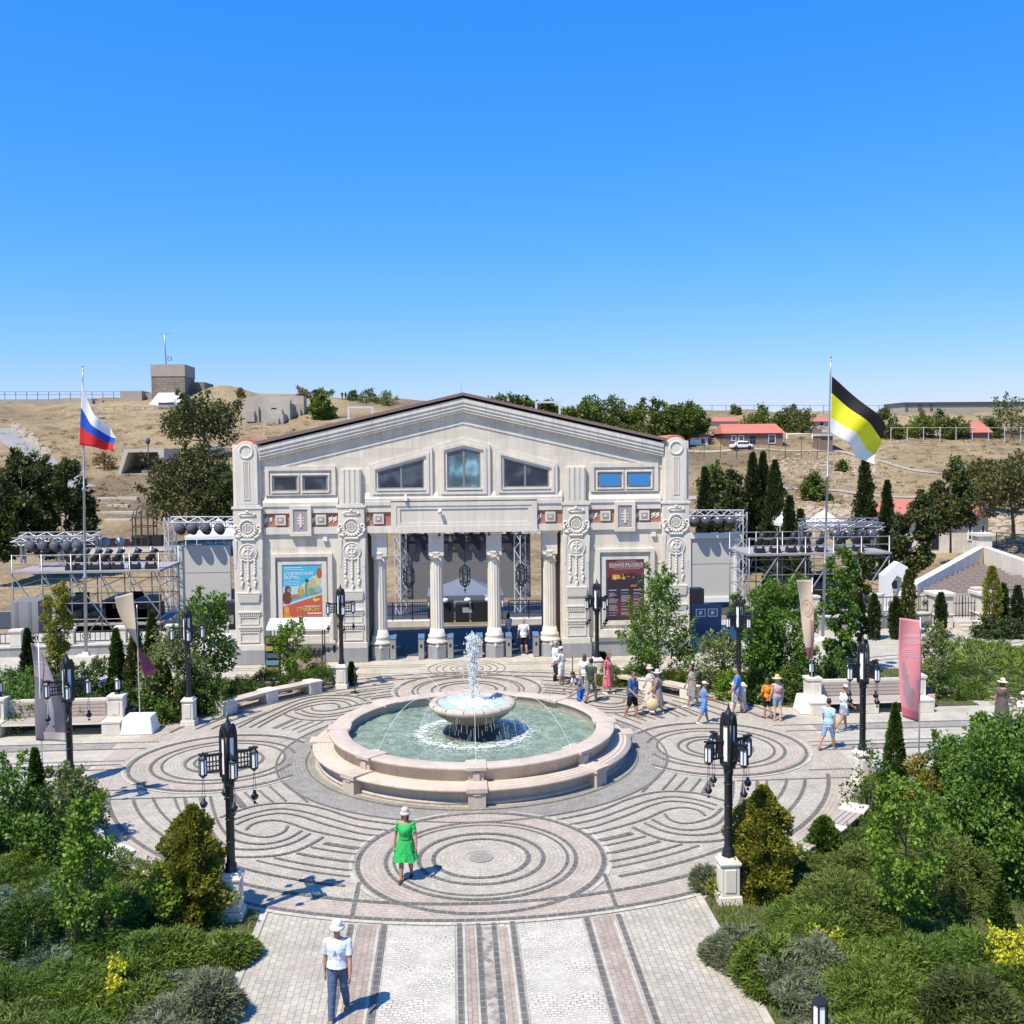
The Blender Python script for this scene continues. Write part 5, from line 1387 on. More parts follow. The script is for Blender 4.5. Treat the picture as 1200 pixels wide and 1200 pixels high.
SPIN = lambda t: max(.03, (math.sin(PI*min(1, .16+t*.84))**.75))
COLM = lambda t: max(.05, min(1, (1.03-t)*4.5)**.6*min(1, (t+.12)/.2)*(1-.25*t))
def trunk_mesh(h, r, limbs, rng, lean=0.0, cs=None):
    b = MB(); pts = [(lean*h*t*t, .04*h*math.sin(3*t)*t, h*t) for t in (0, .25, .5, .75, 1)]
    for i in range(4): b.tube(pts[i], pts[i+1], r*(1-.2*i), r*(1-.2*(i+1)), 8)
    if cs is not None:
        idx = rng.choice(len(cs), min(limbs, len(cs)), replace=False)
        for k in idx:
            c = cs[k]; t = min(.95, max(.2, (c[2]/h)*.72)); i = int(t*4); f = t*4-i
            p = Vector(pts[i]).lerp(Vector(pts[min(4, i+1)]), f); q = Vector(c[:3]); m = (p+q)/2+Vector((0, 0, -.05*h))
            b.tube(p, m, r*.42, r*.28, 6); b.tube(m, q, r*.28, r*.10, 5)
    return b
def tree(name, label, loc, h, r, mat, n, leaf, seed, z0=.25, clumps=26, shape=None, trunk=.05, fill=.55, cat='tree', group=None, lean=0, limbs=10, bark=None, cr=1.0):
    rng = np.random.default_rng(seed); t = thing(name, label, cat, loc, 0, group)
    V, cs = broad(rng, h, r, h*z0, n, leaf, clumps, shape, fill, cr)
    V[:, :, 0] += lean*V[:, :, 2]**2/h; cs[:, 0] += lean*cs[:, 2]**2/h
    trunk_mesh(h*.86, trunk, limbs, rng, lean, cs).build('trunk', bark or MT['bark'], t)
    quads('crown', V, mat, t); return t
def shrub(name, label, loc, h, r, mat, n, leaf, seed, kind='broad', shape=None, cat='shrub', group=None, up=1.0, thin=.45, lump=.22, clumps=18, z0=0.0):
    rng = np.random.default_rng(seed)
    if kind == 'broad': V, cs = broad(rng, h, r, .06*h+z0, n, leaf, clumps, shape or (lambda t: max(.2, math.cos(t*PI/2*.95)**.55)), .6)
    elif kind == 'col': V = column(rng, h, r, int(n*1.4), leaf, shape or CONE, z0, up, lump, thin)
    elif kind == 'spray': V = spray_mound(rng, [(0, 0, r*.8, h)]+[(r*.45*math.cos(q), r*.45*math.sin(q), r*rng.uniform(.4, .62), h*rng.uniform(.55, .95)) for q in np.linspace(0, 6.3, 7)[:6]+rng.uniform(0, 1)], int(n*3.4), leaf*.62)[0]
    t = thing(name, label, cat, loc, 0, group)
    b = MB()
    for k in range(5):
        a = rng.uniform(0, 2*PI); b.tube((0, 0, 0), (r*.35*math.cos(a), r*.35*math.sin(a), h*.6), .018+.008*h, .006, 5)
    b.build('stem', MT['bark'], t); quads('foliage', V, mat, t)
    return t
def spray_mound(rng, M, n, leaf, poly=None, cls=None, thin=.17):
    """sprays of needles over a field of mounds (x, y, radius, height)"""
    M = np.array(M); w_ = M[:, 2]**2; k = rng.choice(len(M), n, p=w_/w_.sum())
    q = np.sqrt(rng.uniform(0, 1.1, n)); a = rng.uniform(0, 2*PI, n)
    x = M[k, 0]+q*M[k, 2]*np.cos(a); y = M[k, 1]+q*M[k, 2]*np.sin(a)
    own = M[k, 3]*np.sqrt(np.maximum(0, 1-(q/1.06)**2))*(1+.16*np.sin(3*a+M[k, 0]*7)+.12*np.sin(7*a+q*6+M[k, 1]*5))
    z = own*rng.uniform(.68, 1.12, n)
    # keep what is near the top surface of the whole field
    keep = np.ones(n, bool)
    for m in M:
        d2 = ((x-m[0])**2+(y-m[1])**2)/m[2]**2
        hh = m[3]*np.sqrt(np.maximum(0, 1-d2/1.12)); keep &= ~(z < hh-.13)
    if poly is not None: keep &= np.array([inpoly(u_, v_, poly) for u_, v_ in zip(x, y)])
    x, y, z, a, q, k = x[keep], y[keep], z[keep], a[keep], q[keep], k[keep]; n = len(x)
    P = np.stack([x, y, z], 1)
    A = np.stack([np.cos(a)*(.35+.8*q), np.sin(a)*(.35+.8*q), np.full(n, .62)-.35*q], 1)+rng.normal(size=(n, 3))*.42
    L = leaf*rng.uniform(.55, 1.5, n)
    return cards(P-unit(A)*L.reshape(-1, 1)*.3, A, L, L*thin, rng), k
def ground_cover(P, avoid, seed, n_per, classes, hmul=1.0, step=.85, xr=None, lim=None):
    """juniper carpet over a bed: one stuff object for each colour of juniper"""
    rng = np.random.default_rng(seed); xs = [p[0] for p in P]; ys = [p[1] for p in P]; M = []
    y = min(ys)
    while y < max(ys):
        x = min(xs)
        while x < max(xs):
            cx, cy = x+rng.uniform(-.4, .4), y+rng.uniform(-.4, .4)
            if inpoly(cx, cy, P) and (lim is None or lim(cx, cy)) and all((cx-a)**2+(cy-b)**2 > c*c for a, b, c in avoid):
                M.append((cx, cy, rng.uniform(.6, 1.15)*step/.85, rng.uniform(.25, .72)*hmul))
            x += step
        y += step
    cl = [classes(m, rng) for m in M]
    area = sum(PI*m[2]**2 for m in M)
    V, k = spray_mound(rng, M, int(area*n_per), .115, P)
    # thin out what stands low at the edge
    cl = np.array(cl)[k]
    return [(c, V[cl == c]) for c in sorted(set(cl.tolist()))]
GC = [L_JUN, L_JUNL, L_JUNO, L_JUNB, L_LAV]
GCN = ['green', 'light green', 'olive', 'blue green', 'grey lavender']
def lim_l(x, y): return x > -14.5 and y > 14.8 and y < 28.4
def lim_r(x, y): return x < 16.5 and y > 14.8 and y < 28.4 and not (x > 9.9+.35*math.sin(y*2) and 18.3 < y < 24.2)
def cls_l(m, rng):
    if m[0] < -8.3 and 19.5 < m[1] < 22.5: return 3
    if abs(m[0]+5.5) < .8 and m[1] < 18.8: return 4
    v = math.sin(m[0]*1.1+2)+math.sin(m[1]*1.3+m[0]*.5)
    return 1 if v > .7 else 2 if v < -.5 else 0
def cls_r(m, rng):
    if m[0] < 6.1 and m[1] < 20.6: return 4
    if m[0] < 7.6 and m[1] < 20: return 1
    v = math.sin(m[0]*.8+1)+math.sin(m[1]*1.1+m[0]*.4)
    return 2 if v > .25 else 1 if v < -1.1 else 0
AV_L = [(-5.42, 21.55, .5), (-5.4, 20.5, .95), (-5.35, 19.6, .6), (-6.2, 21.0, .8), (-9.1, 20.3, .3)]
AV_R = [(5.35, 21.45, .5), (5.3, 20.4, .95), (5.3, 19.6, .55), (6.3, 22.0, .9), (9.5, 20.6, .3)]
for side, P, av, lm, cf, sd in (('l', BEDS[2], AV_L, lim_l, cls_l, 3), ('r', BEDS[0], AV_R, lim_r, cls_r, 4)):
    for c, V in ground_cover(P, av, sd, 3000, cf, .85, .74, None, lm):
        tag(quads('juniper_ground_cover', V, GC[c]), kind='stuff')
# grass between the shrubs
def grass(P, n, seed, lim=None, h=.10):
    rng = np.random.default_rng(seed); xs = [p[0] for p in P]; ys = [p[1] for p in P]
    x = rng.uniform(min(xs), max(xs), n); y = rng.uniform(min(ys), max(ys), n)
    k = np.array([inpoly(a, b, P) and (lim is None or lim(a, b)) for a, b in zip(x, y)]); x, y = x[k], y[k]; n = len(x)
    A = np.stack([rng.normal(size=n)*.5, rng.normal(size=n)*.5, np.ones(n)], 1); L = h*rng.uniform(.5, 1.6, n)
    tag(quads('grass', cards(np.stack([x, y, np.full(n, .035)], 1), A, L, np.full(n, .02), rng), L_GRASS), kind='stuff')
grass(BEDS[0], 260000, 1, lambda x, y: x < 23 and 14.8 < y < 28.4, .13); grass(BEDS[2], 170000, 2, lim_l); grass(BEDS[1], 15000, 3, lambda x, y: y < 44); grass(BEDS[3], 15000, 4, lambda x, y: y < 44)

def gxy(px, py): p = gp(px, py); return (p.x, p.y, .03)
# front left bed
tree('maple_sapling', 'slender bright green maple sapling rising from the junipers before the end of the bench', gxy(108, 1112), 3.15, .86, L_BROAD, 5600, .095, 21, .2, 52, lambda t: (.98-.75*t)*min(1, (t+.1)/.2), .035, .8, cr=.66)
shrub('golden_shrub', 'tall golden green shrub leaning round the lamp pedestal on the lamp shadow side', gxy(228, 1080), 2.45, .95, L_GOLD, 15000, .085, 22, 'col', lambda t: max(.06, (1-t**2.6)**.9*min(1, (t+.22)/.3)), up=.7, lump=.34, thin=.6)
shrub('arborvitae', 'pointed dark arborvitae rising behind pale shrubs, beside the grey banner', gxy(44, 985), 2.35, .42, L_THUJA, 6500, .08, 23, 'col', CONE)
shrub('silvery_shrub', 'pale silvery shrub at the foot of the pointed arborvitae by the grey banner', gxy(72, 995), 2.0, 1.0, L_SILV, 6500, .09, 24, 'broad', clumps=26)
shrub('silvery_shrub', 'pale silvery shrub crowding the lamp pedestal by the grey banner', gxy(92, 985), 1.7, .7, L_SILV, 3800, .09, 25, 'broad', clumps=20)
shrub('leafy_shrub', 'dark leafy shrub at the very edge of the photo above the blue green juniper', gxy(5, 1010), 2.3, 1.2, L_MAPLE, 6000, .11, 26, 'broad', clumps=24)
shrub('amber_shrub', 'small shrub with amber leaves among dark bushes', gxy(38, 1008), .95, .28, L_AMBER, 1300, .07, 27, 'col', SPIN)
shrub('yellow_shrub', 'small bright yellow leaved shrub in the junipers before the path, alone among dark green', gxy(137, 1178), .75, .28, L_YELLOW, 1100, .08, 28, 'broad', clumps=10)
shrub('plume_juniper', 'feathery bright green juniper at the lamp pedestal on the lamp shadow side', gxy(268, 1122), .32, .62, L_JUNL, 4200, .24, 29, 'spray')
shrub('dark_juniper', 'dark low juniper bush below the amber leaved shrub', gxy(30, 1115), .9, .8, L_DARK, 5200, .2, 30, 'spray')
shrub('lavender_bush', 'grey lavender clump at the path edge near the bottom of the photo', gxy(246, 1192), .6, .55, L_LAV, 3600, .24, 31, 'spray')
shrub('leafy_shrub', 'low broad leaved shrub between the maple sapling and the golden shrub', gxy(190, 1088), 1.0, .65, L_BROAD, 1900, .1, 32, 'broad', clumps=16)
shrub('dark_juniper', 'dark juniper below the maple sapling beside the yellow leaved shrub', gxy(168, 1140), .55, .6, L_DARK, 3200, .2, 33, 'spray')
shrub('dark_shrub', 'dark green shrub in the shade between the arborvitae and the maple sapling', gxy(78, 1020), 1.3, .7, L_DARK, 4200, .09, 34, 'broad')
# front right bed
shrub('golden_shrub', 'tall golden green shrub behind the lamp pedestal at the lavender corner', gxy(894, 1052), 2.45, 1.05, L_GOLD, 16000, .085, 41, 'col', lambda t: max(.06, (1-t**2.6)**.9*min(1, (t+.22)/.3)), up=.7, lump=.34, thin=.6)
tree('maple_sapling', 'bright green maple sapling alone among olive junipers', gxy(1062, 1106), 3.3, .74, L_BROAD, 5000, .095, 42, .22, 54, lambda t: (.5+.55*math.sin(PI*t)), .035, .8, cr=.62)
shrub('arborvitae', 'clipped pointed arborvitae standing beside the lamp by the pink banner', gxy(1048, 955), 3.0, .44, L_THUJA, 7000, .075, 43, 'col', CONE, lump=.12)
shrub('amber_shrub', 'bronze and amber shrub beside the clipped arborvitae', gxy(1082, 985), 2.2, .62, L_AMBER, 4200, .08, 44, 'broad', clumps=22)
tree('leafy_tree', 'large willow leaved bushy tree filling the edge of the photo below the straw hat walker', gxy(1176, 1030), 3.4, 1.45, L_MAPLE, 26000, .10, 45, .06, 46, lambda t: (1-.45*t)*min(1, (t+.2)/.35), .05, .65)
tree('leafy_tree', 'bushy green tree between the amber shrub and the large willow leaved tree', gxy(1122, 985), 2.5, .95, L_MAPLE, 12000, .095, 46, .06, 32, lambda t: (1-.5*t), .04, .65)
tree('leafy_tree', 'tall light green sapling behind the large willow leaved tree at the photo edge', gxy(1152, 975), 3.1, .62, L_BROAD, 5500, .095, 47, .25, 26, lambda t: (.8-.55*t), .035, .7)
shrub('twiggy_shrub', 'sparse dark twiggy shrub against the lamp pedestal by the arborvitae', gxy(1018, 965), 2.0, .65, L_DARK, 1000, .09, 48, 'broad', clumps=26)
shrub('yellow_shrub', 'green and yellow variegated shrub on the lawn at the photo edge', gxy(1180, 1150), .8, .6, L_YELLOW, 3400, .075, 49, 'broad', clumps=14)
shrub('yellow_shrub', 'small yellow leaved shrub half buried in olive juniper', gxy(962, 1128), .6, .42, L_YELLOW, 1100, .07, 50, 'broad', clumps=10)
shrub('young_conifer', 'small dark pointed conifer on the lawn beyond the variegated shrub', gxy(1172, 1092), .95, .3, L_THUJA, 2000, .08, 51, 'col', CONE)
shrub('lavender_bush', 'dark grey lavender clump along the path edge below the lamp pedestal', gxy(868, 1128), .5, .7, L_LAV, 7500, .24, 52, 'spray')
shrub('lavender_bush', 'small lavender clump tucked against the corner lamp pedestal', gxy(826, 1042), .42, .34, L_LAV, 2600, .18, 53, 'spray')
shrub('plume_juniper', 'feathery bright green juniper beside the lavender on the path edge', gxy(905, 1150), .62, .85, L_JUNL, 6500, .26, 54, 'spray')
shrub('mugo_pine', 'dark mounded dwarf pine at the bottom corner', gxy(1140, 1215), .9, 1.0, L_PINE, 5200, .2, 55, 'spray')
shrub('dark_juniper', 'upright dark juniper bush against the slatted bench seat', gxy(966, 1010), 1.0, .38, L_JUN, 3400, .12, 56, 'col', SPIN)
shrub('olive_juniper', 'broad olive juniper mound below the maple sapling', gxy(1100, 1050), 1.1, 1.25, L_JUNO, 10000, .2, 57, 'spray')
shrub('olive_juniper', 'olive juniper mound in the middle of the bed beyond the yellow leaved shrub', gxy(985, 1085), .8, 1.3, L_JUNO, 9000, .2, 58, 'spray')

# back left beds
def at(px, py, Y, z=0.0): p = pl(px, py, Y); return (p.x, Y, z)
tree('column_tree', 'narrow yellow green columnar tree by the flagpole and scaffold', at(68, 805, 43.6), 4.4, .74, L_GOLD, 9500, .11, 61, .03, 54, lambda t: (.95-.3*t)*min(1, (t+.2)/.3), .05, .6, cr=.75)
for px, py, Y, h, r, m, sd, l in ((138, 815, 40.5, 3.0, .52, L_THUJA, 62, 'dark arborvitae first in the row behind the twisted banner'), (160, 815, 40.0, 3.3, .6, L_THUJAB, 63, 'browning arborvitae right behind the twisted banner'),
                                  (180, 815, 41.5, 3.5, .62, L_THUJA, 64, 'dark arborvitae last in the row behind the twisted banner, before the leafy trees'), (33, 780, 44.5, 2.4, .42, L_CYP, 65, 'small dark conifer beside the yellow green columnar tree'), (192, 825, 38.8, 2.2, .62, L_THUJAB, 66, 'low golden brown arborvitae between the twisted banner and the lamp')):
    shrub('arborvitae', l, at(px, py, Y), h, r, m, 5200, .11, sd, 'col', CONE, lump=.25)
tree('maple', 'spreading light green maple behind the lamp, beside the gate wall', at(240, 830, 40.6), 4.3, 1.25, L_MAPLE, 6800, .14, 67, .1, 34, lambda t: .55+.5*math.sin(PI*min(1, t+.15)), .05, .75)
tree('leafy_tree', 'bushy silvery green tree behind the lamp by the twisted banner', at(208, 830, 39.2), 3.1, 1.35, L_SILV, 6500, .12, 68, .06, 34, lambda t: 1-.5*t*t, .05, .65)
tree('sapling', 'small round headed tree in front of the souvenir stall', at(347, 800, 42.9), 2.7, .62, L_BROAD, 4200, .11, 69, .3, 22, lambda t: .4+.75*math.sin(PI*t)**.7, .03, .7)
for i, (px, py, Y, h, r, m, l) in enumerate(((20, 795, 41.5, 1.1, 1.6, L_MAPLE, 'low green hedge shrub behind the bench, by the photo edge'), (60, 815, 39.5, 1.5, 1.0, L_DARK, 'dark shrub behind the bench back, under the columnar tree'), (110, 820, 39.5, 1.9, 1.0, L_DARK, 'dark green shrub between the columnar tree and the arborvitae row'),
        (150, 850, 38.5, 1.0, .9, L_THUJA, 'low dark green shrub behind the white banner base'), (185, 856, 38.0, .75, .8, L_JUN, 'low juniper beside the lamp pedestal by the twisted banner'), (215, 850, 38.8, 1.3, .8, L_DARK, 'dark shrub right behind the lamp pedestal by the twisted banner'), (246, 845, 39.3, 1.2, .85, L_JUN, 'green shrub at the end of the kiosk side stone bench'),
        (25, 860, 37.9, 1.2, 1.3, L_MAPLE, 'leafy hedge shrub directly behind the bench, by the photo edge'), (90, 850, 38.2, 1.3, 1.2, L_DARK, 'dark hedge shrub directly behind the middle of the bench'))):
    shrub('hedge_shrub', l, at(px, py, Y), h, r, m, 3600, .11, 70+i, 'broad', clumps=20)
for i, (px, py, Y, h, r, m, l) in enumerate(((285, 825, 41.2, .75, .8, L_JUN, 'spreading juniper behind the near bay of the kiosk side bench'), (315, 815, 42.2, .85, .9, L_DARK, 'dark spreading juniper between the kiosk side bench and leaflet rack'), (348, 812, 42.4, .8, .7, L_JUN, 'spreading juniper under the small round headed tree'),
        (375, 808, 42.6, .9, .7, L_JUN, 'spreading juniper between the small tree and the lamp pedestal'), (412, 803, 43.0, .95, .25, L_CYP, 'tiny dark conifer tight beside the kiosk side lamp pedestal'), (262, 830, 41, .7, .6, L_DARK, 'dark juniper at the very end of the kiosk side bench'))):
    shrub('spreading_juniper', l, at(px, py, Y), h, r, m if r > .3 else L_THUJA, 2600, .2 if r > .3 else .1, 80+i, 'spray' if r > .3 else 'col', cat='juniper')
# back right beds
tree('maple', 'large bright green maple covering part of the dark red poster', at(771, 812, 41.6), 4.75, 1.32, L_MAPLE, 8500, .13, 91, .1, 46, lambda t: (.62+.5*math.sin(PI*min(1, t+.12)))*(1-.3*t), .06, .8)
shrub('leafy_shrub', 'light leafy shrub below the blue board, beside the lamp', at(845, 815, 40.6), 2.3, 1.25, L_SILV, 6000, .11, 92, 'broad', clumps=26)
tree('leafy_tree', 'green leafy tree behind the lamp next to the light shrub', at(880, 815, 41.0), 4.0, 1.1, L_MAPLE, 7500, .13, 93, .05, 32, lambda t: 1-.45*t, .05, .7)
tree('leafy_tree', 'dense green tree behind the couple with the orange bag', at(920, 820, 40.4), 4.6, 1.3, L_MAPLE, 11000, .13, 94, .03, 40, lambda t: .95-.35*t*t, .05, .65)
shrub('arborvitae', 'dark pointed arborvitae behind the narrow tan banner', at(903, 800, 42.2), 4.4, .75, L_THUJA, 6500, .12, 95, 'col', CONE, lump=.25)
tree('column_tree', 'tall leafy columnar tree hiding the flagpole foot', at(986, 808, 42.0), 5.6, .78, L_MAPLE, 11000, .125, 96, .02, 60, lambda t: (.85-.15*t)*min(1, (t+.25)/.35)*min(1, (1.06-t)*5), .05, .6, cr=.75)
tree('column_tree', 'narrow dark columnar tree just behind the leafy columnar tree', at(1009, 800, 43.0), 5.4, .36, L_THUJAB, 4800, .13, 97, .02, 26, lambda t: .9*min(1, (1.05-t)*5), .05, .6)
for i, (px, py, Y, h, r, m, l) in enumerate(((890, 832, 38.7, 1.2, .9, L_DARK, 'dark shrub behind the lamp pedestal by the bright blue shirt'), (925, 835, 38.6, 1.3, 1.0, L_DARK, 'dark shrub in the shade behind the couple with the orange bag'), (860, 825, 39.2, .9, .8, L_BROAD, 'low bright shrub behind the boy in the white cap'), (962, 832, 38.9, 1.4, 1.0, L_DARK, 'dark shrub behind the bench pier by the tan banner'),
        (1000, 825, 39.2, 1.2, 1.2, L_MAPLE, 'green hedge shrub behind the bench, under the leafy columnar tree'), (1100, 825, 38.6, 1.5, .9, L_SILV, 'light wispy shrub beside the pink banner'), (1095, 800, 41.5, 2.2, .9, L_SILV, 'light green bush between the pink banner and the diagonal walk'))):
    shrub('hedge_shrub', l, at(px, py, Y), h, r, m, 3600, .11, 100+i, 'broad', clumps=20)
for i, (px, py, Y, h, r, m, l) in enumerate(((715, 812, 42.0, .7, .7, L_JUN, 'spreading juniper behind the woman in pink'), (745, 810, 41.9, .7, .8, L_JUN, 'spreading juniper at the foot of the large maple'), (790, 815, 41.0, .75, .8, L_JUNL, 'bright low juniper between the maple and the woman in patterned grey'), (705, 805, 43.2, 1.0, .25, L_CYP, 'small dark conifer tight beside the lamp pedestal by the group'),
        (1115, 822, 38.4, .75, .75, L_JUN, 'round clipped juniper beside the litter bin and pink banner'), (1140, 825, 38.4, .6, .6, L_JUNL, 'feathery juniper at the corner of the diagonal walk'), (1130, 800, 40.5, .8, 1.0, L_THUJA, 'dark juniper mound behind the round clipped juniper'))):
    shrub('spreading_juniper', l, at(px, py, Y), h, r, m, 2600, .2, 110+i, 'spray' if r > .3 else 'col', cat='juniper')
V = []
rng = np.random.default_rng(8); M = []
for i in range(70):
    x, y = rng.uniform(min(p[0] for p in rp), max(p[0] for p in rp)), rng.uniform(min(p[1] for p in rp), max(p[1] for p in rp))
    if inpoly(x, y, rp): M.append((x, y, rng.uniform(.8, 1.5), rng.uniform(.5, 1.0)))
V, k = spray_mound(rng, M, 26000, .34, None, thin=.14)
tag(quads('juniper_ground_cover', V, L_JUNL), kind='stuff')
# small trees along the terrace wall
for i, (px, py, Y, h, r, m, l) in enumerate(((1024, 755, 50.5, 2.3, .35, L_CYP, 'small dark conifer before the terrace railing, nearest the scaffold'), (1050, 752, 50.5, 2.1, .38, L_CYP, 'small dark conifer before the terrace railing, behind the pink banner'), (1102, 750, 50.5, 2.3, .32, L_CYP, 'small dark conifer before the terrace gate steps'),
        (1064, 745, 51.5, 3.4, .42, L_THUJAB, 'narrow tree with a golden top and dark foot by the terrace railing'), (1162, 742, 50.8, 3.6, .55, L_GOLD, 'narrow golden green tree standing between gate pier and terrace railing'), (1175, 742, 51.5, 2.6, .3, L_CYP, 'dark narrow conifer just behind the golden green tree'), (1192, 738, 51.2, 2.5, .36, L_CYP, 'dark conifer before the terrace railing at the photo edge'))):
    shrub('narrow_conifer', l, at(px, py, Y), h, r, m, 2600, .14, 120+i, 'col', lambda t: .9*min(1, (1.03-t)*3), cat='conifer')
for i, (px, l) in enumerate(((1158, 'low dark bush under the narrow golden green tree'), (1182, 'low dark bush under the dark conifer by the terrace'))):
    shrub('low_bush', l, at(px, 746, 50.2), .85, .7, L_CYP, 1800, .14, 130+i, 'broad')
# ------------------------------------------------------------------ behind the gate: stage, scaffolds, screens
def truss_geo(b, p, q, wd=.3, seg=.5, r=.03):
    p, q = Vector(p), Vector(q); d = (q-p); L = d.length; d.normalize()
    a = d.orthogonal().normalized(); c = d.cross(a); n = max(2, int(L/seg))
    O = [(a*i+c*j)*wd/2 for i, j in ((1, 1), (1, -1), (-1, -1), (-1, 1))]
    for o_ in O: b.tube(p+o_, q+o_, r, r, 5)
    for k in range(n):
        for i in range(4):
            u_, v_ = O[i], O[(i+1) % 4]
            s0 = p+d*L*k/n; s1 = p+d*L*(k+1)/n
            if k % 2: u_, v_ = v_, u_
            b.tube(s0+u_, s1+v_, r*.6, r*.6, 4)
def spot_proto(label, group):
    t = thing('spotlight', label, 'spotlight', (0, 0, 0), 0, group)
    b = MB(); b.path([(-.36, 0, .9), (-.36, 0, .35)], .03, 5); b.path([(.36, 0, .9), (.36, 0, .35)], .03, 5); b.tube((-.38, 0, .9), (.38, 0, .9), .035, n=5); b.build('yoke', MT['black'], t)
    b = MB(); M = Matrix.Translation((0, 0, .38)) @ Matrix.Rotation(R(62), 4, 'X')
    b.lathe([(0, -.42), (.22, -.40), (.30, -.2), (.34, .1), (.36, .3)], n=14, M=M); b.build('can', MT['black'], t)
    b = MB(); b.lathe([(.35, .28), (.34, .42), (.22, .54), (0, .58)], n=14, M=M); b.build('lens', M_plain('clear_dome', (.09, .092, .10), .2, var=.1), t)
    return t
def head_proto(label, group):
    t = thing('moving_light', label, 'stage light', (0, 0, 0), 0, group)
    b = MB(); b.box(-.2, .2, -.2, .2, 0, .18); b.box(-.2, -.14, -.08, .08, .18, .5); b.box(.14, .2, -.08, .08, .18, .5); b.build('base', MT['black'], t)
    b = MB(); M = Matrix.Translation((0, 0, .48)) @ Matrix.Rotation(R(28), 4, 'Y') @ Matrix.Rotation(R(-10), 4, 'X'); b.lathe([(0, -.2), (.12, -.18), (.13, .25), (.15, .4)], n=10, M=M); b.build('head', MT['black'], t)
    b = MB(); b.lathe([(.13, .40), (0, .42)], n=10, M=M); b.build('lens', MT['steel'], t)
    return t
def scaffold(label, x0, x1, y0, y1, zb, zd, bays, diag, ztruss, tx0, tx1, parts=True):
    c = ((x0+x1)/2, y0, zb); t = thing('scaffold_tower', label, 'scaffold', c)
    W = lambda b, n, m: b.build(n, m, t, world=True)
    b = MB(); xs = [x0+(x1-x0)*i/bays for i in range(bays+1)]
    for y in (y0, y1):
        for x in xs: b.tube((x, y, zb), (x, y, zd+1.05), .04, n=6)
        b.cut()
    b.parts('upright', MT['steel'], t, world=True)
    b = MB(); z = zb+.4
    zs = []
    while z < zd-.3: zs.append(z); z += 1.0
    for z in zs+[zd+1.0, zd+.5]:
        for y in (y0, y1): b.tube((x0, y, z), (x1, y, z), .03, n=5)
    for z in zs:
        for x in xs: b.tube((x, y0, z), (x, y1, z), .03, n=5)
    W(b, 'ledger', MT['steel'])
    b = MB()
    for i in range(bays):
        a, e = (xs[i], xs[i+1]) if diag > 0 else (xs[i+1], xs[i])
        m = (zb+zd)/2
        b.tube((a, y0-.06, zd-.2), (e, y0-.06, m), .045, n=5); b.tube((a if i % 2 else e, y0-.06, m), (e if i % 2 else a, y0-.06, zb+.2), .04, n=5)
        b.tube((a, y1, zd-.2), (e, y1, zb+.5), .03, n=5)
    W(b, 'brace', MT['steel'])
    b = MB(); b.box(x0-.1, x1+.1, y0-.15, y1+.1, zd-.12, zd); b.cut().box(x0, x1, y0, y1, zb+2.0, zb+2.06)
    b.parts('platform', M_plain('scaffold_boards', (.30, .27, .27), .8, var=.2, sc=1.2), t, world=True)
    b = MB()
    for k in range(bays):
        if k in (1, 3): b.box(xs[k]+.35, xs[k+1]-.5, y1-.12, y1-.06, zb+.2, zd-1.3-(k % 2)*.6).cut()
    b.parts('black_cloth', M_plain('black_stage_cloth', (.022, .022, .026), .95), t, world=True)
    b = MB()
    truss_geo(b, (tx0, y1-.4, ztruss), (tx1, y1-.4, ztruss), .35, .55, .035); truss_geo(b, (tx0, y1-1.6, ztruss-.25), (tx1, y1-1.6, ztruss-.25), .35, .55, .035)
    for x in (tx0+.2, (tx0+tx1)/2, tx1-.2): truss_geo(b, (x, y1-.4, zd), (x, y1-.4, ztruss), .25, .5, .028)
    W(b, 'lighting_truss', MT['steel'])
    b = MB(); rr = random.Random(int(x0*10))
    for k in range(15):
        x = rr.uniform(x0+.8, x1-1.2); wz = rr.uniform(.6, 2.2); b.box(x, x+rr.uniform(.5, 1.3), y0+.6, y1-.4, zb, zb+wz).cut()
    for k in range(9):
        x = rr.uniform(x0+1, x1-1.5); b.box(x, x+rr.uniform(.4, .9), y0+.8, y1-.5, zb+2.1, zb+2.1+rr.uniform(.5, 1.4)).cut()
    b.parts('equipment_case', MT['black'], t, world=True)
    return t
YS = 63.0
LX0, LX1 = pl(14, 660, YS).x, pl(186, 660, YS).x; LD = pl(100, 669, YS).z
scaffold('broad steel scaffold with lamps on its deck behind the yellow green columnar tree', LX0, LX1, YS, YS+4.5, -2.6, LD, 5, 1, pl(80, 628, YS+4).z, pl(22, 628, YS+4).x, pl(118, 625, YS+4).x)
RX0, RX1 = pl(878, 655, YS).x, pl(1042, 655, YS).x; RD = pl(960, 648, YS).z
scaffold('broad steel scaffold with lamps on its deck behind the leafy columnar tree', RX0, RX1, YS, YS+4.5, -2.6, RD, 5, -1, pl(985, 612, YS+4).z, pl(936, 612, YS+4).x, pl(1028, 612, YS+4).x)
S0 = spot_proto('big round stage lamp under the truss of the scaffold behind the yellow green tree', 'big lamps on the kiosk side scaffold')
first = True
for px in (38, 52, 66, 80, 92):
    p = pl(px, 646, YS+2.4); q = (p.x, YS+2.4, p.z-.1)
    if first: S0.location = q; S0.scale = (.92,)*3; first = False
    else: dup(S0, q, 0, S0['label'])
for px in (978, 992, 1008, 1020):
    p = pl(px, 628, YS+2.6); dup(S0, (p.x, YS+2.6, p.z-.3), 0, 'big round stage lamp under the truss of the scaffold behind the leafy columnar tree', 'big lamps on the steps side scaffold')
H0 = head_proto('small black moving stage light on the deck of the scaffold behind the twisted banner', 'moving lights on the kiosk side scaffold deck'); first = True
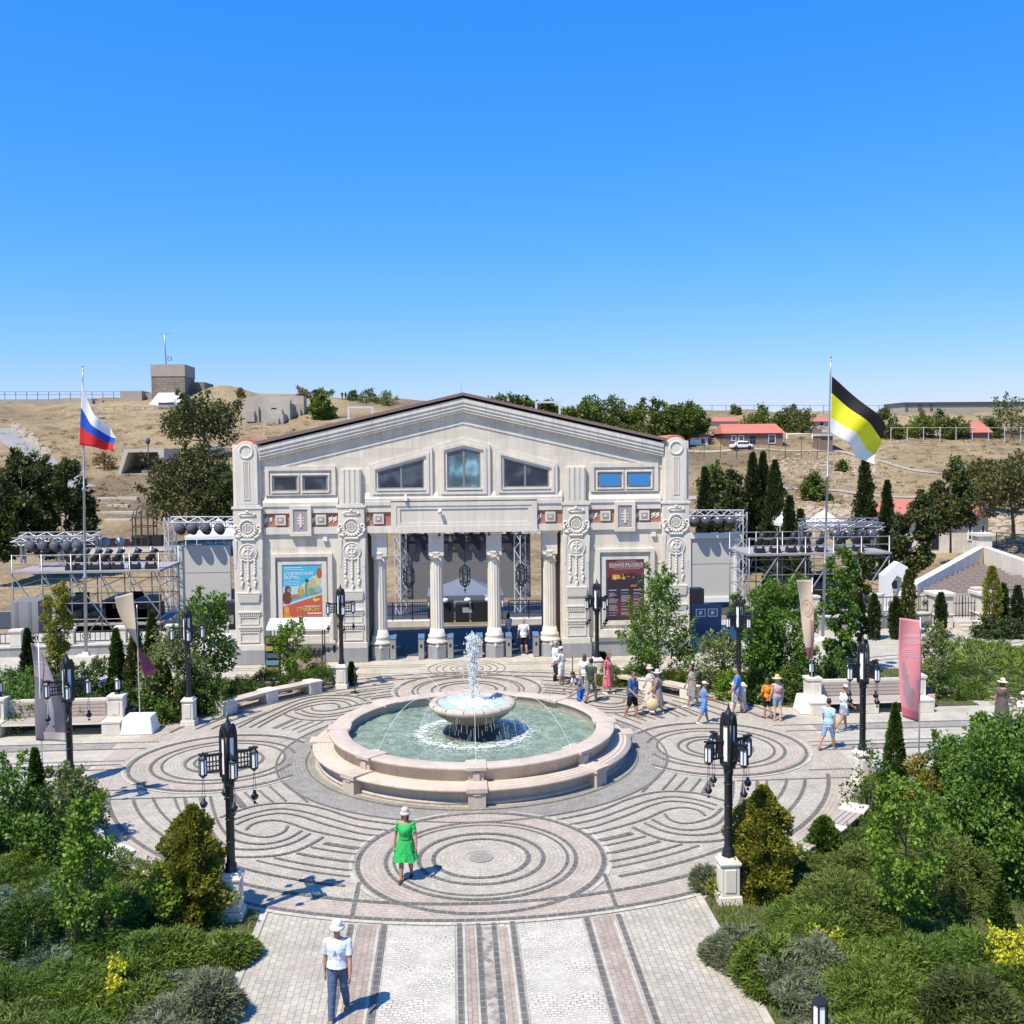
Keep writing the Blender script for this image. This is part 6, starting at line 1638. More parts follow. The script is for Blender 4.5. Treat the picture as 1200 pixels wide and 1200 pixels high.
for px in (84, 97, 112, 124, 138, 158, 177):
    p = pl(px, 664, YS+.7); q = (p.x, YS+.7, LD)
    if first: H0.location = q; H0.scale = (1.5,)*3; first = False
    else: dup(H0, q, 0, H0['label'])
for px in (890, 908, 927, 944, 962, 985, 1005): p = pl(px, 645, YS+.7); dup(H0, (p.x, YS+.7, RD), 0, 'small black moving stage light on the deck of the scaffold behind the tan banner', 'moving lights on the steps side scaffold deck')
# screens on the stage
YT = 82.0
def screen(label, x0, x1, z0, z1, mat, frame, scallops=0, name='stage_screen', rail=True):
    a, b_ = pl(x0, z1, YT), pl(x1, z0, YT); t = thing(name, label, 'screen', ((a.x+b_.x)/2, YT, -3.4))
    b = MB(); b.box(a.x, b_.x, YT, YT+.25, b_.z, a.z); b.build('screen_panel', mat, t, world=True)
    if frame:
        b = MB(); f = .42
        b.frameY([(a.x-.05, b_.z-f), (b_.x+f, b_.z-f), (b_.x+f, a.z+f), (a.x-.05, a.z+f)], [(a.x, b_.z), (b_.x, b_.z), (b_.x, a.z), (a.x, a.z)], YT-.15, YT+.3); b.build('screen_frame', MT['white'], t, world=True)
    b = MB(); m = (a.z+b_.z)*.5+.3; b.box(a.x, b_.x, YT-.012, YT+.002, m, m+.04); b.build('panel_seam', MT['steel'], t, world=True)
    if scallops:
        b = MB(); nfl = scallops; wd = (b_.x-a.x)/nfl
        for k in range(nfl):
            c = a.x+wd*(k+.5); b.prismY([(c-wd*.5, a.z), (c-wd*.2, a.z-1.2), (c+wd*.1, a.z-1.6), (c+wd*.36, a.z-1.5), (c+wd*.42, a.z-.6), (c+wd*.5, a.z)], YT-.30-.004*k, YT-.26)
        b.build('overlay', M_plain('painted_lamp_shadow', (.035, .035, .045), .9), t, world=True)  # dark scalloped panels stand in for lamp shadows on the screen top
    return t
screen('pale screen with a white lower rim between scaffold and gate, by the spreading pine', 208, 271, 711, 640, MT['screen'], False)
screen('pale screen in a white frame next to the gate corner and dark cypresses', 809, 860, 699, 631, MT['screen'], True)
screen('large dark grey screen with painted shade and lamp shadows seen through the gate columns', 470, 622, 700, 626, MT['screen_shaded'], False, 8, 'main_screen')  # shade on the main screen is put into its darker panel colour
def truss(label, pts, wd, base, name='truss_tower', mat=None):
    t = thing(name, label, 'truss', base)
    b = MB()
    for p, q in pts: truss_geo(b, p, q, wd, wd*1.1, .05)
    b.build('truss_frame', mat or MT['metal_white'], t, world=True); return t
def vt(px, y0, y1, Y): 
    a = pl(px, y0, Y); return ((a.x, Y, -3.4), (a.x, Y, a.z))
for px, y0, l in ((469, 618, 'silver truss tower seen between the first and second columns'), (609, 612, 'silver truss tower seen between the third and fourth columns'), (199, 606, 'silver truss tower between the scaffold with the white flag and the pale screen'), (869, 600, 'silver truss tower between the white framed screen and dark cypresses')):
    v = vt(px, y0, 0, YT-.35); truss(l, [v], .65, v[0])
for x0, x1, y, l, g in ((200, 275, 612, 'lighting truss over the pale screen by the scaffold with the white flag', 'L'), (806, 872, 604, 'lighting truss over the white framed screen', 'R'), (440, 640, 619, 'lighting truss over the large dark screen', 'C')):
    a, e = pl(x0, y, YT-.35), pl(x1, y, YT-.35); truss(l, [(a, e)], .6, ((a.x+e.x)/2, YT-1.2, a.z), 'lighting_truss')
for xs_, yy, l, g in (((212, 226, 242, 258), 626, 'big round stage lamp hanging over the pale screen beside the gate', 'lamps over the kiosk side screen'), ((813, 826, 841, 855), 617, 'big round stage lamp hanging over the white framed screen', 'lamps over the white framed screen'), ((486, 500, 535, 552, 565, 596), 625, 'small stage lamp hanging over the large dark screen behind the columns', 'lamps over the large dark screen')):
    for px in xs_: p = pl(px, yy, YT-.5); dup(S0, (p.x, YT-.5, p.z-.1), 0, l, g, None, 1.2 if yy != 625 else .9)
# stage floor, railing and kerb behind the gate
b = MB(); b.box(-40, 40, YT-3, YT+5, -3.9, -3.3); tag(b.build('stage', M_plain('black_stage_floor', (.04, .04, .045), .6), loc=(0, YT, -3.9)), 'black stage platform under the screens behind the gate', 'stage')
sheet('gate_floor', [[(-9.3, 48.8), (9.3, 48.8), (9.3, 57.0), (-9.3, 57.0)]], M_paver('shade_darkened_slabs', (.10, .092, .085), (.08, .074, .07), (.06, .056, .052), 1.2, .6), .006)  # plaza floor coloured darker to carry the shade of the gate
def railing(label, pts, h, name='iron_railing', zb=.3, step=.14):
    t = thing(name, label, 'railing', pts[0]); P = [Vector(p) for p in pts]; O = P[0]
    r, pk = MB(), MB()
    for p, q in zip(P, P[1:]):
        L = (q-p).length; up = Vector((0, 0, 1))
        for z in (zb, h*.78, h): r.tube(p-O+up*z, q-O+up*z, .025, n=5)
        n = int(L/step)
        for i in range(n+1):
            s = p.lerp(q, i/n)-O; pk.tube(s+up*(zb if i % 8 else 0), s+up*h, .012 if i % 8 else .04, n=4)
    r.build('rail', MT['iron'], t); pk.build('picket', MT['iron'], t); return t
for x0, x1, l in ((-8.5, -1.9, 'black iron railing on a pale kerb behind the first two columns'), (2.6, 9, 'black iron railing on a pale kerb behind the last two columns')):
    railing(l, [(x0, 57.2, .35), (x1, 57.2, .35)], 1.0)
    b = MB(); b.box(x0, x1, 56.9, 57.6, 0, .34); tag(b.build('kerb_wall', MT['trim'], loc=(x0, 57, 0)), 'low pale kerb wall under the iron railing behind the '+('first two' if x0 < 0 else 'last two')+' columns', 'wall')
def tent(label, c, w, d, ze, zp, mat, name='canopy_tent', zg=0):
    t = thing(name, label, 'tent', (c[0], c[1], zg)); hw, hd = w/2, d/2
    b = MB(); n = 7; R_ = []
    for k in range(n+1):
        f = k/n; s = 1-f; z = ze+(zp-ze)*(f**1.5*.75+f*.25); R_.append([(-hw*s, -hd*s, z), (hw*s, -hd*s, z), (hw*s, hd*s, z), (-hw*s, hd*s, z)])
    vs = [v for r in R_ for v in r]; fs = [(k*4+i, k*4+(i+1) % 4, (k+1)*4+(i+1) % 4, (k+1)*4+i) for k in range(n) for i in range(4)]
    b.add([(x, y, z-zg) for x, y, z in vs], fs)
    for (a, e) in (((-hw, -hd), (hw, -hd)), ((hw, -hd), (hw, hd)), ((hw, hd), (-hw, hd)), ((-hw, hd), (-hw, -hd))):
        b.add([(a[0], a[1], ze-zg), (e[0], e[1], ze-zg), (e[0], e[1], ze-.32-zg), (a[0], a[1], ze-.32-zg)], [(0, 1, 2, 3)])
    b.build('canopy', mat, t)
    b = MB()
    for sx in (-1, 1):
        for sy in (-1, 1): b.tube((sx*hw*.97, sy*hd*.97, 0), (sx*hw*.97, sy*hd*.97, ze-zg), .035, n=6).cut()
    b.parts('leg', MT['steel'], t); return t
c = pl(545, 690, 61); tent('blue grey peaked canopy tent standing between the middle columns', (c.x, 61, 0), 4.5, 3.5, pl(545, 697, 59.5).z, pl(545, 674, 61).z, MT['tent_blue'], zg=-1.8)
t = thing('mixing_desk', 'dark sound equipment racks under the blue grey tent', 'equipment', (c.x, 58.6, 0))
b = MB(); rr = random.Random(2)
for x, w_, h_ in ((-1.6, .9, 1.2), (-.6, .8, 1.05), (.3, .9, 1.15), (1.2, .7, 1.35), (-2.2, .5, .8)): b.box(x, x+w_, -.4, .4, 0, h_).cut()
b.parts('equipment_rack', MT['black'], t)
b = MB(); b.box(-.2, .35, -.42, -.405, .55, .85); b.box(1.1, 1.9, -.45, .2, 1.36, 1.5); b.build('label_panel', M_plain('grey_panel', (.3, .33, .38), .5), t)
b = MB()
for x in (-1.2, .1, 1.3): b.ball((x, -.5, 1.3), (.2, .16, .14)).cut()
b.parts('white_lamp', MT['white'], t)
for px, py, Y, w_, l in ((256, 614, 92, 5, 'white peaked tent behind the lamps over the pale screen'), (966, 603, 95, 3.5, 'white peaked tent between the cypresses and the scaffold behind the tan banner'), (921, 600, 96, 2.5, 'small white tent tip beside the dark cypress group'), (838, 607, 100, 3, 'white tent tip behind the lamps of the white framed screen')):
    p = pl(px, py, Y); tent(l, (p.x, Y), w_, 4, p.z-.9, p.z+.5, MT['tent'], 'white_tent', -3.4)
# things between wall and stage
q = pl(829, 762, 52.0); t = thing('notice_board', 'navy blue board with small white squares beside the gate corner', 'board', (q.x, 52, 0))
b = MB(); b.box(-.8, .75, 0, .08, .05, 1.75); b.build('board_panel', MT['blueboard'], t)
b = MB()
for x in (-.62, .02): b.frameY([(x, 1.1), (x+.52, 1.1), (x+.52, 1.52), (x, 1.52)], [(x+.05, 1.15), (x+.47, 1.15), (x+.47, 1.47), (x+.05, 1.47)], -.012, -.001); b.box(x+.16, x+.34, -.012, -.001, 1.22, 1.4)
b.build('board_sign', MT['white'], t)
q = pl(817, 720, 56); t = thing('speaker_stack', 'black loudspeaker stack between the gate corner and navy board', 'speakers', (q.x, 56, 0))
b = MB(); b.box(-.5, .45, 0, .8, 0, 1.0).cut(); b.box(-.45, .4, 0, .8, 1.01, 2.0); b.parts('cabinet', MT['black'], t)
q = pl(838, 724, 57); b = MB(); b.box(-1.2, 1.2, 0, .3, 0, 1.6); tag(b.build('brick_wall', M_paver('pink_brick', (.40, .27, .22), (.34, .22, .18), (.4, .36, .32), .25, .08), loc=(q.x, 57, 0)), 'short pink brick wall behind the navy board', 'wall')
for i, (px, py, w_, h_, l) in enumerate(((252, 772, 1.5, 1.0, 'white box table beside the gate corner under the pale screen'), (222, 768, 1.2, .8, 'white low box between the maple and the gate corner'))):
    q = pl(px, py, 50); t = thing('white_box', l, 'box', (q.x, 50, 0)); b = MB(); b.box(-w_/2, w_/2, -.5, .5, 0, h_); b.build('box_body', MT['white'], t, bevel=.03); b = MB(); b.box(-.25, .12, -.51, -.502, h_*.5, h_*.8); b.build('box_mark', MT['blueboard'], t)
q = pl(252, 735, 58); t = thing('equipment_crate', 'dark equipment crates below the pale screen beside the gate', 'crates', (q.x, 58, -.3)); b = MB(); b.box(-1.6, -.5, 0, 1, 0, 1.5).cut(); b.box(-.4, .4, 0, 1, 0, 1.2).cut(); b.box(.5, 1.6, 0, 1, 0, 1.7); b.parts('crate', MT['black'], t)
b = MB()
for x in (-1.4, -.2, .8): b.box(x, x+.25, -.02, -.005, .5, 1.0)
b.build('crate_handle', MT['steel'], t)
# low terrace wall with iron panels at the left edge
def panel_wall(label, p, q, h, n, zb=0.0):
    p, q = Vector(p), Vector(q); d = (q-p); L = d.length; ang = math.atan2(d.y, d.x); t = thing('terrace_wall', label, 'wall', p, ang)
    b = MB(); b.box(0, L, -.15, .15, 0, zb+.45); b.build('wall_base', MT['plinth'], t)
    b = MB(); b.box(0, L, -.2, .2, zb+.452, zb+.55)
    for i in range(n+1): 
        x = L*i/n; b.box(x-.25, x+.25, -.21, .21, zb+.552, zb+h); b.box(x-.3, x+.3, -.26, .26, zb+h, zb+h+.1)
    b.build('wall_pier', MT['trim'], t)
    b = MB()
    for i in range(n):
        x0, x1 = L*i/n+.3, L*(i+1)/n-.3; m = (x0+x1)/2
        for z in (zb+.66, zb+h-.12): b.tube((x0, 0, z), (x1, 0, z), .03, n=5)
        k = max(4, int((x1-x0)/.22))
        for j in range(k+1): x = x0+(x1-x0)*j/k; b.tube((x, 0, zb+.66), (x, 0, zb+h-.12), .018, n=4)
        for j in range(int((x1-x0)/1.0)): 
            c = x0+.5+j; b.torus((c, 0, zb+(.54+h)/2), .17, .025, 'Y', 12, 5); b.box(c-.09, c+.09, -.02, .02, zb+(.54+h)/2-.09, zb+(.54+h)/2+.09)
    b.build('iron_panel', MT['iron'], t); return t
panel_wall('pale wall with iron panels behind the hedge at the kiosk side edge', (-27, 50.5, 0), (-12.2, 51.5, 0), 1.25, 6)
q0, q1 = gp(1000, 762), gp(1089, 745)
panel_wall('pale wall with iron panels between the scaffold and the gate steps', (q0.x, 53.4, 0), (26.3, 54.0, 0), 1.55, 2, .25)
panel_wall('pale wall with iron panels running past the golden green tree to the photo edge', (28.4, 54.0, 0), (46, 56.5, 0), 1.65, 5, .35)
t = thing('terrace_gate', 'black iron double gate between stone piers above three steps', 'gate', (27.35, 53.6, 0))
b = MB()
for s in (-1, 1): b.box(s*1.25-.5, s*1.25+.5, -.5, .6, 0, 1.75); b.box(s*1.25-.6, s*1.25+.6, -.6, .7, 1.75, 1.95); b.box(s*1.25-.56, s*1.25+.56, -.56, .6, .72, .8).cut()
b.parts('gate_pier', MT['trim'], t, bevel=.02)
b = MB()
for k in range(3): b.box(-.74, .74+.12*(3-k), -.6-.35*(3-k), -.6-.35*(2-k), 0, .15+.15*k)
b.build('step', MT['concrete_pale'], t)
b = MB()
for x in np.linspace(-.7, .7, 9): b.tube((x, 0, .5), (x, 0, 1.5+.2*math.cos(x*2)), .02, n=4)
b.tube((-.7, 0, .6), (.7, 0, .6), .025, n=4); b.tube((-.7, 0, 1.3), (.7, 0, 1.3), .025, n=4); b.tube((0, -.02, .5), (0, -.02, 1.7), .035, n=4)
b.build('gate_leaf', MT['iron'], t)
# tiered seating with white walls on the right
t = thing('seating_stand', 'rows of pale brown seats inside a white stepped wall beyond the iron gate', 'seating', (32, 60, 0))
A_ = pl(1070, 684, 58.5); B_ = pl(1150, 640, 70); C_ = pl(1235, 668, 60)
b = MB()
def wallseg(p, q, th=.25, drop=3.2):
    d = Vector((q.x-p.x, q.y-p.y, 0)).normalized(); n_ = Vector((-d.y, d.x, 0))*th
    vs = [p-n_, q-n_, q+n_, p+n_]; vs = [Vector((v.x, v.y, -1)) for v in vs]+vs
    b.add(vs, [(3, 2, 1, 0), (4, 5, 6, 7), (0, 1, 5, 4), (1, 2, 6, 5), (2, 3, 7, 6), (3, 0, 4, 7)])
wallseg(A_, B_); wallseg(B_+Vector((.2, 0, 0)), C_); b.box(B_.x-.45, B_.x+.55, B_.y-.45, B_.y+.45, -1, B_.z+.75); b.box(B_.x-.6, B_.x+.7, B_.y-.6, B_.y+.6, B_.z+.75, B_.z+.95)
b.build('white_wall', MT['trim'], t, world=True)
b = MB(); s_ = MB(); nrow = 13
for k in range(nrow):
    f = k/(nrow-1); yv = 57.6+(B_.y-1.2-57.6)*f; z = 1.05+(B_.z-1.25-1.05)*f
    xa = A_.x+.4+(B_.x-A_.x-.5)*max(0, (yv-58.5)/(B_.y-58.5)); xb = C_.x+(B_.x-C_.x)*max(0, (yv-60)/(B_.y-60))-.5
    if xb-xa > 1:
        b.box(xa, xb, yv, yv+.92, z-2.2, z); s_.box(xa+.1, xb-.1, yv+.1, yv+.5, z+.002, z+.08)
        for j in range(int((xb-xa)/.55)): s_.box(xa+.15+j*.55, xa+.6+j*.55, yv+.48, yv+.55, z+.08, z+.34)
b.build('tier', MT['concrete_pale'], t, world=True); s_.build('seat_row', M_plain('brown_seat', (.30, .235, .20), .7, var=.15), t, world=True)
railing('black iron railing along the top of the white seating wall', [(B_.x+1, B_.y-.2, B_.z), (C_.x+5, 63, C_.z+.4)], 1.0, zb=.2)
q = pl(1046, 697, 60); t = thing('white_sculpture', 'white twisted slab with an oval hole beside the seating stand', 'sculpture', (q.x, 60, 0))
b = MB(); O_ = [(-.75, 0), (.75, 0), (1.0, 1.2), (.75, 2.6), (.2, 2.9), (-.75, 2.1)]; I_ = [(-.1, .7), (.3, .6), (.45, 1.2), (.4, 1.9), (.1, 2.1), (-.25, 1.6)]
b.frameY(O_, I_, -.4, .3); b.box(-1.0, 1.0, -.6, .6, -.6, -.002); b.build('slab', MT['white'], t)

# ------------------------------------------------------------------ the hill: roads, fort, bunker, houses
def road(P, w_, mat, name='road', lift=.10):
    Q = [hit(*p) for p in P]; pts = spline([(q.x, q.y) for q in Q], 10); vs = []; n = len(pts)
    for i in range(n):
        p = Vector(pts[i]); d = (Vector(pts[min(i+1, n-1)])-Vector(pts[max(i-1, 0)])).normalized(); nn = Vector((-d.y, d.x))
        for k in range(5):
            s = p+nn*w_*(k/4-.5); vs.append((s.x, s.y, hill(s.x, s.y)+lift))
    b = MB(); b.add(vs, [(i*5+k, i*5+k+1, (i+1)*5+k+1, (i+1)*5+k) for i in range(n-1) for k in range(4)], 0, True)
    return tag(b.build(name, mat), kind='structure')
RD_ = M_plain('pale_road', (.33, .29, .235), .9, var=.12, sc=.6); RG = M_plain('grey_walkway', (.25, .24, .23), .85, var=.12, sc=.7)
road([(-60, 650), (0, 645), (100, 647), (190, 643), (280, 640)], 3.2, RD_)
road([(2, 503), (22, 520), (50, 541), (95, 572)], 4.3, RG, 'walkway')
road([(790, 585), (850, 578), (930, 573), (1000, 578), (1060, 583), (1170, 590)], 2.2, RD_)
road([(960, 527), (1000, 533), (1050, 546), (1110, 556)], 1.6, RD_)
road([(800, 529), (900, 527), (970, 529)], 1.2, RD_)
def rk(px, py): h = hit(px, py); return h
def rocks(n, f, seed, smin, smax, name='rubble'):
    rr = random.Random(seed); b = MB()
    for i in range(n):
        px, py = f(rr); q = hit(px, py); s = rr.uniform(smin, smax)
        b.ball((q.x, q.y, q.z), (s*rr.uniform(.7, 1.5), s, s*rr.uniform(.4, .8)), nu=6, nv=4)
    for i in range(len(b.sm)): b.sm[i] = False
    return tag(b.build(name, M_plain('tan_rock', (.36, .295, .215), .9, var=.25, sc=1.5)), kind='stuff')
rocks(170, lambda r: (lambda t: (14+t*42+r.gauss(0, 2), 496+t*34+r.gauss(0, 2)))(r.random()), 1, .15, .6)
rocks(260, lambda r: (r.uniform(905, 1030), r.gauss(545, 9)), 2, .12, .45)
rocks(160, lambda r: (r.uniform(930, 1010), r.gauss(600, 6)), 3, .15, .5)
rocks(90, lambda r: (r.uniform(1160, 1200), r.gauss(615, 8)), 4, .2, .6)
# fort
YF = 208.0
FB = M_stone('fort_stone', (.30, .25, .20), 1.1, .5, .05, .6, .22, stain=.2)
t = thing('fort_tower', 'square old concrete and stone fort tower with low annexes on the hilltop', 'fort', (pl(198, 475, YF).x, YF, 19.5))
def fx(px, Y=YF): return pl(px, 470, Y).x
def fz(py, Y=YF): return pl(200, py, Y).z
b = MB(); b.box(fx(178), fx(217), YF, YF+8, 18.5, fz(441)); b.box(fx(217), fx(233), YF+5, YF+13, 18.5, fz(446)); b.build('wall', FB, t, world=True)
b = MB(); b.box(fx(178)-.1, fx(217)+.1, YF-.1, YF+8.1, fz(441), fz(427)); b.build('concrete_crown', MT['concrete'], t, world=True)
b = MB(); b.box(fx(143), fx(168), YF-1, YF+5, 18.5, fz(458)).cut(); b.box(fx(168), fx(182), YF+1, YF+5, 18.5, fz(460)).cut(); b.box(fx(233), fx(250), YF+4, YF+8, 18.5, fz(459)).cut(); b.box(fx(100), fx(112), YF-2, YF+2, 18.5, fz(467)).cut(); b.box(fx(112), fx(122), YF-1, YF+2, 18.5, fz(469)); b.parts('annex', MT['concrete'], t, world=True)
b = MB(); p0_, p1_ = fx(180), fx(214); b.add([(p0_, YF-5, fz(478)), (p1_-1, YF-5, fz(478)), (p1_, YF, fz(460)), (p0_+1, YF, fz(460))], [(0, 1, 2, 3)]); b.build('ramp_slab', MT['concrete_pale'], t, world=True)
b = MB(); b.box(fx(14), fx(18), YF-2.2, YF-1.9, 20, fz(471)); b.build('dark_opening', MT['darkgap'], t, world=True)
b = MB(); b.box(fx(-40), fx(142), YF+1, YF+2, 18.5, fz(466.5)); tag(b.build('parapet_wall', MT['concrete'], loc=(fx(50), YF, 18.5)), 'long low concrete parapet wall along the hilltop beside the fort tower', 'wall')
t = thing('radio_mast', 'thin radio mast with a small box on the fort tower roof', 'mast', (fx(191), YF+3, fz(427)))
b = MB(); b.tube((0, 0, 0), (-.2, 0, 6.6), .13, .08, 6); b.tube((-1.2, 0, 6.4), (1.0, 0, 6.6), .06, n=5); b.build('mast_pole', MT['steel'], t)
b = MB(); b.frameY([(.3, 1), (1.1, 1), (1.1, 1.8), (.3, 1.8)], [(.42, 1.12), (.98, 1.12), (.98, 1.68), (.42, 1.68)], -.2, .2); b.build('mast_box', MT['steel'], t)
def far_fence(label, x0, x1, Y, y0, y1, n, mat, rails=(1.0, .5), name='fence', th=.06):
    a, e = pl(x0, y1, Y), pl(x1, y1, Y); h = abs(pl(x0, y0, Y).z-a.z); t = thing(name, label, 'fence', a); d = e-a
    b = MB()
    for i in range(n+1): b.tube(d*(i/n)-Vector((0, 0, 1.5)), d*(i/n)+Vector((0, 0, h)), th, n=5)
    b.build('post', mat, t); b = MB()
    for f in rails: b.tube(Vector((0, 0, h*f)), d+Vector((0, 0, h*f)), th*.6, n=5)
    b.build('rail', mat, t)
DKG = M_plain('dark_fence_metal', (.06, .065, .075), .6); BLU = M_plain('blue_fence_metal', (.10, .17, .26), .6)
far_fence('dark railing along the hilltop parapet beside the fort tower', -20, 146, YF+1.5, 459, 466, 13, DKG)
far_fence('dark rail fence on the slope edge below the fort tower', 122, 206, 200, 477, 485, 7, DKG)
far_fence('dark rail fence below the ruined bunkers on the slope', 262, 312, 198, 478, 486, 6, DKG)
far_fence('blue mesh fence on the skyline above the red roofed house', 818, 1062, 214, 475, 487, 15, BLU, (1.0, .1), th=.07)
far_fence('dark fence in front of the red roofed house', 806, 958, 166, 514, 527, 8, DKG, (.95,))
far_fence('pale post fence below the long hilltop building', 1044, 1215, 178, 500, 512, 9, MT['metal_white'], (.9,))
# camper vans by the tower
def camper(px, w_, l):
    Y = 201; p = pl(px, 483, Y); t = thing('camper_van', l, 'van', (p.x, Y, p.z))
    M = Matrix.Rotation(R(90), 4, 'Y')
    b = MB(); b.lathe([(0, -w_/2), (.8, -w_/2+.05), (1.15, -w_/2+.5), (1.2, 0), (1.15, w_/2-.5), (.8, w_/2-.05), (0, w_/2)], (0, 0, 0), 14, M=Matrix.Translation((0, 0, 1.45)) @ M); b.build('body', MT['metal_white'], t)
    b = MB(); b.box(-w_*.38, w_*.38, -1.22, -1.0, 1.4, 1.85); b.build('window', MT['glass'], t)
    b = MB()
    for s in (-1, 1): b.lathe([(0, -.1), (.35, -.1), (.35, .1), (0, .1)], n=12, M=Matrix.Translation((s*w_*.28, -.95, .35)) @ Matrix.Rotation(R(90), 4, 'X')).cut()
    b.parts('wheel', MT['black'], t)
camper(197, 3.8, 'silvery rounded camper van directly below the fort tower, the wider one'); camper(217, 3.2, 'silvery rounded camper van at the right end of the pair below the fort tower')
# ruined bunkers
Y = hit(322, 493).y; t = thing('ruined_bunker', 'broken pale concrete bunkers on the hilltop past the round green tree', 'ruin', (pl(320, 490, Y).x, Y, pl(320, 492, Y).z))
b = MB()
for x0, x1, y0, y1, dy, dd in ((288, 356, 464, 474, 6, 3), (302, 340, 473, 488, 0, 5), (283, 303, 476, 488, 0, 3), (340, 356, 473, 486, 3, 3), (310, 332, 485, 496, -3, 4)):
    a, e = pl(x0, y1, Y+dy), pl(x1, y0, Y+dy); m = Matrix.Translation(((a.x+e.x)/2, Y+dy, 0)) @ Matrix.Rotation(.12*math.sin(x0*1.7), 4, 'Z'); hw = (e.x-a.x)/2; b.box(-hw, hw, 0, dd, a.z-1.2, e.z, M=m); b.box(-hw*.4, hw*.55, -.5, -.01, a.z-1, a.z+(e.z-a.z)*.55, M=m); b.cut()
b.parts('concrete_block', M_plain('ruin_concrete', (.40, .36, .31), .9, var=.3, sc=.35, bmp=.05), t, world=True)
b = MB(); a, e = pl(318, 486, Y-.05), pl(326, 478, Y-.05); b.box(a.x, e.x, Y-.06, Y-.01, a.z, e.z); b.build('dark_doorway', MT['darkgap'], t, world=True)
# casemate in the slope
q = hit(165, 556); Y = q.y; t = thing('casemate', 'concrete casemate opening set into the dry slope below the fort', 'bunker', q)
def cz(py, Yv): return pl(165, py, Yv).z
def cx_(px, Yv): return pl(px, 540, Yv).x
Yb = Y+5
b = MB()
fr = [(cx_(138, Y), cz(556, Y)), (cx_(193, Y), cz(556, Y)), (cx_(193, Y), cz(526, Y)), (cx_(147, Y), cz(526, Y))]; inn = [(cx_(142, Y), cz(555, Y)), (cx_(187, Y), cz(555, Y)), (cx_(186, Y), cz(530, Y)), (cx_(151, Y), cz(530, Y))]
b.frameY(fr, inn, Y-.3, Yb+4); b.build('surround', MT['concrete_pale'], t, world=True)
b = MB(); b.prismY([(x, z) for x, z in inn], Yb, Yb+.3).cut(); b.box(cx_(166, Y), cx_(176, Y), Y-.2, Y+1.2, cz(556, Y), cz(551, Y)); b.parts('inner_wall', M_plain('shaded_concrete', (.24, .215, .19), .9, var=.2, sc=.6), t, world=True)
b = MB(); 
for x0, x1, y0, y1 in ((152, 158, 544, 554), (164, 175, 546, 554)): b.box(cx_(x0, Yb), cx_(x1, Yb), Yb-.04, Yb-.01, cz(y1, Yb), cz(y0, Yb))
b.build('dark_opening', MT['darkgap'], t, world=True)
t = thing('lamp_pole', 'thin pole standing before the casemate', 'pole', (cx_(174, Y-3), Y-3, hill(cx_(174, Y-3), Y-3))); b = MB(); b.tube((0, 0, 0), (0, 0, 5.5), .08, n=6); b.ball((0, 0, 5.3), (.35, .3, .5)); b.build('pole_shaft', DKG, t)
# steps marks up the left hill
t = thing('hill_steps', 'pale concrete steps climbing the dry slope below the casemate', 'steps', hit(136, 612))
b = MB()
for py, w_ in ((585, 5), (594, 2.6), (602, 5), (611, 3)): q = hit(137, py); b.box(q.x-w_/2, q.x+w_/2, q.y, q.y+1, q.z-.3, q.z+.25)
b.build('step', MT['concrete_pale'], t, world=True)
# iron arbour
q = pl(170, 640, 104); t = thing('iron_arbour', 'round dark iron arbour cage beside the blue covered props', 'arbour', (q.x, 104, q.z))
b = MB()
for k in range(12):
    a = k*PI/6; pts = [(1.2*math.cos(a), 1.2*math.sin(a), 0), (1.2*math.cos(a), 1.2*math.sin(a), 2.9), (1.0*math.cos(a), 1.0*math.sin(a), 3.6), (.5*math.cos(a), .5*math.sin(a), 4.05), (0, 0, 4.2)]; b.path(pts, .05, 5)
for z in (.1, 1.0, 2.0, 2.9): b.torus((0, 0, z), 1.2, .045, 'Z', 20, 5)
b.build('cage', M_plain('rusty_iron', (.09, .065, .05), .8), t)
b = MB(); b.box(-1.1, 1.8, -.8, .6, 0, 1.1); b.build('covered_bench', MT['black'], t)
q = pl(120, 640, 106); t = thing('stage_props', 'blue covered stage props and coloured discs on the road behind the scaffold', 'props', (q.x, 106, q.z))
b = MB(); b.ball((-1.3, 0, .55), (1.3, .9, .75)); b.ball((1.2, 0, .3), (2.6, .8, .5)); b.build('blue_cover', M_plain('blue_tarpaulin', (.06, .22, .44), .5), t)
b = MB()
for k in range(3): b.lathe([(0, -.1), (.5, -.1), (.5, .1), (0, .1)], n=14, M=Matrix.Translation((.6+k*1.5, -.9, .5)) @ Matrix.Rotation(R(80), 4, 'X')).cut()
b.parts('disc', M_plain('pale_blue_disc', (.35, .48, .58), .5), t)
b = MB(); 
for k in range(3): b.box(.9+k*1.5, 1.5+k*1.5, -.8, .3, 0, .8).cut()
b.parts('red_box', M_plain('faded_red', (.42, .13, .1), .6), t)
q = pl(138, 638, 118); t = thing('show_car', 'small white car parked on the slope road above the blue props', 'car', (q.x, 118, q.z)); t.scale = (.62, .62, .62)
b = MB(); b.box(-1.9, 1.9, -.8, .8, .35, .9); b.taper((0, 0, .9), (2.6, 1.5), (1.6, 1.3), .5); b.build('body', MT['white'], t, bevel=.08)
b = MB(); b.box(-1, 1, -.76, -.7, .95, 1.25); b.build('window', MT['glass'], t)
b = MB()
for s in (-1.2, 1.2): b.lathe([(0, -.1), (.33, -.1), (.33, .1), (0, .1)], n=12, M=Matrix.Translation((s, -.78, .33)) @ Matrix.Rotation(R(90), 4, 'X')).cut()
b.parts('wheel', MT['black'], t)
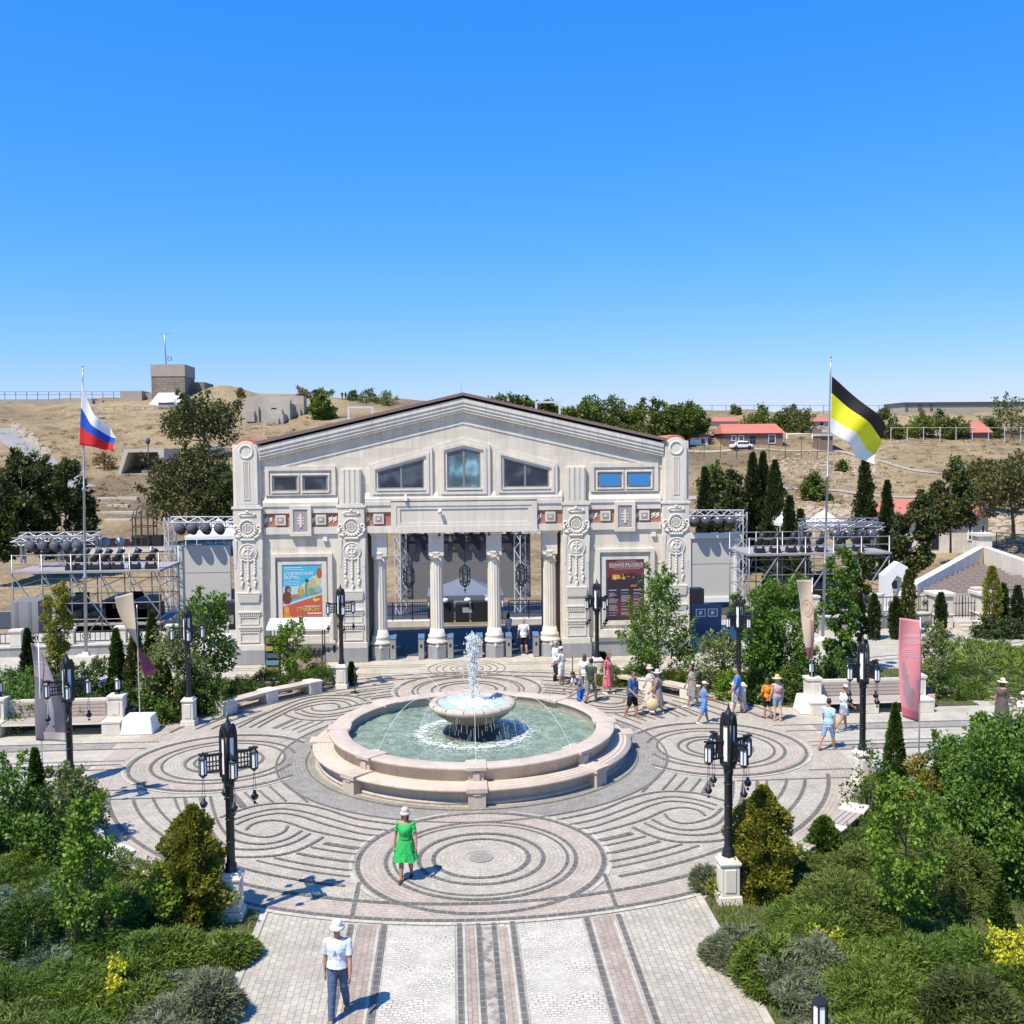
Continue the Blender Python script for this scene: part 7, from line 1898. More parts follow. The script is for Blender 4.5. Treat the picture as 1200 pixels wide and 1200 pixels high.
t = thing('white_cabin', 'white louvred site cabin at the foot of the scaffold by the photo edge', 'cabin', (pl(28, 715, 60).x, 60, -1.5)); b = MB(); b.box(-.75, .8, 0, 2, 0, 2.9); b.build('cabin_body', MT['steel'], t)
b = MB()
for k in range(22): b.box(-.55, -.35, -.03, -.002, .3+k*.12, .36+k*.12); b.box(.2, .4, -.03, -.002, .3+k*.12, .36+k*.12)
b.build('louvre', MT['steel'], t)
# houses
def house(label, x0, x1, ye, yt, yb, Y, dep, wall, hip=0, wins=(), door=None, name='house', over=.4):
    if Y > 110: Y = hit((x0+x1)/2, yb).y
    a, e = pl(x0, yb, Y), pl(x1, yb, Y); ze = pl(x0, ye, Y).z; zt = pl(x0, yt, Y+dep/2).z; t = thing(name, label, 'house', ((a.x+e.x)/2, Y, a.z)); h = (e.x-a.x)/2; H_ = ze-a.z; T_ = zt-a.z
    b = MB(); b.box(-h+over, h-over, 0, dep, -2, H_); b.build('wall', wall, t)
    b = MB(); b.add([(-h, -over, H_), (h, -over, H_), (h, dep+over, H_), (-h, dep+over, H_), (-h+hip, dep/2, T_), (h-hip, dep/2, T_)], [(0, 1, 5, 4), (2, 3, 4, 5), (1, 2, 5), (3, 0, 4), (3, 2, 1, 0)]); b.build('roof', MT['tile'], t)
    for (wx0, wx1, wy0, wy1) in wins:
        p, q_ = pl(wx0, wy1, Y), pl(wx1, wy0, Y); b = MB(); ox = (a.x+e.x)/2
        b.frameY([(p.x-ox-.12, p.z-a.z-.12), (q_.x-ox+.12, p.z-a.z-.12), (q_.x-ox+.12, q_.z-a.z+.12), (p.x-ox-.12, q_.z-a.z+.12)], [(p.x-ox, p.z-a.z), (q_.x-ox, p.z-a.z), (q_.x-ox, q_.z-a.z), (p.x-ox, q_.z-a.z)], -.1, 0)
        w_ = b.build('window', MT['white'], t); b = MB(); b.box(p.x-ox, q_.x-ox, -.04, -.01, p.z-a.z, q_.z-a.z); b.build('pane', MT['glass'], w_)
    if door:
        p, q_ = pl(door[0], door[3], Y), pl(door[1], door[2], Y); ox = (a.x+e.x)/2; b = MB(); b.box(p.x-ox, q_.x-ox, -.06, -.01, p.z-a.z, q_.z-a.z); b.build('door', MT['black'], t)
    return t
BRK = M_plain('dark_brick_wall', (.20, .135, .11), .85, var=.2, sc=2)
house('long red roofed brick house on the slope below the blue skyline fence', 846, 920, 508, 497, 521, 172, 7, BRK, .6, ((858, 862, 511, 516), (866, 871, 511, 516), (901, 908, 510, 519)), (879, 885, 511, 521))
house('small shed with a red hipped roof and white walls behind the gate corner pilaster', 806, 832, 513, 506, 521, 174, 6, MT['white'], 1.5, (), (822, 826, 514, 520), 'shed')
house('red roofed shed partly hidden behind the ridge of the gate roof', 696, 720, 502, 497, 508, 172, 5, BRK, .3, (), None, 'shed')
house('red roofed house among trees under the long hilltop building', 1133, 1163, 507, 495, 514, 184, 6, BRK, .4)
house('low white hall with a red roof behind the pines at the end of the scaffold', 1044, 1166, 604, 585, 648, 106, 9, MT['stone'], 2.0, ((1135, 1138, 616, 632), (1150, 1153, 616, 632)), (1086, 1100, 614, 644), 'hall', .8)
house('pale flat cottage among bushes above the red roofed house', 836, 868, 494, 489, 503, 196, 5, MT['concrete_pale'], .5, (), None, 'cottage')
house('pale cottage wall behind bushes beside the striped flag', 952, 975, 494, 489, 502, 196, 5, MT['concrete_pale'], .5, ((960, 965, 494, 499),), None, 'cottage')
t = thing('gatehouse', 'small brick gatehouse with a pale band beside the flag on the slope', 'building', hit(972, 529)); Yg = t.location.y
b = MB(); a, e = pl(961, 529, Yg), pl(976, 502, Yg); b.box(a.x, e.x, Yg, Yg+4, a.z-1, e.z); b.build('wall', BRK, t, world=True)
b = MB(); a, e = pl(960, 511, Yg), pl(984, 508, Yg); b.box(a.x, e.x, Yg-.3, Yg+4, a.z, e.z); a, e = pl(963, 507, Yg), pl(970, 503, Yg); b.box(a.x, e.x, Yg-.1, Yg-.01, a.z, e.z); b.build('band', MT['concrete_pale'], t, world=True)
Y = 216; t = thing('hilltop_building', 'long low concrete building on the skyline at the steps side', 'building', (pl(1130, 490, Y).x, Y, 16))
b = MB(); a, e = pl(1060, 492, Y), pl(1230, 473, Y); b.box(a.x, e.x, Y, Y+10, a.z-3, e.z); b.build('wall', MT['concrete'], t, world=True)
b = MB(); a, e = pl(1062, 494, Y-6), pl(1158, 488, Y-6); b.box(a.x, e.x, Y-6, Y-.01, a.z-2, e.z); b.build('front_terrace', MT['concrete_pale'], t, world=True)
b = MB(); 
for x0, x1 in ((1061, 1064), (1076, 1080), (1090, 1093)): a, e = pl(x0, 481, Y-.1), pl(x1, 473, Y-.1); b.box(a.x, e.x, Y-.12, Y-.02, a.z, e.z)
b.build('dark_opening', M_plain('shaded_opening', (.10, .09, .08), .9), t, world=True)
b = MB(); b.box(pl(1060, 474, Y).x-.2, pl(1230, 474, Y).x, Y-.25, Y+10.2, pl(1060, 474, Y).z-.1, pl(1060, 471.5, Y).z); b.build('roof_edge', DKG, t, world=True)
q = hit(866, 524); q.y -= 1.5; q.z = hill(q.x, q.y); t = thing('parked_car', 'white car parked before the long red roofed house', 'car', q)
b = MB(); b.box(-2, 2, -.85, .85, .3, .85); b.taper((.1, 0, .85), (2.7, 1.6), (1.7, 1.3), .55); b.build('body', MT['white'], t, bevel=.1)
b = MB(); b.box(-.9, 1.1, -.84, -.78, .92, 1.25); b.build('window', MT['glass'], t)
b = MB()
for s in (-1.2, 1.2): b.lathe([(0, -.1), (.33, -.1), (.33, .1), (0, .1)], n=12, M=Matrix.Translation((s, -.84, .33)) @ Matrix.Rotation(R(90), 4, 'X')).cut()
b.parts('wheel', MT['black'], t)
q = pl(937, 521, 168); t = thing('goal_frame', 'white goal frame standing beside the red roofed house', 'goal', (q.x, 168, q.z)); b = MB(); b.path([(-2.2, 0, 0), (-2.2, 0, 1.8), (2.2, 0, 1.8), (2.2, 0, 0)], .08, 6); b.build('goal_post', MT['white'], t)

# ------------------------------------------------------------------ trees on the hill and in the bowl
def ht(px, py): q = hit(px, py); return (q.x, q.y, q.z-.1)
def pxh(y0, y1, Y): return (y1-y0)*Y/CF
def pine(label, base, top, width, px=None, seed=1, mat=None, z0=.35, n=3200, leaf=.42, lean=0, flat=False, Y=None, name='pine', cl=30):
    loc = ht(*base) if Y is None else tuple(pl(base[0], base[1], Y)); Yv = loc[1]; h = pxh(top, base[1], Yv); r = width*Yv/CF/2
    return tree(name, label, loc, h, r, mat or L_PINE, int(n*1.9), leaf*.80, seed, z0, cl, (lambda t: .45+.6*math.sin(PI*min(1, t*.8+.2))) if flat else (lambda t: .5+.55*math.sin(PI*min(1, .25+.7*t))), max(.12, r*.06), .75, 'tree', None, lean, 14)
pine('large dark pine clump standing behind the scaffold at the photo edge', (28, 655), 541, 62, seed=201, Y=100, z0=.05, n=8200, cl=44, leaf=.46)
pine('dark pine clump beside the large one, just behind the flagpole', (78, 655), 545, 58, seed=202, Y=102, z0=.05, n=7000, cl=38, leaf=.46)
pine('dark pine filling the gap under the large pine clump at the photo edge', (5, 660), 575, 40, seed=203, Y=99, z0=.05, n=3400)
pine('umbrella pine on the upper slope beside the gate roof, with a bare trunk', (240, 536), 474, 76, seed=204, z0=.42, n=3600, flat=True, leaf=.62)
pine('spreading pine just behind the gate corner pilaster, below the umbrella pine', (222, 625), 531, 90, seed=205, Y=112, z0=.2, n=6500, flat=True, leaf=.44, mat=L_PINEO, cl=40)
pine('dark pine bough mass close against the gate corner pilaster', (258, 622), 556, 52, seed=206, Y=110, z0=.2, n=3600)
tree('round_tree', 'round bright green tree alone on the skyline past the ruined bunkers', ht(379, 491), pxh(460, 491, 200), 2.5, L_HILLB, 6500, .45, 207, .02, 24, lambda t: math.sin(PI*min(1, .15+.8*t)), .15, .6)
for i, (px, py, top, w_, m, l) in enumerate(((413, 468, 458, 12, L_HILL, 'small bush on the skyline above the gate roof slope'), (430, 472, 461, 24, L_HILL, 'low bush on the skyline next to the gate roof ladder frame'), (452, 476, 464, 26, L_HILLB, 'olive bush on the skyline touching the gate roof slope'), (354, 465, 457, 18, L_DRY, 'dry bush on the skyline over the ruined bunkers'), (281, 466, 459, 10, L_DRY, 'dry tuft on the mound beside the fort tower'))):
    q = pl(px, py, 208); shrub('hill_bush', l, (q.x, 208, hill(q.x, 208)-.3), pxh(top, py, 208)+.5, w_*208/CF/2, m, 900, .35, 210+i, 'broad', clumps=12)
for i, (px, py, top, w_, m, l) in enumerate(((592, 492, 466, 32, L_HILLB, 'green tree crown rising behind the gate roof, nearest the ridge'), (612, 490, 466, 34, L_HILL, 'green tree crown behind the gate roof next to the roof ladder frame'), (642, 497, 471, 36, L_HILL, 'broad dark green tree behind the gate roof past the ladder frame'), (676, 500, 476, 40, L_HILLB, 'light green tree behind the lower part of the gate roof'),
        (712, 510, 468, 56, L_HILL, 'largest round green tree on the skyline over the gate roof end'), (745, 515, 474, 50, L_HILLB, 'bright green tree below the largest round tree on the skyline'), (772, 515, 474, 46, L_HILL, 'green tree on the slope over the gate corner, between two others'), (800, 515, 476, 50, L_HILLB, 'leafy green tree just above the gate corner pilaster'), (824, 508, 481, 28, L_HILL, 'green tree at the end of the tree row by the red shed'))):
    Y = 178; q = pl(px, py, Y); tree('hill_tree', l, (q.x, Y+i % 3*3, hill(q.x, Y)-.2), pl(px, top, Y).z-hill(q.x, Y)+.2, w_*Y/CF/2, m, 6800, .48, 220+i, .02, 26, lambda t: .55+.5*math.sin(PI*min(1, .1+.85*t)), .2, .65)
for i, (px, top, w_, Y, m, l) in enumerate(((826, 550, 26, 98, L_CYP, 'dark cypress standing closest to the gate corner pilaster'), (882, 533, 32, 100, L_CYP, 'tallest dark cypress at the edge of the group, first spire'), (894, 532, 30, 101, L_CYP, 'dark cypress spire in the middle of the tall group'), (908, 542, 38, 97, L_CYP, 'broad dark cypress at the steps side of the tall group'),
        (1013, 536, 34, 96, L_CYP, 'big broad cypress behind the yellow striped flag'), (1039, 566, 22, 92, L_CYP, 'slimmer cypress next to the big broad cypress'), (925, 584, 26, 90, L_CYP, 'small dark spruce in front of the tall cypress group'), (938, 600, 22, 88, L_PINE, 'ragged spruce beside the scaffold truss'))):
    zb = -3.4; q = pl(px, 640, Y); h = pl(px, top, Y).z-zb; shrub('cypress', l, (q.x, Y, zb), h, w_*Y/CF/2, m, 5600, .34, 240+i, 'col', lambda t: max(.03, min(1, (1.0-t)*1.9)**.8*min(1, (t+.1)/.2)), cat='cypress', up=1.6, lump=.28)
pine('dark pine between the first cypress and the tall cypress group', (852, 640), 553, 40, seed=250, Y=98, n=3600, z0=.1, leaf=.42)
pine('olive tree behind the first dark cypress', (842, 625), 546, 36, seed=251, Y=118, n=2600, z0=.1, mat=L_HILL, leaf=.45)
pine('dark pine with a bare trunk in front of the low red roofed hall', (1114, 648), 551, 46, seed=252, Y=98, n=4600, z0=.30, leaf=.40, cl=30)
pine('leaning dark pine before the red roofed hall, beside the slim cypress', (1062, 690), 578, 44, seed=253, Y=80, n=5200, z0=.10, leaf=.34, lean=.22, cl=30)
pine('spreading olive pine at the photo edge with a crooked bare trunk', (1188, 632), 540, 84, seed=254, Y=104, n=3600, z0=.42, mat=L_PINEO, flat=True, lean=-.15, leaf=.42, cl=26)
pine('olive pine crown beyond the hall roof toward the photo edge', (1160, 600), 540, 50, seed=255, Y=124, n=3000, z0=.25, mat=L_PINEO, leaf=.45)
pine('olive pine on the slope above the hall roof', (1140, 590), 556, 40, seed=256, Y=132, n=2200, z0=.2, mat=L_PINEO, leaf=.45)
for i, (px, py, top, w_, m, l) in enumerate(((956, 585, 557, 32, L_HILL, 'round dark green bush alone on the rocky slope before the flagpole'), (1186, 512, 468, 60, L_HILL, 'large dark tree on the skyline at the photo edge'), (1100, 513, 486, 36, L_HILL, 'dark green tree under the long hilltop building'), (1078, 512, 488, 34, L_HILLB, 'lighter tree under the long hilltop building'), (1122, 514, 492, 30, L_HILL, 'dark bush between the tree and the red roofed house among trees'),
        (1036, 512, 480, 34, L_HILL, 'dark tree on the skyline behind the striped flag tip'), (886, 502, 484, 34, L_HILLB, 'olive green tree behind the long red roofed house'), (935, 505, 483, 40, L_HILL, 'dark tree between the red roofed house and the gatehouse'), (915, 503, 485, 26, L_HILL, 'dark tree just past the end of the red roofed house'), (1160, 512, 494, 26, L_HILL, 'dark bush next to the large skyline tree at the photo edge'), (1050, 513, 498, 24, L_HILL, 'low bush by the pale post fence nearest the flag tip'),
        (1145, 556, 545, 20, L_DRY, 'dry brush on the slope above the olive pines'), (1120, 548, 536, 16, L_HILL, 'dark bush on the bare slope above the dark pine'), (986, 552, 541, 12, L_HILL, 'small bush on the rocky slope beside the flag'), (122, 549, 531, 20, L_DRY, 'grey leafless bush next to the casemate'), (862, 492, 476, 12, L_HILL, 'thin small tree on the skyline, first before the blue fence'), (893, 490, 476, 12, L_HILL, 'thin small tree on the skyline, second before the blue fence'), (928, 488, 475, 16, L_HILL, 'thin small tree on the skyline, third before the blue fence'))):
    q = hit(px, py) if 495 < py else pl(px, py, 206); Yv = q.y; zb = q.z if py > 495 else hill(q.x, Yv)-.2
    shrub('hill_bush', l, (q.x, Yv, zb-.15), pl(px, top, Yv).z-zb+.15, w_*Yv/CF/2, m, 2400 if w_ > 20 else 700, .42, 260+i, 'broad', clumps=20)
# loose low scrub scattered on the dry slopes: nobody could count it
rng = np.random.default_rng(77); VV = []
for i in range(1300):
    px, py = rng.uniform(0, 1200), rng.uniform(490, 600); q = hit(px, py)
    if q.y < 112 or q.y > 214: continue
    n = int(rng.uniform(12, 50)); s = rng.uniform(.15, .7)
    P = np.array([q.x, q.y, q.z])+rng.normal(size=(n, 3))*np.array([s, s, s*.4]); P[:, 2] = np.maximum(P[:, 2], q.z)
    VV.append(cards(P, rng.normal(size=(n, 3))+np.array([0, 0, .8]), rng.uniform(.12, .35, n), rng.uniform(.08, .2, n), rng))
tag(quads('undergrowth', np.concatenate(VV), L_DRY), kind='stuff')
# ------------------------------------------------------------------ people
def fabric(name, c, var=.1, sc=6, c2=None, psc=14, th=.5):
    m, n, b = newmat(name); b.inputs['Roughness'].default_value = .85; b.inputs['Specular IOR Level'].default_value = .15
    v = coords(n); f = noise(n, v, sc, 4)
    col = mixc(n, f, tuple(x*(1-var) for x in c), tuple(min(1, x*(1+var)) for x in c))
    if c2:
        g = noise(n, v, psc, 3); col = mixc(n, ramp(n, g, [(th, 0.0), (th+.06, 1.0)]), col, c2)
    n.links.new(col, b.inputs['Base Color']); bump(n, b, noise(n, v, 9, 3), .03, .5); return m
from mathutils import noise as MN
def wrinkle(me, amp):
    if not amp: return
    me.update()
    ns = [v.normal.copy() for v in me.vertices]
    for v, n_ in zip(me.vertices, ns):
        p = v.co; k = MN.noise(Vector((p.x*11, p.y*11, p.z*5.5+.7*math.sin(p.x*14))))+.5*MN.noise(p*23)
        v.co = p+n_*amp*k
def voxel(b, name, mat, parent, vox, smooth=3, wr=0):
    me = bpy.data.meshes.new(name); me.from_pydata(b.v, [], b.f); o = bpy.data.objects.new(name, me); COL.objects.link(o)
    r = o.modifiers.new('r', 'REMESH'); r.mode = 'VOXEL'; r.voxel_size = vox; r.use_smooth_shade = True
    s = o.modifiers.new('s', 'SMOOTH'); s.factor = .5; s.iterations = smooth
    dg = bpy.context.evaluated_depsgraph_get(); m2 = bpy.data.meshes.new_from_object(o.evaluated_get(dg))
    bpy.data.objects.remove(o); bpy.data.meshes.remove(me)
    wrinkle(m2, wr)
    m2.name = name; m2.materials.clear(); m2.materials.append(mat); m2.polygons.foreach_set('use_smooth', [True]*len(m2.polygons))
    o = bpy.data.objects.new(name, m2); COL.objects.link(o); o.parent = parent; return o
def cap_(b, p, q, r0, r1, n=12):
    b.tube(p, q, r0, r1, n); b.ball(p, r0*1.0, nu=n, nv=8); b.ball(q, r1*1.0, nu=n, nv=8)
def loft(b, rings, n=20, capped=True):
    vs = []
    for (c, ax, ay, rx, ry) in rings:
        for i in range(n):
            t = 2*PI*i/n; vs.append(c+ax*rx*math.cos(t)+ay*ry*math.sin(t))
    k = len(rings); fs = [(j*n+i, j*n+(i+1) % n, (j+1)*n+(i+1) % n, (j+1)*n+i) for j in range(k-1) for i in range(n)]
    if capped: fs += [tuple(range(n-1, -1, -1)), tuple((k-1)*n+i for i in range(n))]
    b.add(vs, fs, 0, True)
TRAP = True
TOR = [(-.055, .060, .050), (-.03, .088, .066), (0, .098, .073), (.04, .094, .069), (.095, .080, .060), (.15, .088, .066), (.21, .098, .068), (.25, .095, .060), (.278, .070, .047), (.295, .042, .038)]
SKINS = [MT['skin'], M_plain('tanned_skin', (.38, .21, .14), .55, var=.06), M_plain('fair_skin', (.56, .36, .27), .55, var=.06)]
HAIR = dict(dark=M_plain('dark_hair', (.022, .015, .011), .5, var=.3, sc=20), brown=M_plain('brown_hair', (.10, .05, .025), .5, var=.3, sc=20), auburn=M_plain('auburn_hair', (.20, .07, .03), .5, var=.3, sc=20), grey=M_plain('grey_hair', (.35, .34, .33), .6, var=.2, sc=20), blond=M_plain('blond_hair', (.38, .26, .12), .5, var=.2, sc=20))
SHOE = dict(dark=M_plain('dark_shoe', (.03, .028, .03), .5), white=M_plain('white_shoe', (.66, .65, .63), .6), tan=M_plain('tan_sandal', (.32, .20, .12), .6))
def person(label, at_, face, H=1.72, skin=0, fat=1.0, woman=False, lean=0.0, hips=(.3, -.3), knees=(.05, .25), armL=(-.25, .12, .25), armR=(.25, .12, .25),
           top=None, top_len=.05, sleeve=.6, bottom=None, bkind='trousers', leg=1.0, dress=None, hem=.30, flare=.10, hat=None, hatc=None, hair='dark', hairlen=0, shoe='dark', headturn=0.0, headdown=0.0, vox=.0085, loose=.016, belt=False, ruffle=False, group='people walking round the fountain'):
    t = thing('person', label, 'person', at_, R(face), group)
    hz = .53*H; P0 = Vector((0, 0, hz)); U = Vector((0, math.sin(lean), math.cos(lean))); F = Vector((0, math.cos(lean), -math.sin(lean))); X = Vector((1, 0, 0))
    fw = fat*(.93 if woman else 1.0)
    def T_(k): return P0+U*(k*H)
    # legs
    legs = []
    for s, a, kf in ((-1, hips[0], knees[0]), (1, hips[1], knees[1])):
        h = P0+X*(s*.052*H)+Vector((0, 0, -.01*H)); k = h+Vector((s*.004*H, math.sin(a), -math.cos(a)))*(.245*H); sa = a-kf
        an = k+Vector((0, math.sin(sa), -math.cos(sa)))*(.235*H); legs.append((h, k, an, sa))
    low = min(l[2].z for l in legs); dz = .042*H-low
    sh = Vector((0, 0, dz)); P0 = P0+sh; legs = [(h+sh, k+sh, an+sh, sa) for h, k, an, sa in legs]
    arms = []
    for s, (sw, ab, el) in ((-1, armL), (1, armR)):
        S = T_(.258)+X*(s*(.108 if not woman else .098)*H*min(fat, 1.15)); ws = sw+(-lean*.0)
        d = Vector((s*math.sin(ab), math.sin(ws)*math.cos(ab), -math.cos(ws)*math.cos(ab))); E_ = S+d*(.168*H)
        we = ws+el; d2 = Vector((s*math.sin(ab)*.55-s*max(0, el-.6)*.35, math.sin(we), -math.cos(we))).normalized(); Wr = E_+d2*(.150*H); arms.append((S, E_, Wr, d2, s))
    # body
    b = MB(); loft(b, [(T_(k), X, F, rx*H*fw, ry*H*fw*(1.0 if k > .12 else fat**.5)) for k, rx, ry in TOR])
    if woman:
        for s in (-1, 1): b.ball(T_(.19)+X*(s*.040*H)+F*(.042*H), (.036*H, .032*H, .036*H))
    if fat > 1.1: b.ball(T_(.07)+F*(.045*H), (.085*H, .065*H, .08*H))
    for h, k, an, sa in legs:
        cap_(b, h, k, .054*H*fw, .034*H); m = k.lerp(an, .35)+Vector((0, -.006*H, 0)); cap_(b, k, m, .033*H, .035*H*fw); cap_(b, m, an, .035*H*fw, .021*H)
        tp = max(-.9, min(.25, (sa+.12)*.9)) if sa < -.2 else 0.0
        fd = Vector((0, math.cos(tp), math.sin(tp))); heel = an+Vector((0, -.012*H, -.022*H)); ball_ = heel+fd*(.085*H)+Vector((0, 0, -.003*H)); cap_(b, heel, ball_, .020*H, .018*H); cap_(b, ball_, ball_+fd*(.035*H), .018*H, .013*H)
    for S, E_, Wr, d2, s in arms:
        cap_(b, T_(.272)+X*(s*.03*H), S, .036*H, .030*H); cap_(b, S, E_, .029*H*fw**.5, .022*H); cap_(b, E_, E_.lerp(Wr, .35), .022*H, .0225*H); cap_(b, E_.lerp(Wr, .35), Wr, .0225*H, .0145*H)
        side = X*s; pd = d2.cross(side).normalized(); cur = d2
        pc = Wr+d2*(.028*H); 
        M = Matrix((side, d2.cross(side), d2)).transposed().to_4x4(); 
        inn = -side
        # palm faces the body; fingers fan front to back
        fr = d2.cross(side).normalized()
        if fr.y < 0: fr = -fr
        for w in (-.016, 0, .016): cap_(b, Wr+fr*(w*H*.5), Wr+d2*(.048*H)+fr*(w*H), .0085*H, .0085*H, 8)
        for j, (w, L) in enumerate(((.0215, .040), (.0075, .046), (-.0065, .043), (-.0200, .034))):
            r0 = Wr+d2*(.048*H)+fr*(w*H); k1 = r0+(d2*.93+inn*.2+fr*(w*2.5)).normalized()*(L*H*.5); k2 = k1+(d2*.72+inn*.62).normalized()*(L*H*.5); cap_(b, r0, k1, .0054*H, .005*H, 7); cap_(b, k1, k2, .005*H, .004*H, 7)
        r0 = Wr+d2*(.018*H)+fr*(.016*H); k1 = r0+(d2*.6+fr*.75+inn*.2).normalized()*(.026*H); cap_(b, r0, k1, .0068*H, .006*H, 7); cap_(b, k1, k1+(d2*.85+fr*.3+inn*.3).normalized()*(.022*H), .006*H, .0045*H, 7)
    nk = T_(.30); HT = Matrix.Rotation(headturn, 3, 'Z') @ Matrix.Rotation(-headdown, 3, 'X'); fd = HT @ Vector((0, math.cos(lean*.5), -math.sin(lean*.5))); up = HT @ Vector((0, math.sin(lean*.5), math.cos(lean*.5))); sx_ = fd.cross(up)
    hc = nk+up*(.10*H)+fd*(.012*H); cap_(b, T_(.28), nk+up*(.055*H), .036*H*fw**.5, .031*H)
    HM = Matrix((sx_, fd, up)).transposed().to_4x4(); HM.translation = hc
    b.ball((0, 0, .008*H), (.0435*H, .054*H, .060*H), nu=16, nv=12, M=HM); b.ball((0, .010*H, -.030*H), (.035*H, .041*H, .038*H), nu=14, nv=10, M=HM)
    b.ball((0, .053*H, -.010*H), (.0075*H, .012*H, .012*H), M=HM); b.tube(HM @ Vector((0, .050*H, .012*H)), HM @ Vector((0, .059*H, -.010*H)), .005*H, .008*H, 8)
    b.ball((0, .050*H, -.034*H), (.013*H, .006*H, .005*H), M=HM); b.ball((0, .040*H, -.055*H), (.014*H, .012*H, .012*H), M=HM)
    for s in (-1, 1): b.ball((s*.0445*H, -.002*H, -.006*H), (.005*H, .010*H, .017*H), M=HM); b.ball((s*.017*H, .049*H, .013*H), (.012*H, .006*H, .004*H), M=HM)
    bo = voxel(b, 'body', SKINS[skin], t, vox)
    b = MB()
    for s in (-1, 1): b.ball((s*.0165*H, .0515*H, .003*H), (.0055*H, .004*H, .0035*H), nu=8, nv=6, M=HM)
    b.build('eye', MT['black'], t)
    # clothes
    e = loose
    if dress:
        b = MB(); rings = []
        for k, rx, ry in TOR[4:-1]: rings.append((T_(k), X, F, rx*H*fw+e*.8, ry*H*fw+e*.8+(.016*H *2.4 if woman and .14 < k < .23 else 0)))
        hemz = hem*H; w0 = T_(.06); steps = 9; low_ = []
        for i in range(steps):
            f = i/(steps-1); c = w0.lerp(Vector((0, .5*(legs[0][1].y+legs[1][1].y)*.6, hemz)), f); low_.append((c, X, Vector((0, 1, 0)), (.092+(.012+flare)*f**.8)*H*fw+e, (.072+(.012+flare*.9)*f**.8)*H*fw+e))
        n = 48; vs = []; allr = low_[::-1]+rings
        for j, (c, ax, ay, rx, ry) in enumerate(allr):
            f = max(0, 1-j/(steps-1)) if j < steps else 0
            for i in range(n):
                a = 2*PI*i/n; wv = 1+f*(.07*math.sin(6*a+1)+.04*math.sin(11*a+2)); vs.append(c+ax*rx*wv*math.cos(a)+ay*ry*wv*math.sin(a)+Vector((0, 0, f*.02*math.sin(3*a))))
        k = len(allr); fs = [(j*n+i, j*n+(i+1) % n, (j+1)*n+(i+1) % n, (j+1)*n+i) for j in range(k-1) for i in range(n)]+[tuple((k-1)*n+i for i in range(n))]
        b.add(vs, fs, 0, True)
        for S, E_, Wr, d2, s in arms:
            cap_(b, T_(.262)+X*(s*.03*H), S, .036*H, .034*H, 14)
            if sleeve > 0: cap_(b, S, S.lerp(E_, sleeve), .035*H, .031*H+e*.5, 14)
        if ruffle:
            c0 = low_[-1][0]; n = 72
            rv = []
            for j in range(6):
                f = j/5; z = hemz+.15*H*.75*(1-f)-.01; rx, ry = low_[-3][3]*(1+.20*f)+.008, low_[-3][4]*(1+.20*f)+.008
                for i in range(n):
                    a = 2*PI*i/n; wv = 1+f*(.06*math.sin(9*a)+.035*math.sin(16*a+1)); rv.append(c0+Vector((rx*wv*math.cos(a), ry*wv*math.sin(a), z-c0.z+f*.02*math.sin(5*a))))
            b.add(rv, [(j*n+i, (j+1)*n+i, (j+1)*n+(i+1) % n, j*n+(i+1) % n) for j in range(5) for i in range(n)], 0, True)
            for q in range(3): b.torus(tuple(T_(.065+.012*q)), .0825*H*fw+e, .006, 'Z', 28, 5)
        do = b.build('dress', dress, t)
        sb = do.modifiers.new('s', 'SUBSURF'); sb.levels = sb.render_levels = 1
        dg = bpy.context.evaluated_depsgraph_get(); m3 = bpy.data.meshes.new_from_object(do.evaluated_get(dg)); do.modifiers.clear(); do.data = m3; wrinkle(m3, .011)
    if top:
        b = MB(); rings = [(T_(k), X, F, rx*H*fw+e, ry*H*fw+e+(.024*H if woman and .14 < k < .23 else 0)+(.03*H if fat > 1.1 and k < .14 else 0)) for k, rx, ry in TOR if k > -.02-top_len]
        k0 = -.02-top_len; rings = [(T_(k0), X, F, .097*H*fw+e*1.3, .074*H*fw+e*1.3+(.02*H if fat > 1.1 else 0))]+[r for r in rings if r[0].z > T_(k0).z+.01]
        loft(b, rings, 24)
        for S, E_, Wr, d2, s in arms:
            cap_(b, T_(.265)+X*(s*.03*H), S, .040*H, .0355*H, 14)
            if sleeve > 1: cap_(b, S, E_, .036*H, .030*H, 14); cap_(b, E_, E_.lerp(Wr, sleeve-1), .030*H, .024*H, 14)
            elif sleeve > 0: cap_(b, S, S.lerp(E_, sleeve*.7), .0355*H, .034*H, 14); b.tube(S.lerp(E_, sleeve*.6), S.lerp(E_, sleeve), .034*H, .036*H, 14)
        if fat > 1.1: b.ball(T_(.07)+F*(.045*H), (.085*H+e, .065*H+e, .08*H+e))
        voxel(b, 'shirt', top, t, .011, 2, .011)
    if bottom:
        if bkind == 'skirt':
            b = MB(); rr_ = []
            for i in range(7):
                f = i/6; c = T_(.06).lerp(Vector((0, 0, hem*H)), f); rr_.append((c, X, Vector((0, 1, 0)), (.088+flare*f)*H*fw+e, (.068+flare*f)*H*fw+e))
            loft(b, rr_[::-1], 32); b.build('skirt', bottom, t)
        else:
            b = MB(); loft(b, [(T_(k), X, F, rx*H*fw+.010, ry*H*fw+.010) for k, rx, ry in TOR if k < .07], 24)
            for h, k, an, sa in legs:
                b.ball(h, .060*H*fw, nu=14, nv=10)
                L1 = min(1, leg*2); kk = h.lerp(k, L1); cap_(b, h, kk, .059*H*fw, (.046 if leg < .6 else .040)*H*fw, 14)
                if leg > .5:
                    en = k.lerp(an, (leg-.5)*2*.97); cap_(b, k, en, .040*H*fw, .034*H, 14)
            voxel(b, 'shorts' if leg < .8 else 'trousers', bottom, t, .011, 2, .011)
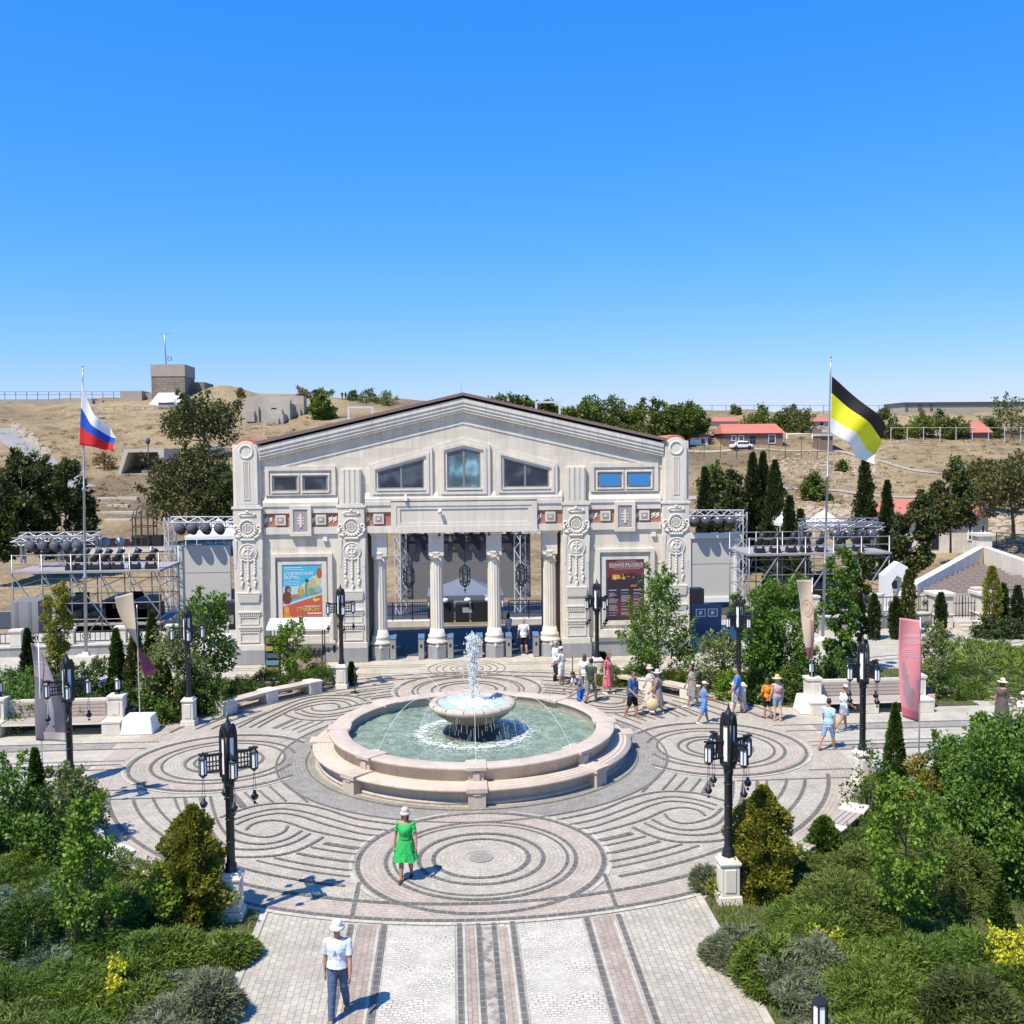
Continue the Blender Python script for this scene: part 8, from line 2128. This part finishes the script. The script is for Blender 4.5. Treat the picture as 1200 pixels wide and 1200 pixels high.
    if belt:
        b = MB(); b.torus(tuple(T_(.292)), .040*H, .012, 'Z', 18, 6); b.box(-.085, -.025, 0, .012, 0, .07, M=Matrix.Translation(T_(.19)+F*(.088*H*fat))); b.box(.025, .085, 0, .012, 0, .07, M=Matrix.Translation(T_(.19)+F*(.088*H*fat))); b.build('collar_and_pockets', top, t)
        b = MB(); loft(b, [(T_(.002), X, F, .098*H*fw+.021, .073*H*fw+.021), (T_(.020), X, F, .097*H*fw+.021, .072*H*fw+.021)], 28); b.build('belt', MT['black'], t)
    for h, k, an, sa in legs:
        tp = max(-.9, min(.25, (sa+.12)*.9)) if sa < -.2 else 0.0
        fd2 = Vector((0, math.cos(tp), math.sin(tp))); heel = an+Vector((0, -.014*H, -.024*H)); b = MB()
        cap_(b, heel, heel+fd2*(.088*H), .0235*H, .0225*H, 12); cap_(b, heel+fd2*(.088*H), heel+fd2*(.125*H), .0225*H, .016*H, 12)
        for i, v in enumerate(b.v):
            if v[2] < .004 and tp == 0: b.v[i] = (v[0], v[1], .004)
        b.build('shoe', SHOE[shoe], t)
    # hair
    if hair and hair != 'none':
        b = MB(); b.ball((0, -.008*H, .016*H), (.0475*H, .056*H, .060*H), nu=16, nv=12, M=HM)
        b.v = [v for v in b.v]; inv = HM.inverted()
        for i, v in enumerate(b.v):
            q = inv @ Vector(v)
            if q.y > .022*H and q.z < .036*H: q.y = .022*H; b.v[i] = tuple(HM @ q)
        if hairlen > 0:
            b.ball((0, -.030*H, -.03*H-hairlen*.4*H), (.045*H, .030*H, (.05+hairlen*.55)*H), nu=14, nv=10, M=HM)
            for s in (-1, 1): b.ball((s*.040*H, -.006*H, -.03*H-hairlen*.25*H), (.014*H, .026*H, (.045+hairlen*.35)*H), M=HM)
        b.build('hair', HAIR[hair], t)
    if hat:
        b = MB()
        if hat == 'cap':
            b.lathe([(.050*H, 0), (.051*H, .02*H), (.046*H, .042*H), (.03*H, .055*H), (0, .06*H)], (0, -.002*H, .020*H), 18, M=HM @ Matrix.Scale(1.12, 4, (0, 1, 0)))
            vs = [HM @ Vector((math.sin(a)*.045*H, .044*H+math.cos(a)*r_*H, z)) for z in (.020*H, .028*H) for r_ in (0, .058) for a in np.linspace(-1.3, 1.3, 9)]
            fs = []
            for i in range(8): fs += [(i, i+1, 10+i, 9+i), (18+i+1, 18+i, 27+i, 27+i+1), (9+i, 10+i, 28+i, 27+i)]
            b.add(vs, fs, 0, True)
        else:
            br = {'bucket': .078, 'straw': .125, 'sun': .10}[hat]
            b.lathe([(br*H, -.012*H), (.075*H if br > .09 else .066*H, .002*H), (.051*H, .012*H), (.051*H, .03*H), (.047*H, .058*H), (.035*H, .070*H), (0, .073*H)], (0, -.003*H, .018*H), 28, M=HM @ Matrix.Rotation(R(-4), 4, 'X'))
            b.lathe([(0, .064*H), (.040*H, .050*H), (.048*H, .010*H), (.066*H, -.001*H), (br*H, -.016*H)], (0, -.003*H, .018*H), 28, M=HM @ Matrix.Rotation(R(-4), 4, 'X'))
        b.build('hat', hatc, t)
    t['_pose'] = 0
    del t['_pose']
    return t, arms
WHITE = fabric('white_cotton', (.70, .70, .71)); STRIPE = fabric('pale_check_cotton', (.60, .63, .69), .06); JEAN = fabric('blue_denim', (.075, .115, .20), .25); GREEN = fabric('bright_green_cloth', (.035, .40, .10), .15)
BLACKC = fabric('black_cloth', (.018, .018, .02)); PINK = fabric('pink_cloth', (.62, .13, .17), .15, 6, (.70, .45, .42), 18, .6); GREYP = fabric('grey_patterned_cloth', (.20, .20, .195), .2, 6, (.42, .41, .39), 24, .52)
BLUE = fabric('deep_blue_cloth', (.055, .11, .25), .2); BLUE2 = fabric('bright_blue_cloth', (.07, .22, .55), .15); BLUE3 = fabric('sky_blue_cloth', (.13, .27, .52), .12); LBLUE = fabric('light_blue_cloth', (.36, .55, .66), .1, 6, (.55, .68, .74), 14, .55)
ROYAL = fabric('royal_blue_cloth', (.03, .15, .62)); OLIVE = fabric('dark_green_cloth', (.04, .07, .055), .2); KHAKI = fabric('grey_khaki_cloth', (.20, .19, .16), .15); DENIM = fabric('light_denim', (.20, .30, .44), .2); CREAM = fabric('cream_cloth', (.62, .56, .50), .1, 6, (.60, .34, .32), 12, .6)
MAUVE = fabric('mauve_grey_cloth', (.24, .19, .21), .15); ORANGE = fabric('orange_cloth', (.72, .24, .03), .15); DARKDR = fabric('dark_grey_cloth', (.10, .085, .085), .3); FLOR = fabric('floral_cloth', (.50, .36, .33), .2, 6, (.28, .20, .26), 20, .5); NAVYP = fabric('navy_print', (.06, .08, .14), .2, 6, (.25, .3, .4), 18, .58)
STRAWH = M_plain('straw_hat', (.62, .48, .28), .8, var=.15, sc=20); WHITEH = M_plain('white_hat', (.72, .71, .69), .8, var=.05); BEIGEH = M_plain('pink_beige_hat', (.55, .44, .40), .8, var=.08); GREYH = M_plain('grey_cap', (.36, .36, .37), .8, var=.08)

person('man in a white bucket hat, pale shirt and blue jeans walking down the path', gp(397, 1192), 176, 1.76, 1, 1.03, hips=(-.20, .26), knees=(.30, .06), armL=(.20, .10, .22), armR=(-.18, .10, .2), top=STRIPE, top_len=-.032, sleeve=.75, bottom=JEAN, hat='bucket', hatc=WHITEH, hair='dark', shoe='tan', vox=.0062, belt=True, loose=.02)
person('woman in a bright green knee length dress and pale sun hat crossing the round medallion', gp(476, 1031), 172, 1.70, 1, 1.06, True, hips=(-.14, .20), knees=(.22, .05), armL=(.10, .22, .3), armR=(-.15, .22, .3), dress=GREEN, hem=.30, flare=.045, sleeve=.55, hat='bucket', hatc=BEIGEH, hair='dark', hairlen=.03, shoe='dark', vox=.0062, headturn=-.15, ruffle=True)
p, ar = person('man in a white T-shirt and black shorts passing through the gate by the fourth column', gp(614, 766), 8, 1.74, 1, 1.08, hips=(.12, -.18), knees=(.05, .2), armL=(.1, .18, .3), armR=(-.1, .18, .3), top=WHITE, top_len=.03, sleeve=.7, bottom=BLACKC, leg=.45, hair='grey', shoe='dark', hat='cap', hatc=GREYH)
person('visitor in a white T-shirt deeper inside the gate, beyond the turnstile posts', (pl(596, 752, 51.2).x, 51.2, 0), 30, 1.66, 0, 1.0, True, top=WHITE, bottom=BLACKC, hair='dark', hairlen=.04)
person('older man in a grey cap, white shirt and black trousers facing his companion in white', gp(651, 798), -75, 1.72, 1, 1.1, hips=(.05, -.08), knees=(.02, .06), armL=(.2, .08, .7), armR=(.25, .08, .8), top=WHITE, sleeve=.75, bottom=BLACKC, hat='cap', hatc=GREYH, hair='grey')
person('person all in white with a white cap and long shorts beside the older man', gp(658, 803), 60, 1.64, 1, 1.08, hips=(.06, -.06), knees=(.03, .05), armL=(.3, .1, .6), armR=(.15, .1, .5), top=WHITE, top_len=.06, bottom=WHITE, leg=.52, hat='cap', hatc=WHITEH, shoe='tan', hair='brown')
person('woman with long brown hair and a white top behind the man in dark green', gp(685, 813), -20, 1.64, 2, .95, True, hips=(.1, -.1), knees=(.05, .1), top=WHITE, bottom=KHAKI, hair='brown', hairlen=.16)
person('man in a dark green T-shirt and grey trousers walking past the fountain rim', gp(693, 823), -35, 1.78, 1, 1.0, hips=(-.3, .3), knees=(.2, .06), armL=(.3, .1, .6), armR=(-.3, .1, .3), top=OLIVE, bottom=KHAKI, hair='dark')
person('woman in a pink dress with long auburn hair looking down by the juniper bed', gp(712, 813), -130, 1.70, 2, .93, True, hips=(.12, -.1), knees=(.05, .12), armL=(.15, .15, .2), armR=(-.1, .15, .2), dress=PINK, hem=.20, flare=.035, sleeve=.6, hair='auburn', hairlen=.16, shoe='white', headdown=.35)
person('young man in a white shirt, dark vest and blue shorts bending over the fountain rim', gp(681, 834), 118, 1.70, 1, 1.0, lean=.55, hips=(.25, .1), knees=(.25, .15), armL=(.35, .1, .75), armR=(.35, .1, .85), top=fabric('white_and_navy_shirt', (.62, .62, .62), .1, 5, (.05, .05, .10), 3.2, .52), bottom=ROYAL, leg=.5, hair='dark', headdown=.3)
person('heavy man in a deep blue shirt and black shorts walking on the plaza', gp(741, 840), -125, 1.76, 1, 1.18, hips=(.22, -.2), knees=(.05, .2), armL=(.05, .2, .75), armR=(.1, .2, .8), top=BLUE, top_len=.04, sleeve=.75, bottom=BLACKC, leg=.50, hair='dark', shoe='tan')
_, ar = person('woman in a pale flowered dress and cream sun hat walking behind the woman in mauve', gp(762, 829), 85, 1.64, 1, 1.05, True, hips=(.15, -.15), knees=(.05, .15), dress=CREAM, hem=.16, flare=.05, sleeve=.7, hat='sun', hatc=BEIGEH, hair='brown')
person('woman in a long mauve grey dress and pink sun hat carrying a round straw bag', gp(771, 836), 80, 1.66, 1, 1.05, True, hips=(-.15, .15), knees=(.15, .05), armL=(.5, .15, .2), armR=(-.1, .15, .2), dress=MAUVE, hem=.17, flare=.05, sleeve=.65, hat='sun', hatc=BEIGEH, hair='brown', shoe='white')
person('dark haired woman in a grey patterned dress passing the stone bench under the maple', gp(811, 828), 95, 1.68, 1, 1.0, True, hips=(.28, -.28), knees=(.05, .2), armL=(-.2, .1, .2), armR=(.2, .1, .3), dress=GREYP, hem=.26, flare=.035, sleeve=.75, hair='dark', hairlen=.05, shoe='white')
person('boy in a white cap, blue T-shirt and blue shorts holding a phone', gp(825, 848), -88, 1.56, 1, 1.0, hips=(.25, -.25), knees=(.05, .2), armL=(.25, .1, 1.1), armR=(.3, .1, 1.1), top=BLUE3, bottom=BLUE3, leg=.52, hat='cap', hatc=WHITEH, hair='brown', shoe='white')
person('man in a bright blue T-shirt and patterned shorts standing by the lamp pedestal', gp(864, 836), 70, 1.76, 1, 1.05, hips=(.2, -.22), knees=(.05, .2), armL=(.2, .12, .5), armR=(.1, .12, .4), top=BLUE2, bottom=fabric('patterned_shorts', (.16, .16, .24), .2, 6, (.5, .45, .45), 16, .5), leg=.5, hair='dark', headturn=.5)
person('woman in a wide straw hat, strappy top and denim shorts seen from behind', gp(911, 845), 4, 1.68, 2, 1.04, True, hips=(.06, -.06), knees=(.02, .06), armL=(.1, .14, .3), armR=(.05, .14, .25), top=FLOR, top_len=-.03, sleeve=0, bottom=DENIM, leg=.30, hat='straw', hatc=STRAWH, hair='blond', hairlen=.10, shoe='tan')
person('companion in an orange top and dark shorts beside the wide straw hat woman', gp(899, 842), 20, 1.52, 1, .98, True, hips=(.08, -.12), knees=(.05, .1), armL=(.2, .2, .6), armR=(.3, .2, .6), top=ORANGE, top_len=.06, sleeve=.8, bottom=BLACKC, leg=.42, hair='brown', hairlen=.08, shoe='dark')
person('young man in a light blue shirt and denim shorts striding across the promenade', gp(971, 878), -52, 1.72, 1, .97, hips=(-.42, .25), knees=(.22, .05), armL=(.1, .12, .3), armR=(-.1, .12, .2), top=LBLUE, top_len=.05, bottom=DENIM, leg=.52, hair='dark', shoe='tan', headturn=.4)
person('woman in a white cap, white T-shirt and short blue skirt striding before the slatted bench', gp(989, 857), -80, 1.66, 1, .98, True, hips=(.22, -.38), knees=(.05, .25), armL=(.25, .1, 1.0), armR=(.2, .1, .8), top=WHITE, top_len=.0, bottom=fabric('blue_white_skirt', (.20, .26, .38), .2, 6, (.6, .6, .62), 10, .55), bkind='skirt', hem=.36, flare=.03, hat='cap', hatc=WHITEH, hair='brown', shoe='white', headdown=.2)
person('woman in a wide pale straw hat and dark grey dress walking along the diagonal path', gp(1174, 850), -70, 1.68, 1, 1.1, True, hips=(.15, -.15), knees=(.05, .1), dress=DARKDR, hem=.14, flare=.06, sleeve=.7, hat='straw', hatc=M_plain('pale_straw_hat', (.66, .60, .48), .8, var=.1, sc=20), hair='brown', hairlen=.06)
person('person in a white top and bright blue trousers cut by the edge of the photo', gp(1199, 868), 0, 1.66, 1, 1.05, True, hips=(.1, -.1), knees=(.04, .1), top=fabric('pale_mint_cloth', (.55, .66, .64)), top_len=.08, bottom=ROYAL, hair='brown', hat='cap', hatc=WHITEH)
for px, l in ((401, 'tiny dark figure standing on the skyline, first of the pair'), (405, 'tiny dark figure standing on the skyline, second of the pair')):
    q = pl(px, 467, 208); person(l, (q.x, 208, hill(q.x, 208)), 160, 1.75, 1, top=BLACKC, bottom=BLACKC, vox=.03, group='figures on the skyline')
# bags held by people
q = gp(764, 838); t = thing('straw_bag', 'round straw bag with a wooden hoop handle held by the woman in mauve', 'bag', (q.x, q.y-.1, .32))
b = MB(); b.lathe([(0, -.07), (.20, -.07), (.24, 0), (.20, .07), (0, .07)], n=20, M=Matrix.Translation((0, 0, .1)) @ Matrix.Rotation(R(90), 4, 'X')); b.build('bag_body', STRAWH, t)
b = MB(); b.torus((.0, 0, .3), .17, .018, 'Y', 20, 6); b.build('handle', STRAWH, t)
q = gp(651, 798); t = thing('black_bag', 'black bag hanging from the hand of the older man in the grey cap', 'bag', (q.x+.12, q.y-.32, .35))
b = MB(); b.box(-.16, .16, -.07, .07, 0, .38); b.build('bag_body', MT['black'], t, bevel=.03); b = MB(); b.torus((0, 0, .45), .11, .012, 'Y', 14, 5); b.build('handle', MT['black'], t)
